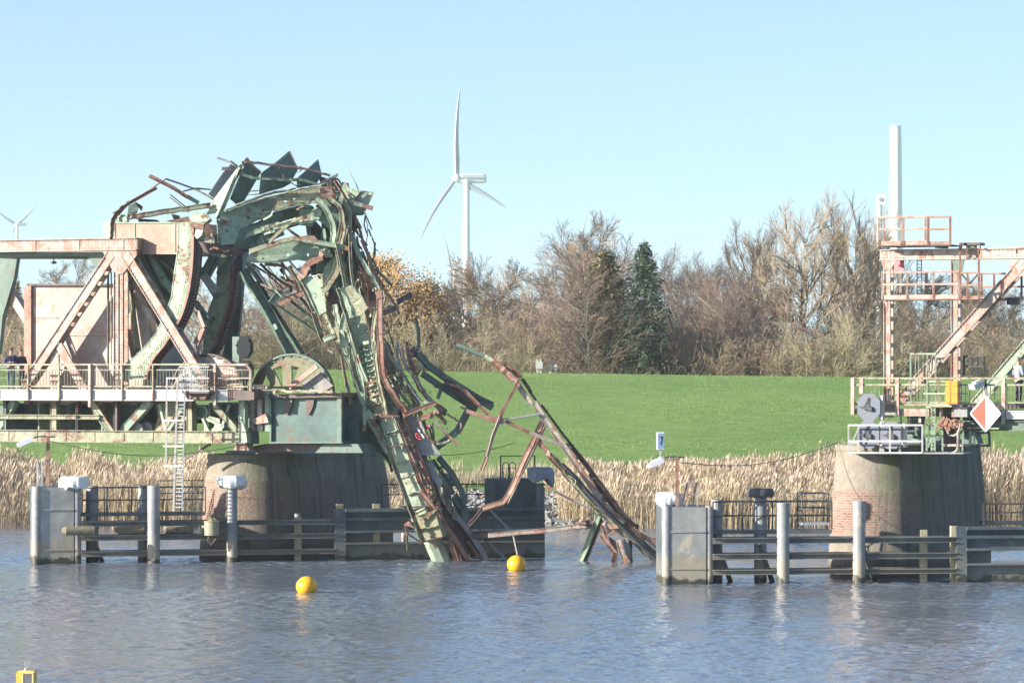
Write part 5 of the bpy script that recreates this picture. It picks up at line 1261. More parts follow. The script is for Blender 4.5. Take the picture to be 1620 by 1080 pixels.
# ---------------------------------------------------------------- right span
def right_span():
    t = thing('truss_span', BR.line(1500, 0, 0), 'pale rusty truss span with walkways and diagonal, standing on the right brick pier', 'bridge span')
    def plate(fr, pts, off, dep, m, name, holes=()):
        mb = MB(); mb.plate([B(fr, *p, off) for p in pts], NN*dep, [[B(fr, *p, off) for p in h] for h in holes]); return mb.build(name, m, t)
    def hb(fr, x0, x1, y0, y1, off, dep, m, name, lip=.0, riv=False):
        xm = (x0+x1)/2; z0 = B(fr, xm, y1, off).z; z1 = B(fr, xm, y0, off).z; h = z1-z0; p = BR.line(fx(fr, x0, 0)[0], z0, off); q = BR.line(fx(fr, x1, 0)[0], z0, off); mb = MB()
        mb.slab(p, q, q+Z3*h, p+Z3*h, NN*dep)
        if lip:
            for zz in (-.02, h-.02): mb.slab(p+Z3*zz-NN*lip, q+Z3*zz-NN*lip, q+Z3*(zz+.04)-NN*lip, p+Z3*(zz+.04)-NN*lip, NN*(lip*2+dep))
        if riv:
            n = int((q-p).length/.17)
            for i in range(n):
                c = p.lerp(q, (i+.5)/n)-NN*.012
                for zz in (.08, h-.08): mb.box(c+Z3*zz, UU*.014, NN*.014, Z3*.014)
            for f in (.14, .26, .42, .62, .85): c = p.lerp(q, f)-NN*.02; mb.box(c+Z3*h*.75, UU*.012, NN*.03, Z3*h*.26)
        return mb.build(name, m, t)
    hb('K', 465, 1750, 324, 402, 0, .5, M['w'], 'top_chord', .07, True)
    hb('K', 1500, 1750, 300, 322, -.05, .6, M['p'], 'chord_cover_plate')
    plate('K', [(470, 408), (595, 408), (552, 492), (498, 492)], -.04, .04, M['w'], 'gusset_plate')
    plate('K', [(1510, 408), (1750, 408), (1750, 540), (1560, 540), (1500, 470)], -.04, .04, M['p'], 'gusset_plate')
    def post(xc, off, w1, ybot, m, name):
        mb = MB(); A = BR.line(xc, B('X', xc, 411, off).z, off); C = BR.line(xc, B('X', xc, ybot, off).z, off); w_ = pxm(w1, A)
        chanbar(mb, A, C, w_, .03); chanbar(mb, A+NN*.42, C+NN*.42, w_, .03)
        for q in (-1, 1): mb.sweep([A+UU*q*w_*.5, C+UU*q*w_*.5], [(-.015, -.05), (.015, -.05), (.015, .05), (-.015, .05)], NN); 
        for q in (-1, 1): mb.sweep([A+UU*q*w_*.5+NN*.42, C+UU*q*w_*.5+NN*.42], [(-.015, -.05), (.015, -.05), (.015, .05), (-.015, .05)], NN)
        L = A.z-C.z; n = int(L/.5)
        for i in range(n): p = C+Z3*(i+.5)*L/n+NN*.21; mb.box(p+UU*w_*.5, UU*.01, NN*.2, Z3*.09)
        rivets(mb, A, C, UU, w_); mb.build(name, m, t)
    post(1403.5, 0, 10, 660, M['p'], 'post'); post(1510, 5.6, 10, 640, M['p'], 'rear_post')
    hb('K', 990, 1750, 330, 400, 5.6, .4, M['w'], 'rear_top_chord', .06)
    built_up('X', (1618, 416), (1424, 632), 15, 0, .5, M['p'], t, 'diagonal', .8)
    built_up('X', (1700, 455), (1541, 640), 14, 5.6, .45, M['l'], t, 'rear_diagonal', .8)
    built_up('X', (1632, 416), (1850, 632), 15, 0, .5, M['p'], t, 'diagonal', .8)
    plate('X', [(1506, 411), (1526, 411), (1522, 430), (1516, 440), (1510, 430)], 5.4, .05, M['d'], 'gusset_plate')
    # upper walkway on the chord
    def frame_rail(fr, x0, x1, yt, ym, yb, off, posts, m, name, kick=None):
        o = MB(); zt, zm, zb = (B(fr, (x0+x1)/2, y, off).z for y in (yt, ym, yb))
        def L(x, z): return BR.line(fx(fr, x, 0)[0], z, off)
        for z in (zt, zm): o.bar(L(x0, z), L(x1, z), .035)
        for x in posts: o.bar(L(x, zb), L(x, zt), .04)
        r_ = o.build(name, m, t)
        if kick:
            k = MB(); z0 = B(fr, (x0+x1)/2, kick[1], off).z; z1 = B(fr, (x0+x1)/2, kick[0], off).z
            k.slab(L(x0, z0), L(x1, z0), L(x1, z1), L(x0, z1), NN*.03); k.build('kick_plate', m, r_)
        return L, zt, zm, zb
    frame_rail('K', 455, 850, 66, 162, 290, -.75, (458, 637, 655, 848), M['p'], 'platform_railing', (258, 292))
    frame_rail('K', 852, 1035, 66, 166, 298, -.74, (855, 1028), M['r'], 'platform_railing', (263, 298))
    frame_rail('K', 500, 1035, 70, 165, 290, .9, (500, 640, 830, 1030), M['p'], 'rear_platform_railing', None)
    hb('K', 455, 1035, 290, 298, -.75, 1.7, M['k'], 'platform_floor')
    hb('K', 905, 970, 298, 314, -.3, .8, M['d'], 'platform_bracket')
    # middle walkway
    frame_rail('K', 482, 1105, 508, 606, 720, -.7, (485, 683, 895, 1100), M['p'], 'walkway_railing', (690, 722))
    frame_rail('K', 1108, 1262, 515, 612, 722, -.68, (1112, 1168, 1258), M['r'], 'walkway_railing', (700, 724))
    hb('K', 482, 1262, 722, 729, -.7, 1.3, M['r'], 'walkway_floor')
    mb = MB(); mb.bar(B('K', 1115, 515, -.66), B('K', 1255, 690, -.66), .03); mb.bar(B('K', 1255, 520, -.64), B('K', 1115, 690, -.64), .03); mb.build('cross_brace', M['b'], t)
    frame_rail('K', 1270, 1750, 520, 626, 720, 1.0, (1280, 1380, 1600, 1700), M['r'], 'walkway_railing', None)
    hb('K', 1270, 1480, 712, 738, .9, .2, M['p'], 'walkway_stringer'); hb('K', 1480, 1750, 706, 722, .9, .2, M['w'], 'walkway_stringer')
    mb = MB(); c = B('K', 1545, 745, .8); mb.box(c, UU*.17, NN*.12, Z3*.12); mb.lathe(c-UU*.2, [(.1, 0), (.14, .08)], 10, axis=-UU); mb.build('floodlight', M['b'], t)
    mb = MB(); mb.bar(B('K', 1108, 275, -.3), B('K', 1108, 722, -.3), .04); mb.bar(B('K', 1162, 310, -.3), B('K', 1162, 400, -.3), .03); mb.bar(B('K', 1258, 408, -.3), B('K', 1258, 722, -.3), .045); mb.build('conduit', M['r'], t)
    hb('K', 1110, 1270, 272, 292, -.3, .7, M['k'], 'junction_tray'); hb('K', 1112, 1118, 292, 318, -.28, .1, M['k'], 'tray_leg'); hb('K', 1262, 1270, 292, 318, -.28, .1, M['k'], 'tray_leg')
    hb('K', 1155, 1222, 292, 314, -.2, .4, M['d'], 'junction_box')
    mb = MB()
    for x in (764, 800): mb.bar(B('K', x, 408, 1.2), B('K', x, 690, 1.2), .018)
    for y in range(420, 690, 26): mb.bar(B('K', 764, y, 1.2), B('K', 800, y, 1.2), .014)
    mb.build('ladder', M['r'], t)
    mb = MB(); mb.bar(B('K', 838, 510, 1.4), B('K', 838, 680, 1.4), .05); mb.bar(B('K', 632, 510, 1.4), B('K', 632, 680, 1.4), .04); mb.build('walkway_post', M['p'], t)
    plate('K', [(496, 729), (530, 729), (522, 815)], -.5, .06, M['w'], 'knee_bracket')
    mb = MB(); c = B('K', 620, 440, 1.0); mb.box(c, UU*.2, NN*.02, Z3*.3); mb.build('faded_red_board', plain('faded_red', (0.62, 0.22, 0.24), .6, .1), t)
    # deck
    hb('L', 248, 290, 590, 635, -.95, .2, M['p'], 'edge_girder_end')
    hb('L', 600, 868, 590, 648, -.9, .2, M['w'], 'edge_girder'); hb('L', 1475, 2000, 608, 668, -.95, .12, M['white'], 'edge_girder', .05)
    hb('L', 486, 600, 560, 640, -.3, .2, M['a'], 'bearing_box')
    hb('L', 240, 1000, 545, 560, -.9, 6, M['w'], 'deck')
    hb('L', 870, 2000, 560, 590, -.2, 6, M['k'], 'deck')
    hb('L', 1130, 2100, 690, 762, .4, .25, M['d'], 'bottom_chord', .1); hb('L', 1130, 2000, 605, 690, 1.2, 4, M['d'], 'floor_beam_row')
    hb('L', 700, 1180, 590, 650, .6, 4.5, M['d'], 'end_cross_beam')
    rl, zt, zm, zb = frame_rail('L', 236, 2000, 345, 398, 540, -.95, (243, 600, 940), M['y'], 'deck_railing', None)
    mb = MB(); x = 262
    while x < 2000:
        if not 1000 < x < 1105: mb.bar(rl(x, zm), rl(x, zb+.03), .012)
        x += 33
    mb.bar(rl(236, zb), rl(2000, zb), .025); mb.build('balusters', M['y'], t)
    for x, y1 in ((318, 470), (1455, 712), (606, 640), (248, 636)):
        mb = MB(); p = BR.line(fx('L', x, 0)[0], B('L', x, y1, -1).z, -1.0); h = zt-p.z; mb.box(p+Z3*h/2, UU*.07, NN*.05, Z3*h/2); mb.build('railing_post', M['w'], t)
    frame_rail('L', 1135, 1305, 170, 250, 325, 5.9, (1140, 1205, 1250, 1302), M['b'], 'rear_railing', None)
    # barred gate
    mb = MB()
    for x in (712, 750, 776, 812, 846, 880, 912): mb.bar(B('L', x, 150, -.4), B('L', x, 540, -.4), .03 if x in (712, 912, 846) else .014)
    for y in (150, 540): mb.bar(B('L', 710, y, -.4), B('L', 914, y, -.4), .03)
    mb.build('barred_gate', M['l'], t)
    # lower maintenance cage and pipes
    mb = MB()
    for x0, y0, x1, y1 in ((845, 360, 840, 940), (905, 575, 905, 940), (880, 575, 880, 935), (835, 575, 970, 575), (815, 468, 1180, 468), (860, 370, 1000, 370), (965, 660, 968, 950), (1100, 680, 1100, 950), (1130, 760, 1125, 930), (940, 680, 900, 760), (850, 900, 905, 740), (815, 940, 905, 940)):
        mb.bar(B('L', x0, y0, -1.0), B('L', x1, y1, -1.0), .03)
    for y in range(600, 940, 28): mb.bar(B('L', 880, y, -1.0), B('L', 906, y, -1.0), .015)
    mb.build('access_cage', M['l'], t)
    hb('L', 975, 1165, 872, 890, -.9, .15, M['w'], 'cage_beam')
    mb = MB(); mb.tube([B('L', *p, -1.1) for p in ((905, 942), (1050, 942), (1080, 925), (1090, 890), (1090, 760))], .04, 6); mb.tube([B('L', *p, -1.1) for p in ((985, 720), (1020, 800), (1060, 805), (1095, 780), (1110, 720))], .04, 6); mb.build('curved_pipe', M['w'], t)
    mb = MB(); rnd = random.Random(8); c = B('L', 1045, 712, -.9)
    mb.lathe(c-UU*.45, [(.1, 0), (.2, .05), (.24, .3), (.2, .34), (.22, .6), (.12, .8), (.1, .95)], 16, axis=UU)
    for i in range(22): mb.box(c+UU*rnd.uniform(-.5, .5)+Z3*rnd.uniform(-.26, .26)-NN*.15, UU*rnd.uniform(.03, .1), NN*.1, Z3*rnd.uniform(.02, .07))
    mb.build('winch_motor', M['r'], t)
    hb('L', 860, 1040, 548, 575, -1.1, .5, M['y'], 'cage_tray'); hb('L', 1060, 1165, 575, 655, -.9, .5, M['a'], 'cable_box')
    for x0, x1, y0, y1 in ((685, 705, 590, 720), (775, 795, 590, 700), (945, 968, 575, 655), (1040, 1058, 590, 655), (625, 636, 640, 720), (1178, 1196, 765, 890), (1214, 1224, 780, 880)):
        hb('L', x0, x1, y0, y1, -.7, .1, M['w'] if x0 < 1100 else M['g'], 'hanger')
    mb = MB()
    for p0, p1 in (((1340, 770), (1345, 885)), ((1230, 880), (1350, 885)), ((1215, 790), (1345, 775))): mb.bar(B('L', *p0, -.2), B('L', *p1, -.2), .045)
    mb.build('outrigger_frame', M['b'], t)
    hb('L', 1140, 1420, 740, 752, -.1, .3, M['y'], 'cable_ledge')
    rnd = random.Random(12)
    for i in range(16):
        mb = MB(); x = rnd.uniform(640, 1190); y = rnd.uniform(665, 870); mb.bar(B('L', x, y, .6), B('L', x+rnd.uniform(-120, 120), y+rnd.uniform(-30, 30), .6), rnd.uniform(.02, .06)); mb.build('bearing_pipe', M['d'], t)
    for x in (720, 1000, 1180):
        mb = MB(); A = B('L', x, 655, 1.2); mb.plate([B('L', *p, .7) for p in ((x-60, 870), (x-30, 760), (x-40, 650), (x+60, 650), (x+40, 780), (x+70, 870))], NN*.9); mb.build('bearing_block', M['d' if x != 1000 else 'k'], t)
    # white frame rail below the signals, with its grille floor
    o = MB()
    def fr_(x0, y0, x1, y1, r=.03): o.bar(B('L', x0, y0, -1.9), B('L', x1, y1, -1.9), r)
    fr_(212, 720, 808, 720); fr_(212, 848, 808, 848); fr_(212, 942, 808, 942); fr_(215, 720, 215, 942); fr_(546, 720, 546, 942); fr_(806, 720, 806, 942); fr_(215, 935, 300, 725, .02)
    o.build('signal_platform_rail', M['white'], t)
    mb = MB(); mb.slab(B('L', 212, 950, -1.9), B('L', 1135, 950, -1.9), B('L', 1135, 942, -1.9), B('L', 212, 942, -1.9), NN*1.3); mb.build('signal_platform_floor', M['a'], t)
    mb = MB(); mb.bar(B('L', 295, 870, -1.4), B('L', 295, 930, -1.4), .04); mb.bar(B('L', 480, 480, -1.3), B('L', 480, 930, -1.3), .09); mb.bar(B('L', 625, 870, -1.4), B('L', 625, 930, -1.4), .04); mb.bar(B('L', 650, 770, -1.4), B('L', 760, 765, -1.4), .03); mb.build('signal_support', M['white'], t)
    return t
right_span()
def right_things():
    # yellow cabinet
    a = B('L', 1050, 550, -1.15); zt = B('L', 1050, 365, -1.15).z; w_ = pxm(9.6, a)
    t = thing('cabinet', a, 'orange yellow electrical cabinet on the right span walkway', 'cabinet')
    ym = plain('cabinet_yellow', (0.66, 0.27, 0.02), .5, .08); mb = MB(); mb.box(Vector((a.x, a.y, (a.z+zt)/2)), UU*w_, NN*.2, Z3*((zt-a.z)/2)); mb.build('cabinet_body', ym, t)
    mb = MB()
    for f in (.05, .48, .78): mb.box(Vector((a.x, a.y, a.z+(zt-a.z)*f))-NN*.205, UU*w_, NN*.008, Z3*.018)
    mb.box(Vector((a.x, a.y, (a.z+zt)/2))-NN*.205-UU*w_*.25, UU*.02, NN*.012, Z3*((zt-a.z)/2)); mb.build('door_seam', plain('cabinet_seam', (0.45, 0.22, 0.05), .6), t)
    # floodlight
    c = B('L', 1240, 402, -1.3); s = c.y/F
    t = thing('floodlight', c, 'grey box floodlight tilted outwards beside the orange cabinet', 'floodlight')
    d = Vector((-.75, -.35, -.3)).normalized(); u = Vector((0, 0, 1)).cross(d).normalized(); v_ = d.cross(u)
    mb = MB(); mb.box(c, d*.22, u*.20, v_*.10); mb.box(c+v_*.12-d*.05, d*.14, u*.14, v_*.04); mb.build('lamp_head', M['galv'], t)
    mb = MB(); mb.box(c+d*.225, d*.01, u*.17, v_*.075); mb.build('glass', plain('lamp_glass', (.7, .75, .8), .15), t)
    mb = MB(); mb.bar(c-d*.2, B('L', 1310, 410, -1.2), .03); mb.bar(B('L', 1310, 350, -1.2), B('L', 1320, 480, -1.2), .04); mb.build('bracket', M['b'], t)
    # diamond sign
    c = B('L', 1311, 627, -1.35); s = c.y/F; a, b = 26*s, 30*s
    t = thing('diamond_sign', c, 'diamond shaped shipping sign, left half salmon red and right half white', 'sign')
    def dia(q, off, half=None):
        pts = []
        if half in (None, 'l'): pts += [(0, -b*q), (-a*q, -b*.0)] if half else []
        k = .1
        full = [(-k*a, b*(1-k)), (-a*(1-k), k*b), (-a*(1-k*.3), 0), (-a*(1-k), -k*b), (-k*a, -b*(1-k)), (0, -b*(1-k*.3)), (k*a, -b*(1-k)), (a*(1-k), -k*b), (a*(1-k*.3), 0), (a*(1-k), k*b), (k*a, b*(1-k)), (0, b*(1-k*.3))]
        if half == 'l': full = [p for p in full if p[0] <= 0]
        return [c-NN*off+UU*x*q+Z3*z*q for x, z in full]
    mb = MB(); mb.plate(dia(1, 0), NN*.05); mb.build('sign_plate', plain('sign_white', (0.86, 0.85, 0.87), .5, .02), t)
    mb = MB(); mb.plate([c-NN*.006+UU*x*a+Z3*z*b for x, z in ((0, .86), (-.05, .82), (-.86, .03), (-.86, -.03), (-.05, -.82), (0, -.86))], NN*.005); mb.build('red_half', plain('sign_salmon_red', (0.66, 0.10, 0.06), .5, .03), t)
    mb = MB(); mb.bar(c+NN*.1+Z3*b, B('L', 1310, 420, -1.25), .04); mb.bar(c+NN*.08+Z3*b*.3, c+NN*.5+Z3*b*.3, .04); mb.build('sign_post', M['a'], t)
right_things()

# ---------------------------------------------------------------- people
SKIN = plain('skin', (0.50, 0.30, 0.22), .6, .05)
def person(foot, h, face, jacket, trousers, hair, label, arms='rail', carry=None):
    """one skinned body, head with features, clothing as children; face = direction the person looks"""
    t = thing('person', foot, label, 'person', 'people on the bridge')
    f = Vector((face[0], face[1], 0)).normalized(); s = Vector((f.y, -f.x, 0)); k = h/1.75
    def W(a, b, c): return s*a*k+f*b*k+Z3*c*k
    # joints (side, forward, height), radius
    def body(name, nodes, edges, m, sub=2):
        me = bpy.data.meshes.new(name); me.from_pydata([W(*n[:3]) for n in nodes], edges, []); o = bpy.data.objects.new(name, me); COL.objects.link(o); o.parent = t
        sk = o.modifiers.new('skin', 'SKIN'); sk.use_smooth_shade = True
        for i, n in enumerate(nodes): r = n[3] if isinstance(n[3], tuple) else (n[3], n[3]); me.skin_vertices[0].data[i].radius = (r[0]*k, r[1]*k)
        me.skin_vertices[0].data[0].use_root = True
        sb = o.modifiers.new('sub', 'SUBSURF'); sb.levels = sub; sb.render_levels = sub
        me.materials.append(m); return o
    ha = [(.20, .30, 1.06), (-.20, .30, 1.06)] if arms == 'rail' else [(.06, .24, 1.17), (-.05, .25, 1.17)]
    el = [(.27, .02, 1.12), (-.27, .02, 1.12)] if arms == 'rail' else [(.28, .04, 1.10), (-.28, .04, 1.10)]
    nodes = [(0, 0, .95, (.14, .10)), (0, .01, 1.15, (.135, .10)), (0, .0, 1.36, (.165, .11)), (0, 0, 1.48, (.06, .06)), (0, .02, 1.56, (.055, .055)), (0, .03, 1.66, (.078, .092)), (0, .03, 1.73, (.055, .07))]
    edges = [(i, i+1) for i in range(6)]
    for q, (h_, e_) in zip((1, -1), zip(ha, el)):
        b = len(nodes); nodes += [(q*.19, 0, 1.40, .06), (*e_, .045), (*h_, .032), (h_[0]*.9, h_[1]+.07, h_[2]-.01, .03)]; edges += [(2, b), (b, b+1), (b+1, b+2), (b+2, b+3)]
        for j, (dx, dz) in enumerate(((-.024, .004), (-.008, .008), (.008, .007), (.024, .0))):
            nodes += [(h_[0]*.9+dx, h_[1]+.115, h_[2]-.012+dz, .009), (h_[0]*.9+dx, h_[1]+.145, h_[2]-.035+dz, .0075)]; n_ = len(nodes); edges += [(b+3, n_-2), (n_-2, n_-1)]
        nodes += [(h_[0]*.9-q*.04, h_[1]+.075, h_[2]-.012, .009)]; edges.append((b+3, len(nodes)-1))
    for q in (1, -1):
        b = len(nodes); nodes += [(q*.09, 0, .86, .085), (q*.10, .03, .48, .058), (q*.10, -.01, .09, .04), (q*.11, .13, .045, .037)]; edges += [(0, b), (b, b+1), (b+1, b+2), (b+2, b+3)]
    body('body', nodes, edges, SKIN, 1)
    # jacket
    nodes = [(0, 0, .90, (.165, .125)), (0, .01, 1.10, (.155, .125)), (0, 0, 1.34, (.19, .13)), (0, 0, 1.46, (.085, .08))]; edges = [(0, 1), (1, 2), (2, 3)]
    for q, (h_, e_) in zip((1, -1), zip(ha, el)):
        b = len(nodes); nodes += [(q*.195, 0, 1.39, .078), (*e_, .062), (h_[0], h_[1]-.02, h_[2], .045)]; edges += [(2, b), (b, b+1), (b+1, b+2)]
    body('jacket', nodes, edges, jacket)
    nodes = [(0, 0, .93, (.15, .115))]; edges = []
    for q in (1, -1):
        b = len(nodes); nodes += [(q*.09, 0, .82, .098), (q*.10, .03, .48, .072), (q*.10, -.01, .11, .058)]; edges += [(0, b), (b, b+1), (b+1, b+2)]
    body('trousers', nodes, edges, trousers)
    for q in (1, -1):
        mb = MB(); c = foot+W(q*.105, .05, .04); mb.sweep([c+W(0, -.12, 0), c+W(0, .0, 0), c+W(0, .13, -.01), c+W(0, .16, -.015)], [(-.045, -.04), (.045, -.04), (.04, .035), (-.04, .035)], Z3, scale=[.8, 1, .95, .5]); mb.build('shoe', plain('shoe_dark', (.05, .05, .05)), t)
    # hair cap, ears, nose, eyes, mouth
    hc = foot+W(0, .01, 1.685)
    mb = MB(); n = 16; rows = [(1.0, -.05), (1.04, .0), (.92, .05), (.66, .085), (.1, .1)]
    vs = [hc+s*math.cos(2*math.pi*j/n)*.085*k*r+f*math.sin(2*math.pi*j/n)*.10*k*r-f*.012+Z3*z*k*1.05+Z3*(.02*max(0, math.sin(2*math.pi*j/n)) if i == 0 else 0)*2 for i, (r, z) in enumerate(rows) for j in range(n)]
    mb.add(vs, [(i*n+j, i*n+(j+1) % n, (i+1)*n+(j+1) % n, (i+1)*n+j) for i in range(4) for j in range(n)]+[tuple(4*n+j for j in range(n))]); mb.build('hair', hair, t, smooth=True)
    mb = MB(); c = foot+W(0, .12, 1.63)
    mb.add([c+W(-.014, 0, -.012), c+W(.014, 0, -.012), c+W(0, .03, -.01), c+W(0, .0, .03)], [(0, 1, 2), (0, 2, 3), (1, 3, 2), (0, 3, 1)])
    for q in (-1, 1): mb.box(foot+W(q*.083, .02, 1.635), s*.008*k, f*.018*k, Z3*.03*k)
    mb.build('nose_and_ears', SKIN, t)
    mb = MB()
    for q in (-1, 1): mb.box(foot+W(q*.03, .117, 1.655), s*.011*k, f*.006, Z3*.006*k)
    mb.box(foot+W(0, .115, 1.592), s*.022*k, f*.006, Z3*.004*k); mb.build('eyes_and_mouth', plain('dark_features', (.08, .04, .035)), t)
    return t
fz = B('X', 60, 617).z+.04
p = BR.line(17.5, fz, -.45); person(p, 1.74, (.25, -1), plain('dark_blue_jacket', (.03, .04, .085), .8), plain('blue_jeans', (.10, .14, .22), .8), plain('dark_cap', (.04, .035, .04)), 'person in dark blue jacket and jeans leaning at the left railing, hands together', 'front')
p = BR.line(33, fz, .2); person(p, 1.70, (.7, -.8), plain('navy_coat', (.035, .035, .07), .8), plain('grey_trousers', (.12, .12, .14), .8), plain('brown_hair', (.12, .07, .045)), 'person in navy coat standing half behind the brown counterweight corner', 'rail')
p = BR.line(1610.5, B('L', 1575, 556).z, .2); person(p, 1.80, (.9, .55), plain('grey_hoodie', (.27, .30, .34), .85), plain('dark_trousers', (.035, .035, .05), .8), plain('short_light_hair', (.32, .22, .16)), 'person in light grey hooded jacket and dark trousers on the right span', 'rail')
# ---------------------------------------------------------------- the collapsed leaf
LEAF2 = thing('torn_truss', P(900, 888, 148.5), 'torn rusty truss frame leaning down into the river, right of the fallen girders', 'bridge wreck')
HOT = Vector((0, 0, 0))
def wpt(fr, x, y, d): px, py = fx(fr, x, y); return P(px, py, 150+.75*d)
def dens(pts, step, rnd, jit):
    o = [pts[0]]
    for a, b in zip(pts[:-1], pts[1:]):
        n = max(1, int((b-a).length/step))
        for i in range(1, n+1):
            p = a.lerp(b, i/n)
            if jit: p = p+Vector((rnd.gauss(0, jit), rnd.gauss(0, jit), rnd.gauss(0, jit)))
            o.append(p)
    return o
def member(par, name, m, fr, w, t, yaw, sec, pts, sm, seed, rv=True):
    rnd = random.Random(seed); q = [wpt(fr, *p) for p in pts]
    if sm: q = smooth_path(q, 5)
    wm = w/FRM[fr][2]/F*148; jit = .012 if len(q) > 2 or wm < .25 else .006
    q = dens(q, .55, rnd, jit)
    nrm = Vector((math.sin(R(yaw)), -math.cos(R(yaw)), .12))
    h = wm/2; e = .02; k = min(.05, t*.4)
    S = {'b': [(-h, 0), (h, 0), (h, -t), (-h, -t)],
         'c': [(-h, k), (-h+e, k), (-h+e, e), (h-e, e), (h-e, k), (h, k), (h, k-t), (-h, k-t)],
         'i': [(-h, k), (-h+e, k), (-h+e, e), (h-e, e), (h-e, k), (h, k), (h, -t*.5), (h-e, -t*.5), (h-e, -e), (-h+e, -e), (-h+e, -t*.5), (-h, -t*.5)],
         'l': [(-h, e), (h-e, e), (h-e, t), (h, t), (h, 0), (-h, 0)],
         'p': [(-h, 0), (h, 0), (h, -.025), (-h, -.025)],
         'r': [(h*math.cos(a*.785), h*math.sin(a*.785)) for a in range(8)]}[sec]
    mb = MB(); mb.sweep(q, S, nrm, twist=rnd.uniform(-.25, .25) if len(q) > 3 else 0)
    if sec in 'cil' and wm > .16 and rv:       # rivet heads along the edges
        for a, b in zip(q[:-1], q[1:]):
            d = (b-a); L = d.length; d = d/L; s = d.cross(nrm).normalized(); N = s.cross(d); n = max(1, int(L/.14))
            for i in range(n):
                for f in (-.3, .3): mb.box(a.lerp(b, (i+.5)/n)+s*f*wm+N*(e+.008), d*.012, s*.012, N*.012)
        if wm > .3:
            for i in range(1, len(q)-1, 2):    # stiffeners across the web
                d = (q[i+1]-q[i-1]).normalized(); s = d.cross(nrm).normalized(); N = s.cross(d); mb.box(q[i]+N*(e+t*.2), d*.012, s*(h-e*2), N*t*.2)
    return mb.build(name, m, par)
def wplate(par, name, m, fr, t, yaw, tilt, d0, pts, holes=(), crump=.03, seed=1):
    rnd = random.Random(seed); Q = []
    cx = sum(p[0] for p in pts)/len(pts); cy = sum(p[1] for p in pts)/len(pts); c = wpt(fr, cx, cy, d0)
    nrm = Vector((math.sin(R(yaw))*math.cos(R(tilt)), -math.cos(R(yaw))*math.cos(R(tilt)), math.sin(R(tilt))))
    def proj(x, y, j=0):
        px, py = fx(fr, x, y); r = (P(px, py, 100)-Vector((0, 0, EYE))); o = Vector((0, 0, EYE))
        k = nrm.dot(c-o)/nrm.dot(r); return o+r*k+nrm*rnd.gauss(0, j)
    hh = []
    for x, y, r in holes: hh.append([proj(x+r*math.cos(i*.628), y+r*.8*math.sin(i*.628)) for i in range(10)])
    mb = MB(); mb.plate([proj(x, y, crump) for x, y in pts], -nrm*t, hh)
    P0 = [proj(x, y) for x, y in pts]     # rivets and a stiffening lip along the rim
    for a, b in zip(P0, P0[1:]+P0[:1]):
        L = (b-a).length; n = int(L/.15); cc = c
        for i in range(n):
            p = a.lerp(b, (i+.5)/n); p = p+(cc-p).normalized()*.07+nrm*.015; mb.box(p, Vector((.013, 0, 0)), nrm*.012, Z3*.013)
    return mb.build(name, m, par)
def parse(par, txt):
    for ln, s in enumerate(txt.strip().splitlines()):
        s = s.split('#')[0].strip()
        if not s: continue
        h, body = s.split('|'); h = h.split(); pts = []; hol = []; d = 0
        for tok in body.split():
            if tok.startswith('h:'): hol.append(tuple(float(v) for v in tok[2:].split(','))); continue
            v = [float(q) for q in tok.split(',')]
            if len(v) > 2: d = v[2]
            pts.append((v[0], v[1], d))
        if h[0] == 'P': wplate(par, h[1], M[h[2]], h[3], float(h[4]), float(h[5]), float(h[6]), float(h[7]), [p[:2] for p in pts], hol, seed=ln)
        else: member(par, h[0], M[h[1]], h[2], float(h[3]), float(h[4]), float(h[5]), h[6], pts, len(h) > 7, ln*7+3)
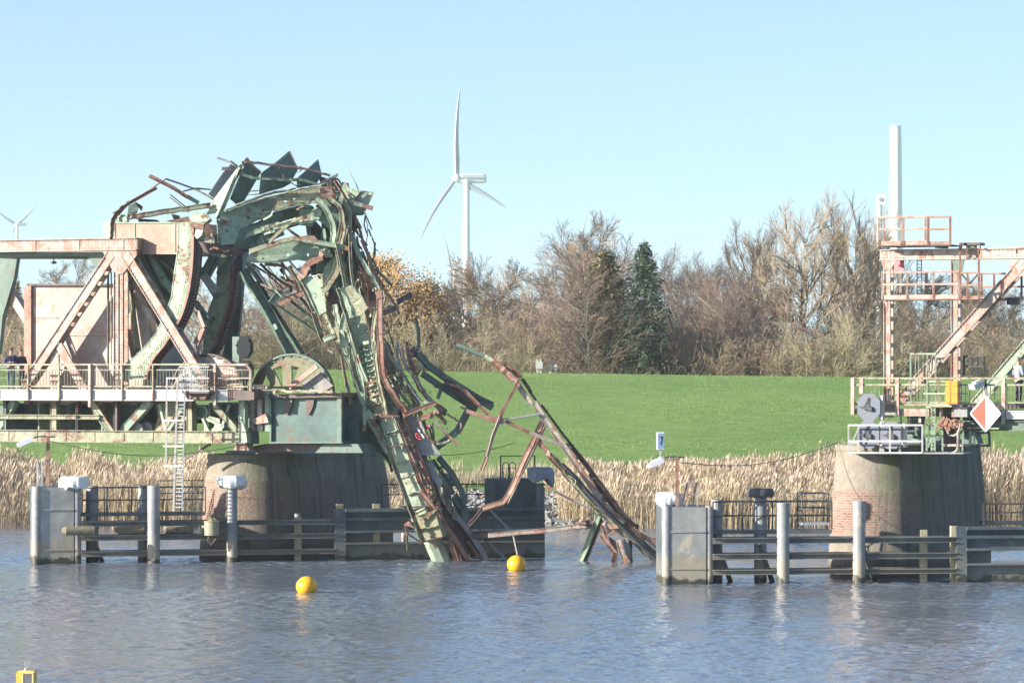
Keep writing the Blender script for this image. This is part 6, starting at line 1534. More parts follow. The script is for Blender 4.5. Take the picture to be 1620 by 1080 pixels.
# name mat frame width thick yaw section [~] | x,y,depth ...
parse(LEAF, '''
# raised bent plates and bars over the tail
bent_bar r F 26 .12 0 l | 955,235,1 1110,310,1 1200,370,1
bent_bar g F 28 .12 0 l | 1195,366,1 1275,412,1.2
thin_rod k F 8 .03 0 r | 1062,255,.6 1000,300,.6 830,408,.4 720,472,.4
thin_rod b F 12 .05 20 l | 1060,255,1.5 1160,287,1.5 1245,322,1.5
thin_rod b F 9 .04 20 l | 1170,335,1.6 1260,315,1.6 1345,322,1.8
bent_bar r F 17 .15 -10 l ~ | 1005,315,.5 835,408,.4 765,462,.3 725,520,.2 718,590,.2 716,640,.2
bent_bar y F 18 .12 -30 l ~ | 830,405,.8 770,470,.6 735,520,.5 730,600,.5
P torn_plate g F .03 10 0 .7 | 822,430 868,405 885,440 878,475 815,480
P torn_plate k F .03 30 0 .5 | 868,400 915,432 905,460 872,425
P torn_plate l F .05 -20 10 .6 | 735,480 820,485 825,530 770,530 730,520
bent_girder y F 30 .2 -15 c ~ | 815,497,.4 900,490,.4 1050,462,.6 1180,447,.8 1350,420,1
thin_rod k F 8 .05 0 l | 1090,355,1.8 1160,415,1.6 1222,462,1.6
thin_rod k F 6 .05 0 l | 1088,372,1.8 1210,470,1.6
thin_rod y F 10 .05 0 l | 1240,322,1.4 1300,350,1.4 1372,388,1.4
P torn_plate k F .04 40 0 1.4 | 885,508 930,512 1000,516 1030,530 890,530
P torn_plate y F .04 -10 0 .9 | 1095,478 1150,490 1155,520 1110,512
P torn_plate r F .04 10 0 .8 | 1060,525 1205,495 1220,530 1120,535
P torn_plate l F .3 -15 15 .3 | 1222,485 1262,465 1320,475 1345,510 1300,545 1215,540
P torn_plate r F .3 -10 5 .1 | 1212,525 1300,545 1300,580 1215,562
P torn_plate r F .04 10 0 .0 | 1318,540 1378,555 1365,590 1325,640 1308,600
P torn_plate l F .5 -25 0 .3 | 1300,600 1368,600 1370,665 1305,660
P torn_plate l F .5 -30 0 .25 | 1255,575 1300,580 1300,615 1262,640 1245,620
twisted_sheet r X 3 .04 0 p ~ | 332,395,-.2 338,392,-.2 346,394,-.2 355,398,.0 362,396,.1
P torn_plate k X .5 30 -10 .6 | 322,384 345,386 368,390 390,394 384,404 330,401
# upright fans of the roadway brackets
P bracket_plate a A .04 35 0 1.8 | 150,440 268,270 330,200 392,232 300,390 205,482
P bracket_plate l A .04 -25 0 .9 | 125,607 190,480 378,238 404,226 330,410 238,590
bent_girder l A 22 .16 -40 l | 428,212,.7 330,420,.6 236,650,.5
bent_bar l A 18 .12 -30 l | 234,640,.4 240,740,.4 238,832,.4
bent_bar a A 18 .08 0 p | 218,150,1.4 300,178,1.4 345,190,1.4
bent_bar k A 26 .08 0 l | 258,240,1.5 300,235,1.5 335,262,1.5
bent_bar y A 16 .12 -20 l | 330,175,1.0 380,215,1.0 436,228,1.0
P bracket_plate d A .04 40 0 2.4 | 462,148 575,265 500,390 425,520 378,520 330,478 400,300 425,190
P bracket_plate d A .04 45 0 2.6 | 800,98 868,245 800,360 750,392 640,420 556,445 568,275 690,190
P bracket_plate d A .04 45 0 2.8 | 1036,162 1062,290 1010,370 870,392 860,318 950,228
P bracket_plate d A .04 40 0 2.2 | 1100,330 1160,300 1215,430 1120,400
bent_girder k A 20 .1 10 l ~ | 418,184,1.6 500,190,1.6 640,204,1.7 850,228,1.8 1000,256,1.8 1125,290,1.8
bent_girder d A 22 .2 20 i ~ | 400,280,1.7 540,315,1.7 760,324,1.7 900,330,1.8 1030,368,1.8
bent_bar k A 10 .1 20 l | 460,150,2.1 520,225,2.1 575,262,2.1
bent_bar k A 10 .1 20 l | 690,190,2.1 745,265,2.1 760,330,2.1
bent_bar k A 9 .1 20 l | 800,98,2.2 840,180,2.2 870,250,2.2
bent_bar d A 9 .1 0 l | 0,384,2.2 60,400,2.2 170,404,2.2
bent_bar a A 9 .1 0 l | 60,400,2 120,450,1.8 190,490,1.6
bent_bar w A 9 .1 0 l | 475,420,2.8 555,415,2.8
bent_bar a A 9 .1 0 l | 430,450,2.9 555,440,2.9 650,410,2.6
bent_bar r A 9 .1 0 l | 330,470,2 360,500,2 385,545,2
bent_bar w A 7 .1 0 l | 850,270,2.9 895,252,2.9
bent_bar k A 8 .1 0 l | 800,345,2.7 880,390,2.7
bent_bar k A 9 .1 0 l | 890,215,2 895,260,2
P bracket_plate a A .04 5 0 1.2 | 1010,370 1080,325 1190,272 1188,300 1120,335 1030,385
bent_bar r A 16 .12 10 l ~ | 1155,335,1 1200,400,1 1235,455,1
P bracket_plate l A .04 -8 5 2.0 | 1222,368 1340,408 1480,423 1388,612 1295,580 1262,470
P bracket_plate d A .05 30 0 2.6 | 1290,540 1388,580 1380,612 1300,612
bent_bar r A 14 .1 0 l | 1372,425,1.8 1350,470,1.8 1335,495,1.8
bent_bar l A 34 .14 -15 c | 1228,488,1.2 1300,505,1.2 1390,535,1.2
bent_bar r A 34 .14 -15 c | 1385,533,1.2 1468,560,1.2
# big main girders curling over the arcs
P main_girder g A .35 20 8 1.2 | 240,600 300,560 400,530 560,480 700,450 715,500 665,560 640,620 560,640 480,690 410,740 360,840 250,850 h:300,738,13 h:468,628,13 h:594,570,12 h:322,652,8
P main_girder y A .35 5 5 .9 | 690,455 850,415 1010,380 1165,382 1168,485 1090,480 1050,525 980,490 880,510 760,545 680,572 700,510 h:768,494,16 h:838,474,14 h:1064,410,8
P rust_bloom r A .36 5 5 .85 | 1040,385 1100,380 1130,400 1160,440 1170,485 1100,478 1050,450
P rust_bloom r A .36 5 5 .87 | 680,490 715,478 705,520 680,565 665,570 672,530
bent_girder l A 14 .2 0 l ~ | 240,602,.8 400,535,.8 560,483,.8 700,448,.8 860,410,.7 1010,378,.7
bent_girder a A 22 .25 -20 l ~ | 290,570,1 450,505,1 600,450,1.2 700,425,1.4 850,400,1.4
bent_girder d A 16 .2 30 l ~ | 700,575,.7 850,535,.7 960,500,.7 1050,525,.7
P main_girder d A .3 30 -15 1.8 | 330,880 420,720 560,680 700,600 860,550 990,540 1030,600 900,680 740,730 600,800 400,915
flange_sheet l A 56 .1 -20 p ~ | 590,745,1 680,715,.9 760,680,.9 880,650,.8 985,640,.8 1030,600,.9 1005,552,1
flange_sheet y A 26 .12 -10 l ~ | 600,705,.7 740,690,.7 870,640,.6 960,625,.6
bent_bar l A 20 .08 -20 l | 590,648,.4 640,618,.4 665,598,.4
bent_bar y A 20 .12 -10 l ~ | 860,570,.5 900,540,.5 950,515,.5 1000,505,.5
bent_girder d A 60 .3 20 c ~ | 250,920,1.6 400,890,1.5 560,830,1.3 740,740,1.2
bent_girder g A 40 .2 0 c ~ | 300,880,1.2 420,790,1.1 560,730,1.0 640,700,.9
bent_bar y A 30 .12 -10 l | 640,830,.5 700,770,.5 790,690,.5
bent_bar y A 24 .12 -10 l | 785,715,.4 840,760,.4 905,800,.4
P main_girder g A .35 0 0 1.0 | 430,985 470,930 545,880 700,840 830,800 1000,840 1055,880 1070,940 980,985 860,965 700,990 540,990 h:785,925,17 h:950,925,16 h:590,957,10
flange_sheet y A 40 .12 -20 l ~ | 480,900,.4 640,850,.4 820,800,.4 980,810,.4 1050,860,.4
P rust_bloom r A .1 0 0 .6 | 1040,890 1075,925 1060,960 990,990 975,965 1030,945
bent_bar l A 36 .14 -10 c | 905,805,.1 1060,835,.1 1225,868,.1
bent_bar r A 34 .12 -10 c | 1215,865,.1 1280,882,.1
P gusset_plate r A .04 0 0 .1 | 850,790 940,770 1000,775 1040,830 940,835
bent_bar g A 50 .15 0 c ~ | 1040,850,.4 1090,890,.4 1120,940,.5
bent_girder g A 66 .2 15 c | 1060,500,.8 1120,570,.8 1195,660,.8
bent_girder g A 52 .2 10 c | 1030,610,1.2 1095,660,1.2 1165,712,1.2
bent_girder d A 50 .2 40 c | 1040,520,2 1090,640,2 1110,800,2 1130,950,2
P main_girder d A .3 40 0 2.6 | 960,660 1000,640 1050,700 1100,900 1090,1078 1000,1078 985,850
bent_bar k A 30 .12 30 l | 965,660,2.2 985,760,2.2
bent_bar y A 36 .12 -25 l ~ | 1240,500,.6 1290,590,.6 1270,620,.5 1215,665,.5
bent_bar y A 20 .12 -20 l | 1292,610,.5 1290,800,.4 1300,1078,.3
bent_bar y A 20 .12 -20 l ~ | 1200,500,.6 1215,690,.5 1180,880,.4 1225,1078,.3
bent_bar l A 36 .14 -10 c | 1262,700,1.2 1230,800,1.1 1180,960,1
bent_girder g A 60 .2 0 c | 1180,540,1.4 1200,700,1.4 1150,820,1.4
bent_girder d A 60 .2 20 c | 1215,680,1.8 1260,850,1.8 1240,1000,1.8
bent_bar k A 12 .1 20 l | 1300,620,1.5 1360,740,1.6 1420,900,1.6 1500,1040,1.7
bent_bar r A 20 .1 -10 l ~ | 1170,330,1 1250,470,1.1 1325,630,1.2 1400,840,1.2 1480,1078,1.2
bent_bar l A 24 .1 -10 l ~ | 1300,760,.9 1370,930,.9 1440,1078,.9
bent_bar k A 7 .05 0 r | 1310,640,1.5 1350,700,1.5
bent_bar k A 7 .05 0 r | 1330,690,1.5 1300,760,1.5
''')
parse(LEAF, '''
# braces between the arcs and the fallen end
P main_girder g A .1 15 0 2.4 | 1060,400 1220,430 1290,600 1280,900 1130,1078 1010,1078 1060,720
P main_girder g B .05 -10 0 2.6 | 890,60 1040,60 1130,280 1190,560 1150,860 1060,720 960,400
P buckled_sheet l B .04 -25 5 2.0 | 960,160 1040,200 1080,330 1130,520 1080,540 1010,400
P buckled_sheet y B .04 -15 5 2.3 | 870,280 930,260 1000,430 1020,600 940,560 880,420
P buckled_sheet l A .04 -30 10 1.6 | 1130,520 1230,560 1280,720 1230,900 1180,820 1150,650
P buckled_sheet g A .04 -10 5 1.2 | 880,560 1000,555 1040,620 980,700 880,690
P buckled_sheet l A .04 -20 15 1.5 | 400,760 560,700 700,660 760,690 620,770 460,840
P buckled_sheet y A .04 -20 15 1.4 | 650,860 800,830 960,850 900,900 700,900
bent_girder l A 44 .2 -10 c ~ | 1010,480,.3 1090,560,.3 1150,700,.4 1140,860,.4
bent_girder y A 34 .2 -10 c ~ | 1120,470,.2 1210,560,.2 1230,740,.3 1190,900,.3
bent_girder l B 30 .15 -20 c ~ | 930,330,.6 960,460,.6 1000,600,.6 1060,800,.6
bent_girder l B 26 .15 -20 c ~ | 1010,420,.5 1040,560,.5 1090,760,.5 1120,920,.5
laced_brace d B 60 .3 35 i | 345,110,3 440,270,3 560,470,3 650,645,3
laced_brace d B 30 .3 35 i | 430,180,3.6 560,390,3.6 720,650,3.6
bent_bar l B 22 .05 -20 p | 540,455,2.6 552,490,2.6
bent_bar l B 18 .05 -20 p | 395,265,2.7 418,290,2.7
laced_brace d B 30 .2 30 i | 370,70,3.2 450,170,3.2 560,290,3.2
laced_brace d B 18 .15 20 l | 560,335,2.2 700,430,2.2 850,540,2.2
laced_brace d B 18 .15 20 l | 600,270,2.4 730,370,2.4 855,480,2.4
P batten_plate g B .03 10 0 2.1 | 722,432 748,398 775,420 745,462
bent_girder r B 40 .2 10 c | 570,325,1.8 640,290,1.8 722,255,1.8
bent_girder d B 60 .2 20 c | 530,330,2 560,290,2 600,262,2
bent_bar k B 18 .1 20 l ~ | 450,70,2 540,150,2 640,220,2
bent_bar k B 14 .1 20 l ~ | 400,70,2.4 500,140,2.4 600,230,2.4
bent_bar a B 16 .1 0 l | 380,62,1.6 440,130,1.6 500,210,1.6
bent_bar r B 22 .1 0 l ~ | 480,75,1.5 580,80,1.5 660,140,1.5 700,250,1.4
bent_bar k B 20 .12 10 l ~ | 580,100,1.8 640,180,1.8 700,230,1.8
bent_bar k B 22 .12 10 l | 640,180,2 650,250,2
bent_bar k B 20 .12 10 l | 710,285,2 760,350,2 800,410,2
bent_bar y B 24 .12 -25 l ~ | 640,80,1.1 710,190,1.1 770,310,1.0 830,450,.9 862,560,.8
bent_bar a B 12 .08 -20 l | 640,52,1.0 690,110,1 750,150,1
P gusset_plate l B .05 -15 0 1.0 | 700,180 745,150 850,170 862,260 875,372 825,402 790,335 740,260 h:806,262,6 h:806,285,6
P gusset_plate r B .05 -10 5 .9 | 690,120 740,60 790,30 850,20 852,50 770,80 745,150 700,182
P gusset_plate k B .2 30 0 1.3 | 700,100 740,85 780,120 750,165
P gusset_plate l B .04 -5 0 1.5 | 862,88 925,20 965,30 950,90 900,150 870,200 850,150
bent_girder y B 46 .2 0 c | 960,20,.8 930,130,.8 875,220,.8 850,240,.8
laced_brace d B 34 .2 30 i | 790,70,2.6 800,140,2.6
bent_girder k N 60 .2 20 c ~ | 470,530,1.2 520,560,1.2 560,650,1.2 570,760,1.2
bent_girder d N 50 .2 20 c ~ | 500,450,1.5 540,540,1.5 600,610,1.5
bent_girder d N 34 .2 20 c | 520,640,1.6 590,570,1.6
P torn_plate a N .04 0 0 1 | 500,780 540,790 545,820 510,830
bent_bar k N 30 .1 10 l | 410,680,1.6 450,760,1.6 520,850,1.6
bent_bar r N 14 .1 0 l ~ | 560,660,.8 575,760,.8 570,850,.8
bent_bar k N 20 .1 10 l | 530,400,1.4 500,460,1.4 530,500,1.4
bent_girder y N 40 .15 -20 c ~ | 440,700,.6 480,800,.6 520,880,.5 545,940,.4
bent_girder l N 48 .15 -10 c | 430,950,.3 480,930,.3 540,905,.3
bent_girder y N 28 .15 -25 l | 335,680,.7 380,820,.6 430,950,.5
bent_bar y N 22 .1 -25 l | 560,20,.0 600,240,-.1 645,450,-.2
bent_bar y N 22 .1 -25 l | 690,20,.0 702,300,-.1 718,440,-.2
bent_bar l N 30 .12 -20 c ~ | 715,-20,.6 770,150,.5 880,310,.4 960,470,.3
bent_bar r N 22 .12 -10 l ~ | 790,0,.8 870,180,.8 960,400,.8 1050,520,.8 1120,620,.8 1150,700,.8
bent_bar d N 26 .1 10 l ~ | 900,250,1.2 985,330,1.2 1080,440,1.2
bent_bar k N 14 .1 10 l ~ | 880,210,1.3 940,330,1.3 1010,450,1.3
P gusset_plate y N .05 -15 0 .0 | 640,455 680,430 730,430 800,540 852,640 822,680 770,715 700,610 h:735,560,6 h:760,615,6 h:712,520,5
P gusset_plate l N .05 -5 0 .3 | 590,455 645,465 700,610 770,715 672,742 630,600
bent_bar y N 20 .15 -35 l ~ | 575,450,.2 640,650,.1 700,850,.0 765,1078,-.1
bent_post r N 54 .25 -10 c | 960,480,-.2 962,620,-.2 965,800,-.3 975,1078,-.4
bent_post r N 70 .1 0 p | 930,525,-.25 990,505,-.25
bent_post y N 34 .2 -20 c ~ | 935,665,.0 908,800,-.1 905,930,-.2 912,1078,-.3
bent_bar r N 22 .1 -10 l ~ | 800,500,.4 845,640,.4 850,750,.3 900,950,.2
bent_bar r N 18 .1 -10 l ~ | 760,300,.5 800,420,.5 830,580,.4
P torn_plate k N .05 25 0 1.0 | 800,462 930,488 935,640 905,680 860,580
P torn_plate d N .05 30 0 2.0 | 640,250 700,420 590,440 540,380 570,260
P torn_plate r N .04 10 0 .8 | 760,230 830,290 900,470 850,460
bent_bar k N 20 .1 0 l | 690,60,1.6 760,300,1.6 800,470,1.6
bent_bar r N 16 .1 0 l | 850,470,.7 860,620,.7 905,720,.7
channel_stub b N 54 .2 15 c | 1130,590,1.0 1200,550,1.0 1272,512,1.0
channel_stub r N 46 .2 5 c | 1000,690,.6 1060,665,.7 1135,630,.9
P torn_plate g N .03 -10 0 .9 | 1010,640 1050,610 1110,625 1080,650 1030,680
thin_rod r N 12 .03 0 r | 1020,882,-.2 1120,760,-.1 1222,625,0
thin_rod r N 8 .03 0 r | 1160,870,.3 1290,712,.4 1400,694,.5
thin_rod k N 6 .03 0 r | 1100,798,.3 1210,800,.3
thin_rod k N 8 .03 0 r | 960,892,-.6 1060,890,-.6 1175,892,-.5
bent_bar d N 30 .12 20 c | 1305,735,1.5 1330,880,1.5 1325,1035,1.5
bent_girder l N 160 .3 0 c | 735,720,1.0 790,880,.9 830,1078,.8
P gusset_plate l N .04 -15 0 .6 | 570,850 620,850 665,900 705,945 690,1010 630,1030 585,1000
bent_bar l N 44 .12 -15 l | 645,690,.4 615,780,.4 600,855,.4
bent_bar l N 24 .12 -20 l | 590,1000,.4 600,1078,.4
bent_bar l N 24 .12 -20 l | 660,1010,.4 680,1078,.4
bent_bar r N 12 .1 0 l | 525,940,.3 560,1020,.3 585,1078,.3
bent_bar w N 18 .05 0 p | 465,1035,.2 520,1078,.2
''')
parse(LEAF, '''
# the long fallen column and the tangle round it
fallen_column l Q 147 .35 -32 c ~ | 205,0,.6 235,140,.6 270,260,.5 300,380,.5
fallen_column l Q 123 .3 -32 c ~ | 430,370,.7 470,500,.7 470,600,.7 455,700,.7
fallen_column y Q 109 .3 -32 c ~ | 285,400,.3 325,520,.3 370,690,.3
fallen_column l Q 74 .3 -32 c ~ | 245,470,.9 270,600,.9 300,740,.9
fallen_column l Q 147 .4 -32 c | 430,725,.6 480,880,.7 540,1078,.9
bent_bar k Q 10 .1 0 l | 165,75,.4 265,52,.4
bent_bar r Q 16 .1 0 l | 235,400,.1 330,375,.1
bent_bar k Q 12 .1 0 l | 465,1005,.3 580,970,.3
flange_sheet y Q 36 .2 -20 c ~ | 312,0,-.3 340,280,-.3 380,480,-.2 425,705,-.1
bent_post r Q 48 .25 -15 c ~ | 375,0,-.4 395,300,-.4 500,520,-.2 620,690,.1
bent_bar l Q 30 .15 -20 c | 110,0,.2 180,230,.2 250,385,.2
bent_bar l Q 40 .12 -15 c | 20,90,.6 95,240,.6 160,440,.6 208,600,.6
bent_bar y Q 26 .12 -15 l | 5,120,.4 35,330,.4 70,480,.4 95,600,.4
bent_bar r Q 12 .12 -15 l | 0,100,.4 20,240,.4 50,400,.4
bent_bar a Q 26 .12 -10 l | 60,400,.8 80,520,.8 98,600,.8
bent_bar y Q 18 .12 -15 l | 85,60,.5 90,200,.5 130,330,.5 180,470,.5
bent_bar l Q 22 .12 0 l | 60,0,.5 75,130,.5
bent_bar l Q 20 .12 -15 l | 235,470,.0 230,640,.0 222,840,.0
bent_bar r Q 22 .12 -15 l | 225,795,-.05 219,850,-.05
P torn_plate r Q .05 0 0 .0 | 225,430 260,400 262,440 240,470 222,465
P gusset_plate l Q .04 -5 0 .5 | 250,640 320,700 325,740 268,795 225,720
P torn_plate r Q .05 0 0 -.2 | 340,690 400,690 520,690 560,710 380,722
P gusset_plate l Q .04 -10 0 .5 | 130,190 190,280 210,330 150,330
P gusset_plate r Q .04 -10 0 .3 | 290,300 330,330 320,385 270,350
thin_rod k Q 10 .03 0 r | 410,328,-.6 520,322,-.6 640,326,-.5
thin_rod w Q 9 .03 0 r | 520,85,.2 590,80,.2 620,95,.2
bent_beam r Q 42 .2 5 c | 590,700,-.5 680,660,-.4 760,635,-.3 900,580,-.2
bent_bar a Q 16 .1 -15 l ~ | 535,0,.0 545,180,.0 600,330,.0 680,460,.1 760,560,.1 880,590,.0
bent_bar y Q 14 .1 -15 l ~ | 520,60,.2 560,240,.2 660,420,.2 720,520,.2
bent_bar a Q 14 .1 -5 l ~ | 575,50,.4 615,220,.4 690,370,.4
bent_bar a Q 20 .1 -5 l ~ | 590,350,.5 680,450,.5 740,560,.5
bent_bar w Q 12 .1 -5 l ~ | 560,90,.6 580,180,.6 640,290,.6
ladder_rail y Q 16 .12 -10 l | 470,350,.3 560,480,.3 680,620,.3
ladder_rail y Q 16 .12 -10 l | 570,395,.4 650,490,.4 735,600,.4
ladder_rail y Q 60 .05 -5 p | 600,420,.6 670,520,.6 735,610,.6
bent_bar r Q 14 .1 -5 l ~ | 420,60,.2 450,220,.2 500,380,.2 560,500,.2
bent_bar r Q 20 .1 -5 l ~ | 400,130,.3 440,280,.3 480,340,.2
bent_bar l Q 40 .1 -5 p | 400,50,.9 450,150,.9 560,260,.9
bent_bar y Q 30 .1 -5 l | 440,190,.8 500,300,.8 600,430,.8
bent_bar k Q 10 .08 0 l | 400,80,.7 470,190,.7 560,310,.7
bent_girder r Q 40 .2 5 c ~ | 620,50,1.2 680,250,1.2 740,430,1.2 830,540,1.1 960,660,1
bent_girder a Q 30 .2 5 c ~ | 700,320,1.0 780,470,1.0 870,590,.9
bent_bar r Q 16 .1 5 l ~ | 700,230,.8 730,380,.8 780,490,.8
bent_bar k Q 34 .15 20 l | 610,0,1.4 640,100,1.4 730,90,1.4
P torn_plate k Q .05 20 0 1.4 | 600,80 640,100 690,40 730,110 700,150 640,160
P torn_plate k Q .05 20 0 1.2 | 900,580 960,610 1010,650 990,710 930,680
P torn_plate r Q .05 -10 0 .3 | 880,640 940,680 1000,760 990,800 930,730 870,690
P torn_plate r Q .05 -10 0 .2 | 760,700 860,660 880,720 800,740 720,760
P torn_plate l Q .05 -10 0 .9 | 730,195 765,205 770,245 740,235
bent_girder l Q 18 .15 -10 c | 480,600,.5 580,610,.4 700,640,.3
long_brace d Q 60 .3 20 i | 730,110,1.5 820,220,1.6 990,345,1.8 1440,630,2.4
long_brace d Q 26 .3 20 i | 1000,340,1.5 1200,460,1.8 1440,590,2.3
long_brace d Q 55 .3 20 i | 765,300,1.8 950,425,2 1200,580,2.3 1290,640,2.4
P gusset_plate k Q .04 20 0 1.6 | 960,410 990,370 1060,360 1130,420 1060,440
P gusset_plate r Q .04 0 0 1.4 | 1010,395 1060,400 1140,420 1110,440 1040,425
P gusset_plate k Q .05 15 0 1.8 | 950,400 1060,380 1140,430 1230,540 1300,640 1200,590 1060,470
long_brace g Q 34 .15 0 l | 948,450,2 930,500,2 918,545,2
bent_bar r Q 34 .15 -5 c | 1090,410,1.2 1180,480,1.2 1290,590,1.2 1400,705,1.2
bent_bar y Q 20 .1 -10 l | 1130,620,1.5 1250,670,1.5 1370,725,1.4
long_brace d Q 66 .3 20 i | 1240,590,2.4 1120,830,2.2 1060,890,2 900,1000,1.8
curved_pipe y Q 30 .1 0 r ~ | 730,715,-.2 790,850,-.2 860,940,-.1 950,970,0 1040,930,.1 1090,870,.2
curved_pipe r Q 18 .1 0 r ~ | 1000,690,.4 1090,740,.4 1140,790,.4 1120,875,.4
bent_bar y Q 28 .12 -15 c | 885,755,-.1 960,835,-.1 1050,925,-.1
bent_bar r Q 28 .12 -15 c | 1045,920,-.1 1105,972,-.1
bent_bar d Q 14 .12 0 l | 865,780,1.2 868,910,1.2
bent_bar k Q 14 .12 0 l | 880,430,1.4 950,445,1.4
P warning_board a Q .05 0 5 .9 | 590,720 700,700 760,790 830,880 905,1030 960,1078 760,1078 700,930 640,800
P folded_sheet a D .05 -5 5 1.0 | 600,318 648,312 665,370 722,455 700,512 650,440
''')
parse(LEAF, '''
# lower end in the water
fallen_column l D 128 .4 -32 c | 325,0,.5 398,200,.6 476,425,.8 560,640,1
fallen_column l D 99 .4 -32 c | 565,650,1.1 590,700,1.1
fallen_column y D 204 .5 -32 c | 590,690,.8 640,870,1
fallen_column l D 138 .4 -32 r | 640,850,2.2 700,990,2.4 745,1100,2.6
bent_bar y D 18 .2 -30 l | 215,0,.3 345,230,.4 430,470,.5 500,640,.6 590,880,.7
bent_girder l D 40 .2 -15 c | 210,50,1 270,130,1 330,240,1
bent_girder k D 16 .1 10 l ~ | 345,215,.2 385,205,.2 432,188,.2
bent_girder k D 12 .1 10 l ~ | 430,438,.3 470,425,.3 522,408,.3
bent_bar k D 14 .1 10 l | 500,640,.4 560,635,.4 625,628,.4
bent_bar k D 12 .1 10 l | 525,690,.4 620,640,.4
P gusset_plate y D .06 -10 0 .4 | 490,722 600,680 690,650 640,700 500,745
P gusset_plate r D .06 -10 0 .3 | 440,765 480,735 520,790 500,780
bent_bar r D 14 .12 -10 l | 455,770,.3 475,830,.3 570,895,.3
bent_bar y D 14 .1 -10 l | 470,790,.5 470,870,.5 478,945,.6
bent_bar r D 12 .1 -10 l | 720,855,.6 640,875,.6 570,890,.6
rack_beam r D 26 .2 -10 c | 372,0,.3 470,220,.4 560,430,.6 650,640,.8
rack_beam k D 44 .2 10 c | 410,0,.9 500,220,1.0 590,430,1.2 690,650,1.4
rack_beam r D 24 .2 -10 c | 440,0,.5 540,240,.6 640,470,.8 690,640,1
rack_beam r D 34 .2 -15 c | 560,525,.2 640,620,.3 700,720,.5
rack_beam r D 30 .2 -10 c | 680,660,.6 760,820,1.2 830,1030,1.8
rack_beam r D 32 .2 -10 c | 720,750,.8 810,870,1.2 912,1030,1.8
rack_beam k D 60 .3 10 c | 620,470,2.0 740,700,2.1 860,920,2.3 900,1030,2.4
rack_beam a D 40 .3 15 c | 740,620,2.2 880,770,2.2 1000,950,2.4 1040,1030,2.4
rack_beam k D 40 .3 15 c | 700,600,2.6 840,780,2.6 960,980,2.6
rack_beam r D 28 .2 -5 c | 590,330,1.2 680,500,1.3 762,640,1.4
rack_beam d D 40 .2 10 c | 560,260,1.8 640,440,1.8 720,600,1.8
rack_beam k D 34 .2 10 c | 780,800,1.8 850,950,2.1 880,1030,2.2
rack_beam r D 22 .2 -5 c | 900,880,2.2 1010,1030,2.4
rack_beam k D 24 .2 15 c | 900,770,2.4 960,900,2.4 1030,1030,2.4
rack_beam y D 18 .1 -5 c | 900,970,2.2 920,1030,2.3
bent_bar a D 14 .1 0 l | 1060,660,2.2 1130,730,2.2 1195,800,2.2
bent_bar k D 10 .1 0 l | 1010,700,2.4 1060,760,2.4 1095,800,2.4
bent_bar a D 12 .1 0 l | 1040,880,2.4 1110,950,2.4 1195,1025,2.4
bent_bar k D 9 .1 0 l | 960,740,2.4 1030,880,2.4 1110,1010,2.4
laced_brace d D 40 .2 15 i | 690,280,2.6 780,390,2.6 860,520,2.6 885,620,2.6
laced_brace d D 24 .2 15 i | 650,300,2.8 740,430,2.8 800,540,2.8
laced_brace d D 18 .1 15 l | 720,330,2.7 700,400,2.7
laced_brace d D 18 .1 15 l | 790,400,2.7 760,470,2.7
bent_girder d D 60 .3 20 c | 800,560,2.8 870,650,2.8 900,740,2.8
bent_girder d I 52 .3 25 i | 975,0,3 1060,110,3 1180,230,3 1290,350,3
bent_girder d I 24 .3 25 i | 1000,0,3.3 1020,60,3.3 1120,180,3.3
bent_bar k D 20 .1 10 l | 340,310,2.4 365,390,2.4
fallen_column l D 54 .2 -32 c | 240,60,.9 290,170,.9 340,250,.9
''')
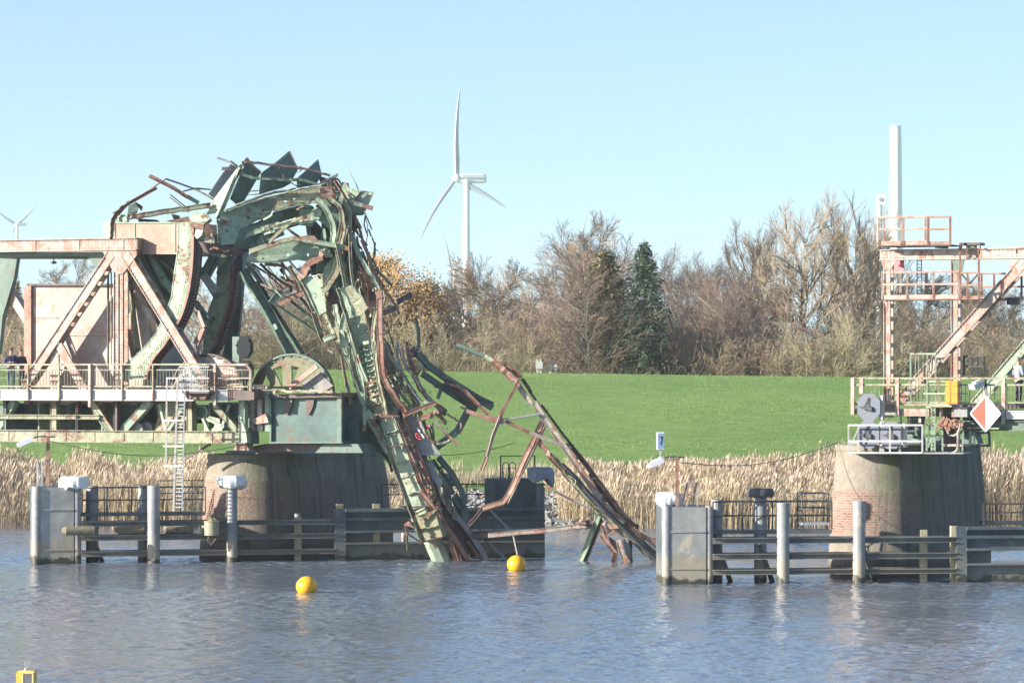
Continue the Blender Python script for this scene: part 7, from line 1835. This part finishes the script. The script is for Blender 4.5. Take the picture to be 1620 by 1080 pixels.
def racks():
    rnd = random.Random(31)          # chain links and lugs along the rack beams
    for k in range(34):
        s = (k+.5)/34; x = 405+s*290; y = 20+s*640
        c = wpt('D', x+rnd.uniform(-8, 8), y, .5+.4*s); mb = MB(); d = Vector((.36, 0, -.93)); u = Vector((.93, 0, .36))
        mb.box(c, u*rnd.uniform(.08, .16), Vector((0, .1, 0)), d*.035); mb.box(c+u*rnd.uniform(-.12, .12)-Vector((0, .1, 0)), u*.04, Vector((0, .05, 0)), d*.09)
        mb.build('rack_lug', M['r' if k % 3 else 'y'], LEAF)
    # red and white marks left on the fallen board
    rd = plain('warning_red', (0.75, 0.10, 0.10), .5); wh = plain('warning_white', (0.85, 0.85, 0.85), .5)
    for m, nm, quads in ((rd, 'red_mark', [[(722, 765), (750, 757), (766, 790), (736, 800)], [(698, 872), (716, 866), (762, 925), (735, 932), (705, 905)], [(800, 790), (812, 778), (838, 815), (828, 838)]]),
                        (wh, 'white_mark', [[(738, 800), (768, 792), (776, 812), (752, 825)], [(716, 824), (728, 818), (764, 872), (752, 884)], [(742, 858), (752, 854), (790, 912), (776, 920)], [(766, 925), (735, 905), (722, 880), (706, 880), (728, 918)], [(812, 778), (824, 772), (842, 800), (838, 815)]])):
        for q in quads:
            mb = MB(); mb.plate([wpt('Q', x, y, .5) for x, y in q], Vector((0, .02, 0))); mb.build(nm, m, LEAF)
    for k in range(13):
        a = (k+.5)/13; p = wpt('Q', 490+195*a, 380+240*a, .35); q = wpt('Q', 590+140*a, 410+190*a, .45); mb = MB(); mb.bar(p, q, .018); mb.build('ladder_rung', M['k' if k % 2 else 'y'], LEAF)
    # loose splinters of angle iron caught in the bundle
    spine = [(540, 300), (555, 380), (575, 460), (590, 540), (615, 620), (650, 700), (685, 790), (715, 870)]
    half = [30, 34, 32, 30, 38, 42, 26, 26]
    for k in range(150):
        s = rnd.random()*6.2; i = int(s); f = s-i; cx = spine[i][0]*(1-f)+spine[i+1][0]*f; cy = spine[i][1]*(1-f)+spine[i+1][1]*f; hw = half[i]*(1-f)+half[i+1]*f
        dx = (spine[i+1][0]-spine[i][0])/80; x = cx+rnd.gauss(4, .42)*hw if False else cx+rnd.uniform(-.9, 1.0)*hw; L = rnd.uniform(18, 62); an = rnd.gauss(0, .22)
        ux, uy = dx*.8+math.sin(an), 1
        pts = [(x-ux*L/2, cy-L/2, rnd.uniform(.9, 2.8)), (x+rnd.gauss(0, 2), cy+rnd.gauss(0, 2), rnd.uniform(.9, 2.8)), (x+ux*L/2+rnd.gauss(0, 3), cy+L/2, rnd.uniform(.9, 2.8))]
        member(LEAF, ('splinter', 'loose_angle')[k % 2], M[rnd.choice('glrlygrkrrly')], 'X', rnd.uniform(1.2, 3.2), .08, rnd.uniform(-40, 40), 'l', pts, rnd.random() < .6, k, False)
    for k in range(26):      # torn bits under the curling girders
        x = rnd.uniform(385, 560); y = 395+rnd.uniform(0, 60)+(x-385)*.2; an = rnd.uniform(.2, 1.3); L = rnd.uniform(15, 45)
        member(LEAF, 'torn_strip', M[rnd.choice('kgdrgyl')], 'X', rnd.uniform(1.2, 4), .08, rnd.uniform(-30, 50), 'l', [(x, y, rnd.uniform(1, 3)), (x+math.cos(an)*L, y+math.sin(an)*L, rnd.uniform(1, 3))], False, k, False)
racks()
def ragged():
    rnd = random.Random(55)   # buckled plates that fill the bundle
    spine = [(520, 300, 30), (540, 380, 34), (565, 460, 34), (580, 540, 30), (600, 620, 30), (640, 700, 26), (670, 770, 18)]
    for k in range(84):
        s = rnd.random()*5.6; i = int(s); f = s-i; a, b = spine[i], spine[i+1]; cx = a[0]*(1-f)+b[0]*f; cy = a[1]*(1-f)+b[1]*f; hw = a[2]*(1-f)+b[2]*f
        x = cx+rnd.uniform(-.9, .8)*hw; w_ = rnd.uniform(3, 11); h = rnd.uniform(9, 28); dx = (b[0]-a[0])/80*h+rnd.gauss(0, 5)
        pts = [(x-w_, cy-h), (x+w_*rnd.uniform(.3, 1), cy-h*rnd.uniform(.8, 1.1)), (x+w_+dx*.6, cy), (x+w_*.8+dx, cy+h*rnd.uniform(.7, 1)), (x-w_*.6+dx, cy+h), (x-w_+dx*.3, cy+rnd.uniform(-3, 3))]
        wplate(LEAF, 'buckled_plate', M[rnd.choice('llggydlk')], 'X', .04, rnd.uniform(-45, 35), rnd.uniform(-15, 15), rnd.uniform(1.4, 3.0), pts, seed=k)
    rnd = random.Random(77)   # small hanging scraps along the right side of the bundle
    for k in range(40):
        s = rnd.random(); x = 610+s*90+rnd.uniform(-14, 18); y = 490+s*190+rnd.uniform(-20, 20)
        c = P(x, y, 150+rnd.uniform(.3, 1.6)); mb = MB(); r = rnd.uniform(.06, .2)
        pts = [c+Vector((rnd.uniform(-r, r), rnd.uniform(-.04, .04), rnd.uniform(-r, r)*1.4)) for _ in range(3)]
        mb.plate(pts, Vector((0, .025, 0))); mb.build('scrap', M[rnd.choice('krkryga')], LEAF)
ragged()
parse(LEAF2, '''
upper_chord d C 28 .2 15 c | 980,350,.6 1100,395,.5 1235,455,.4
upper_chord l C 34 .15 -10 c | 1225,450,.4 1300,490,.3
upper_chord r C 54 .2 -5 c ~ | 1290,485,.3 1370,560,.2 1470,650,.1
upper_chord k C 30 .15 10 l ~ | 1370,500,.4 1440,560,.4 1540,630,.3
upper_chord r C 14 .15 10 l ~ | 1350,500,.3 1450,540,.3 1550,620,.2
P torn_plate r C .03 0 0 .2 | 1350,500 1400,510 1480,560 1550,615 1500,640 1440,570
main_chord w C 46 .2 -10 c | 1470,640,.0 1560,770,.0 1620,860,.0
main_chord k C 24 .2 10 c | 1545,640,.3 1600,720,.3 1625,760,.3
main_chord k C 22 .2 20 l | 1600,740,.3 1690,865,.3
main_chord w E 38 .22 -10 c | 425,-20,.0 480,80,.0 620,270,.1 790,520,.3 880,650,.5 1000,760,.8
main_chord y E 20 .2 -10 c | 1000,755,.9 1120,870,1.2 1240,985,1.4
main_chord k E 16 .2 20 l | 470,0,.3 620,200,.4 830,470,.6
main_chord r E 30 .22 5 c ~ | 640,240,.6 740,360,.6 830,480,.7 940,630,.8 1090,820,1 1250,890,1.2
main_chord k E 26 .2 20 l ~ | 780,440,.8 850,550,.8 930,650,.9 1090,790,1.1
P torn_plate r E .03 5 0 .6 | 860,560 940,610 950,630 880,590
P torn_plate r E .03 5 0 .9 | 1090,820 1160,840 1245,885 1240,950 1180,900 h:1215,917,5
lattice_bar y E 16 .1 0 l | 560,230,.2 650,275,.4
lattice_bar w E 14 .1 0 l | 640,330,.3 720,345,.5
lattice_bar w E 14 .1 0 l | 760,480,.4 830,465,.6
lattice_bar k E 14 .1 0 l | 860,600,.5 930,630,.7
lattice_bar w E 14 .1 0 l | 960,710,.8 1040,720,.9
lattice_bar k E 12 .1 0 l | 690,360,.4 700,420,.4
hanger_bar r C 20 .12 -10 c | 1525,640,-.2 1430,830,-.2 1350,960,-.2
hanger_bar r E 22 .12 -10 c | 245,-5,-.2 200,95,-.2 150,230,-.2 120,340,-.2 90,420,-.2
hanger_bar w E 9 .1 -40 l | 215,70,-.3 165,200,-.3 130,330,-.3
bent_post r E 34 .2 -20 c | 478,105,.3 420,220,.3 345,385,.2 262,570,.1 225,625,.0 95,662,.0
bent_post w E 14 .2 10 l | 500,130,.4 440,250,.4 370,390,.3 290,570,.2 255,630,.1
bent_post k E 22 .15 10 c | 95,662,.1 40,730,.5 0,775,1
cross_bar r E 24 .12 -10 c | -10,38,.0 130,90,-.1 250,112,-.2 400,178,-.1
cross_bar w E 22 .12 -10 c | 395,175,-.1 540,235,.0 665,278,.1
cross_bar a E 16 .12 -10 l | 230,98,-.2 340,80,-.1 465,58,.0
P gusset_plate r E .03 0 0 -.25 | 105,70 150,72 200,70 245,98 240,125 190,120 130,108
P torn_plate r E .04 -5 0 .2 | 425,205 470,220 515,285 530,330 500,320 455,270
inner_chord r E 40 .2 -5 c | 520,320,.3 580,385,.3 640,440,.4
inner_chord y E 26 .1 -10 l | 545,320,.2 600,390,.3 690,490,.4 830,650,.5
black_pipe b E 32 .2 0 r | 600,380,.0 700,480,.1 880,680,.3 1060,850,.6 1250,1030,.9
inner_chord y E 24 .2 -10 c | 600,430,.4 720,560,.5 820,660,.6 930,770,.7 1080,880,1 1180,950,1.2
inner_chord k E 16 .2 10 l | 1050,870,1.2 1130,950,1.3 1240,1035,1.5
rope_loop y E 8 .05 0 r ~ | 625,400,-.1 620,440,-.1 680,470,-.1 690,510,-.1 670,515,-.1 665,480,-.1
tie_bar w E 18 .1 -10 l | 545,545,.2 650,600,.3 790,665,.4
P torn_plate r E .03 0 0 .2 | 482,520 520,515 560,550 510,545
flat_beam w E 30 .2 0 c | 130,835,1 450,808,1 650,785,1 765,772,1
flat_beam r E 16 .2 0 l | 690,752,.9 760,760,.9
P torn_plate k E .1 20 0 1 | 745,740 775,735 785,780 760,800
flat_beam k E 30 .2 0 c | 30,838,2 130,835,1.6
fallen_prop g E 34 .25 -20 c | 840,712,.9 790,830,1.6 718,1012,2.3
fallen_prop k E 14 .2 30 l | 858,725,1.1 810,850,1.8 745,1012,2.5
bracket_strip y E 14 .1 0 l | 740,715,.6 830,690,.6 850,710,.6
bracket_strip r E 12 .1 0 l | 740,720,.5 770,675,.5
crumpled_member r E 34 .2 -10 c | 855,825,.9 900,890,.9 945,945,1 930,1015,1.6
crumpled_member k E 40 .2 10 c | 900,800,1 960,790,1 1010,830,1
crumpled_member w E 36 .2 -10 c | 965,870,.8 985,950,.9 1015,1010,1
crumpled_member r E 40 .2 -10 c | 1015,1000,.8 970,1045,.9
crumpled_member a E 34 .2 0 c | 1005,850,1 1030,940,1.1 1035,1050,1.2
crumpled_member k E 26 .2 10 c | 1040,860,1.2 1045,1050,1.4
crumpled_member r E 30 .2 0 c | 870,770,.9 880,830,.9 930,800,.9 975,790,.9
crumpled_member y E 16 .2 0 l | 1000,820,.8 1100,900,.9 1160,970,1.2
P torn_plate r E .03 -10 0 .7 | 890,760 940,755 970,790 905,795
P torn_plate r E .03 -10 0 .6 | 990,985 1015,960 1040,1005 1000,1020
P torn_plate k E .03 10 0 1 | 900,840 950,870 960,930 920,910
''')
# ---------------------------------------------------------------- air
def haze():
    mb = MB(); mb.box(Vector((0, 1800, 66.5)), Vector((2000, 0, 0)), Vector((0, 2000, 0)), Vector((0, 0, 69.5)))
    m = bpy.data.materials.new('haze_air'); m.use_nodes = True; t = m.node_tree; t.nodes.clear()
    v = t.nodes.new('ShaderNodeVolumePrincipled'); v.inputs['Density'].default_value = 0.00013; v.inputs['Color'].default_value = (0.95, 0.97, 1, 1); v.inputs['Anisotropy'].default_value = 0.2
    o = t.nodes.new('ShaderNodeOutputMaterial'); t.links.new(v.outputs[0], o.inputs['Volume'])
    tag(fixn(mb.build('haze', m)), kind='stuff')
haze()
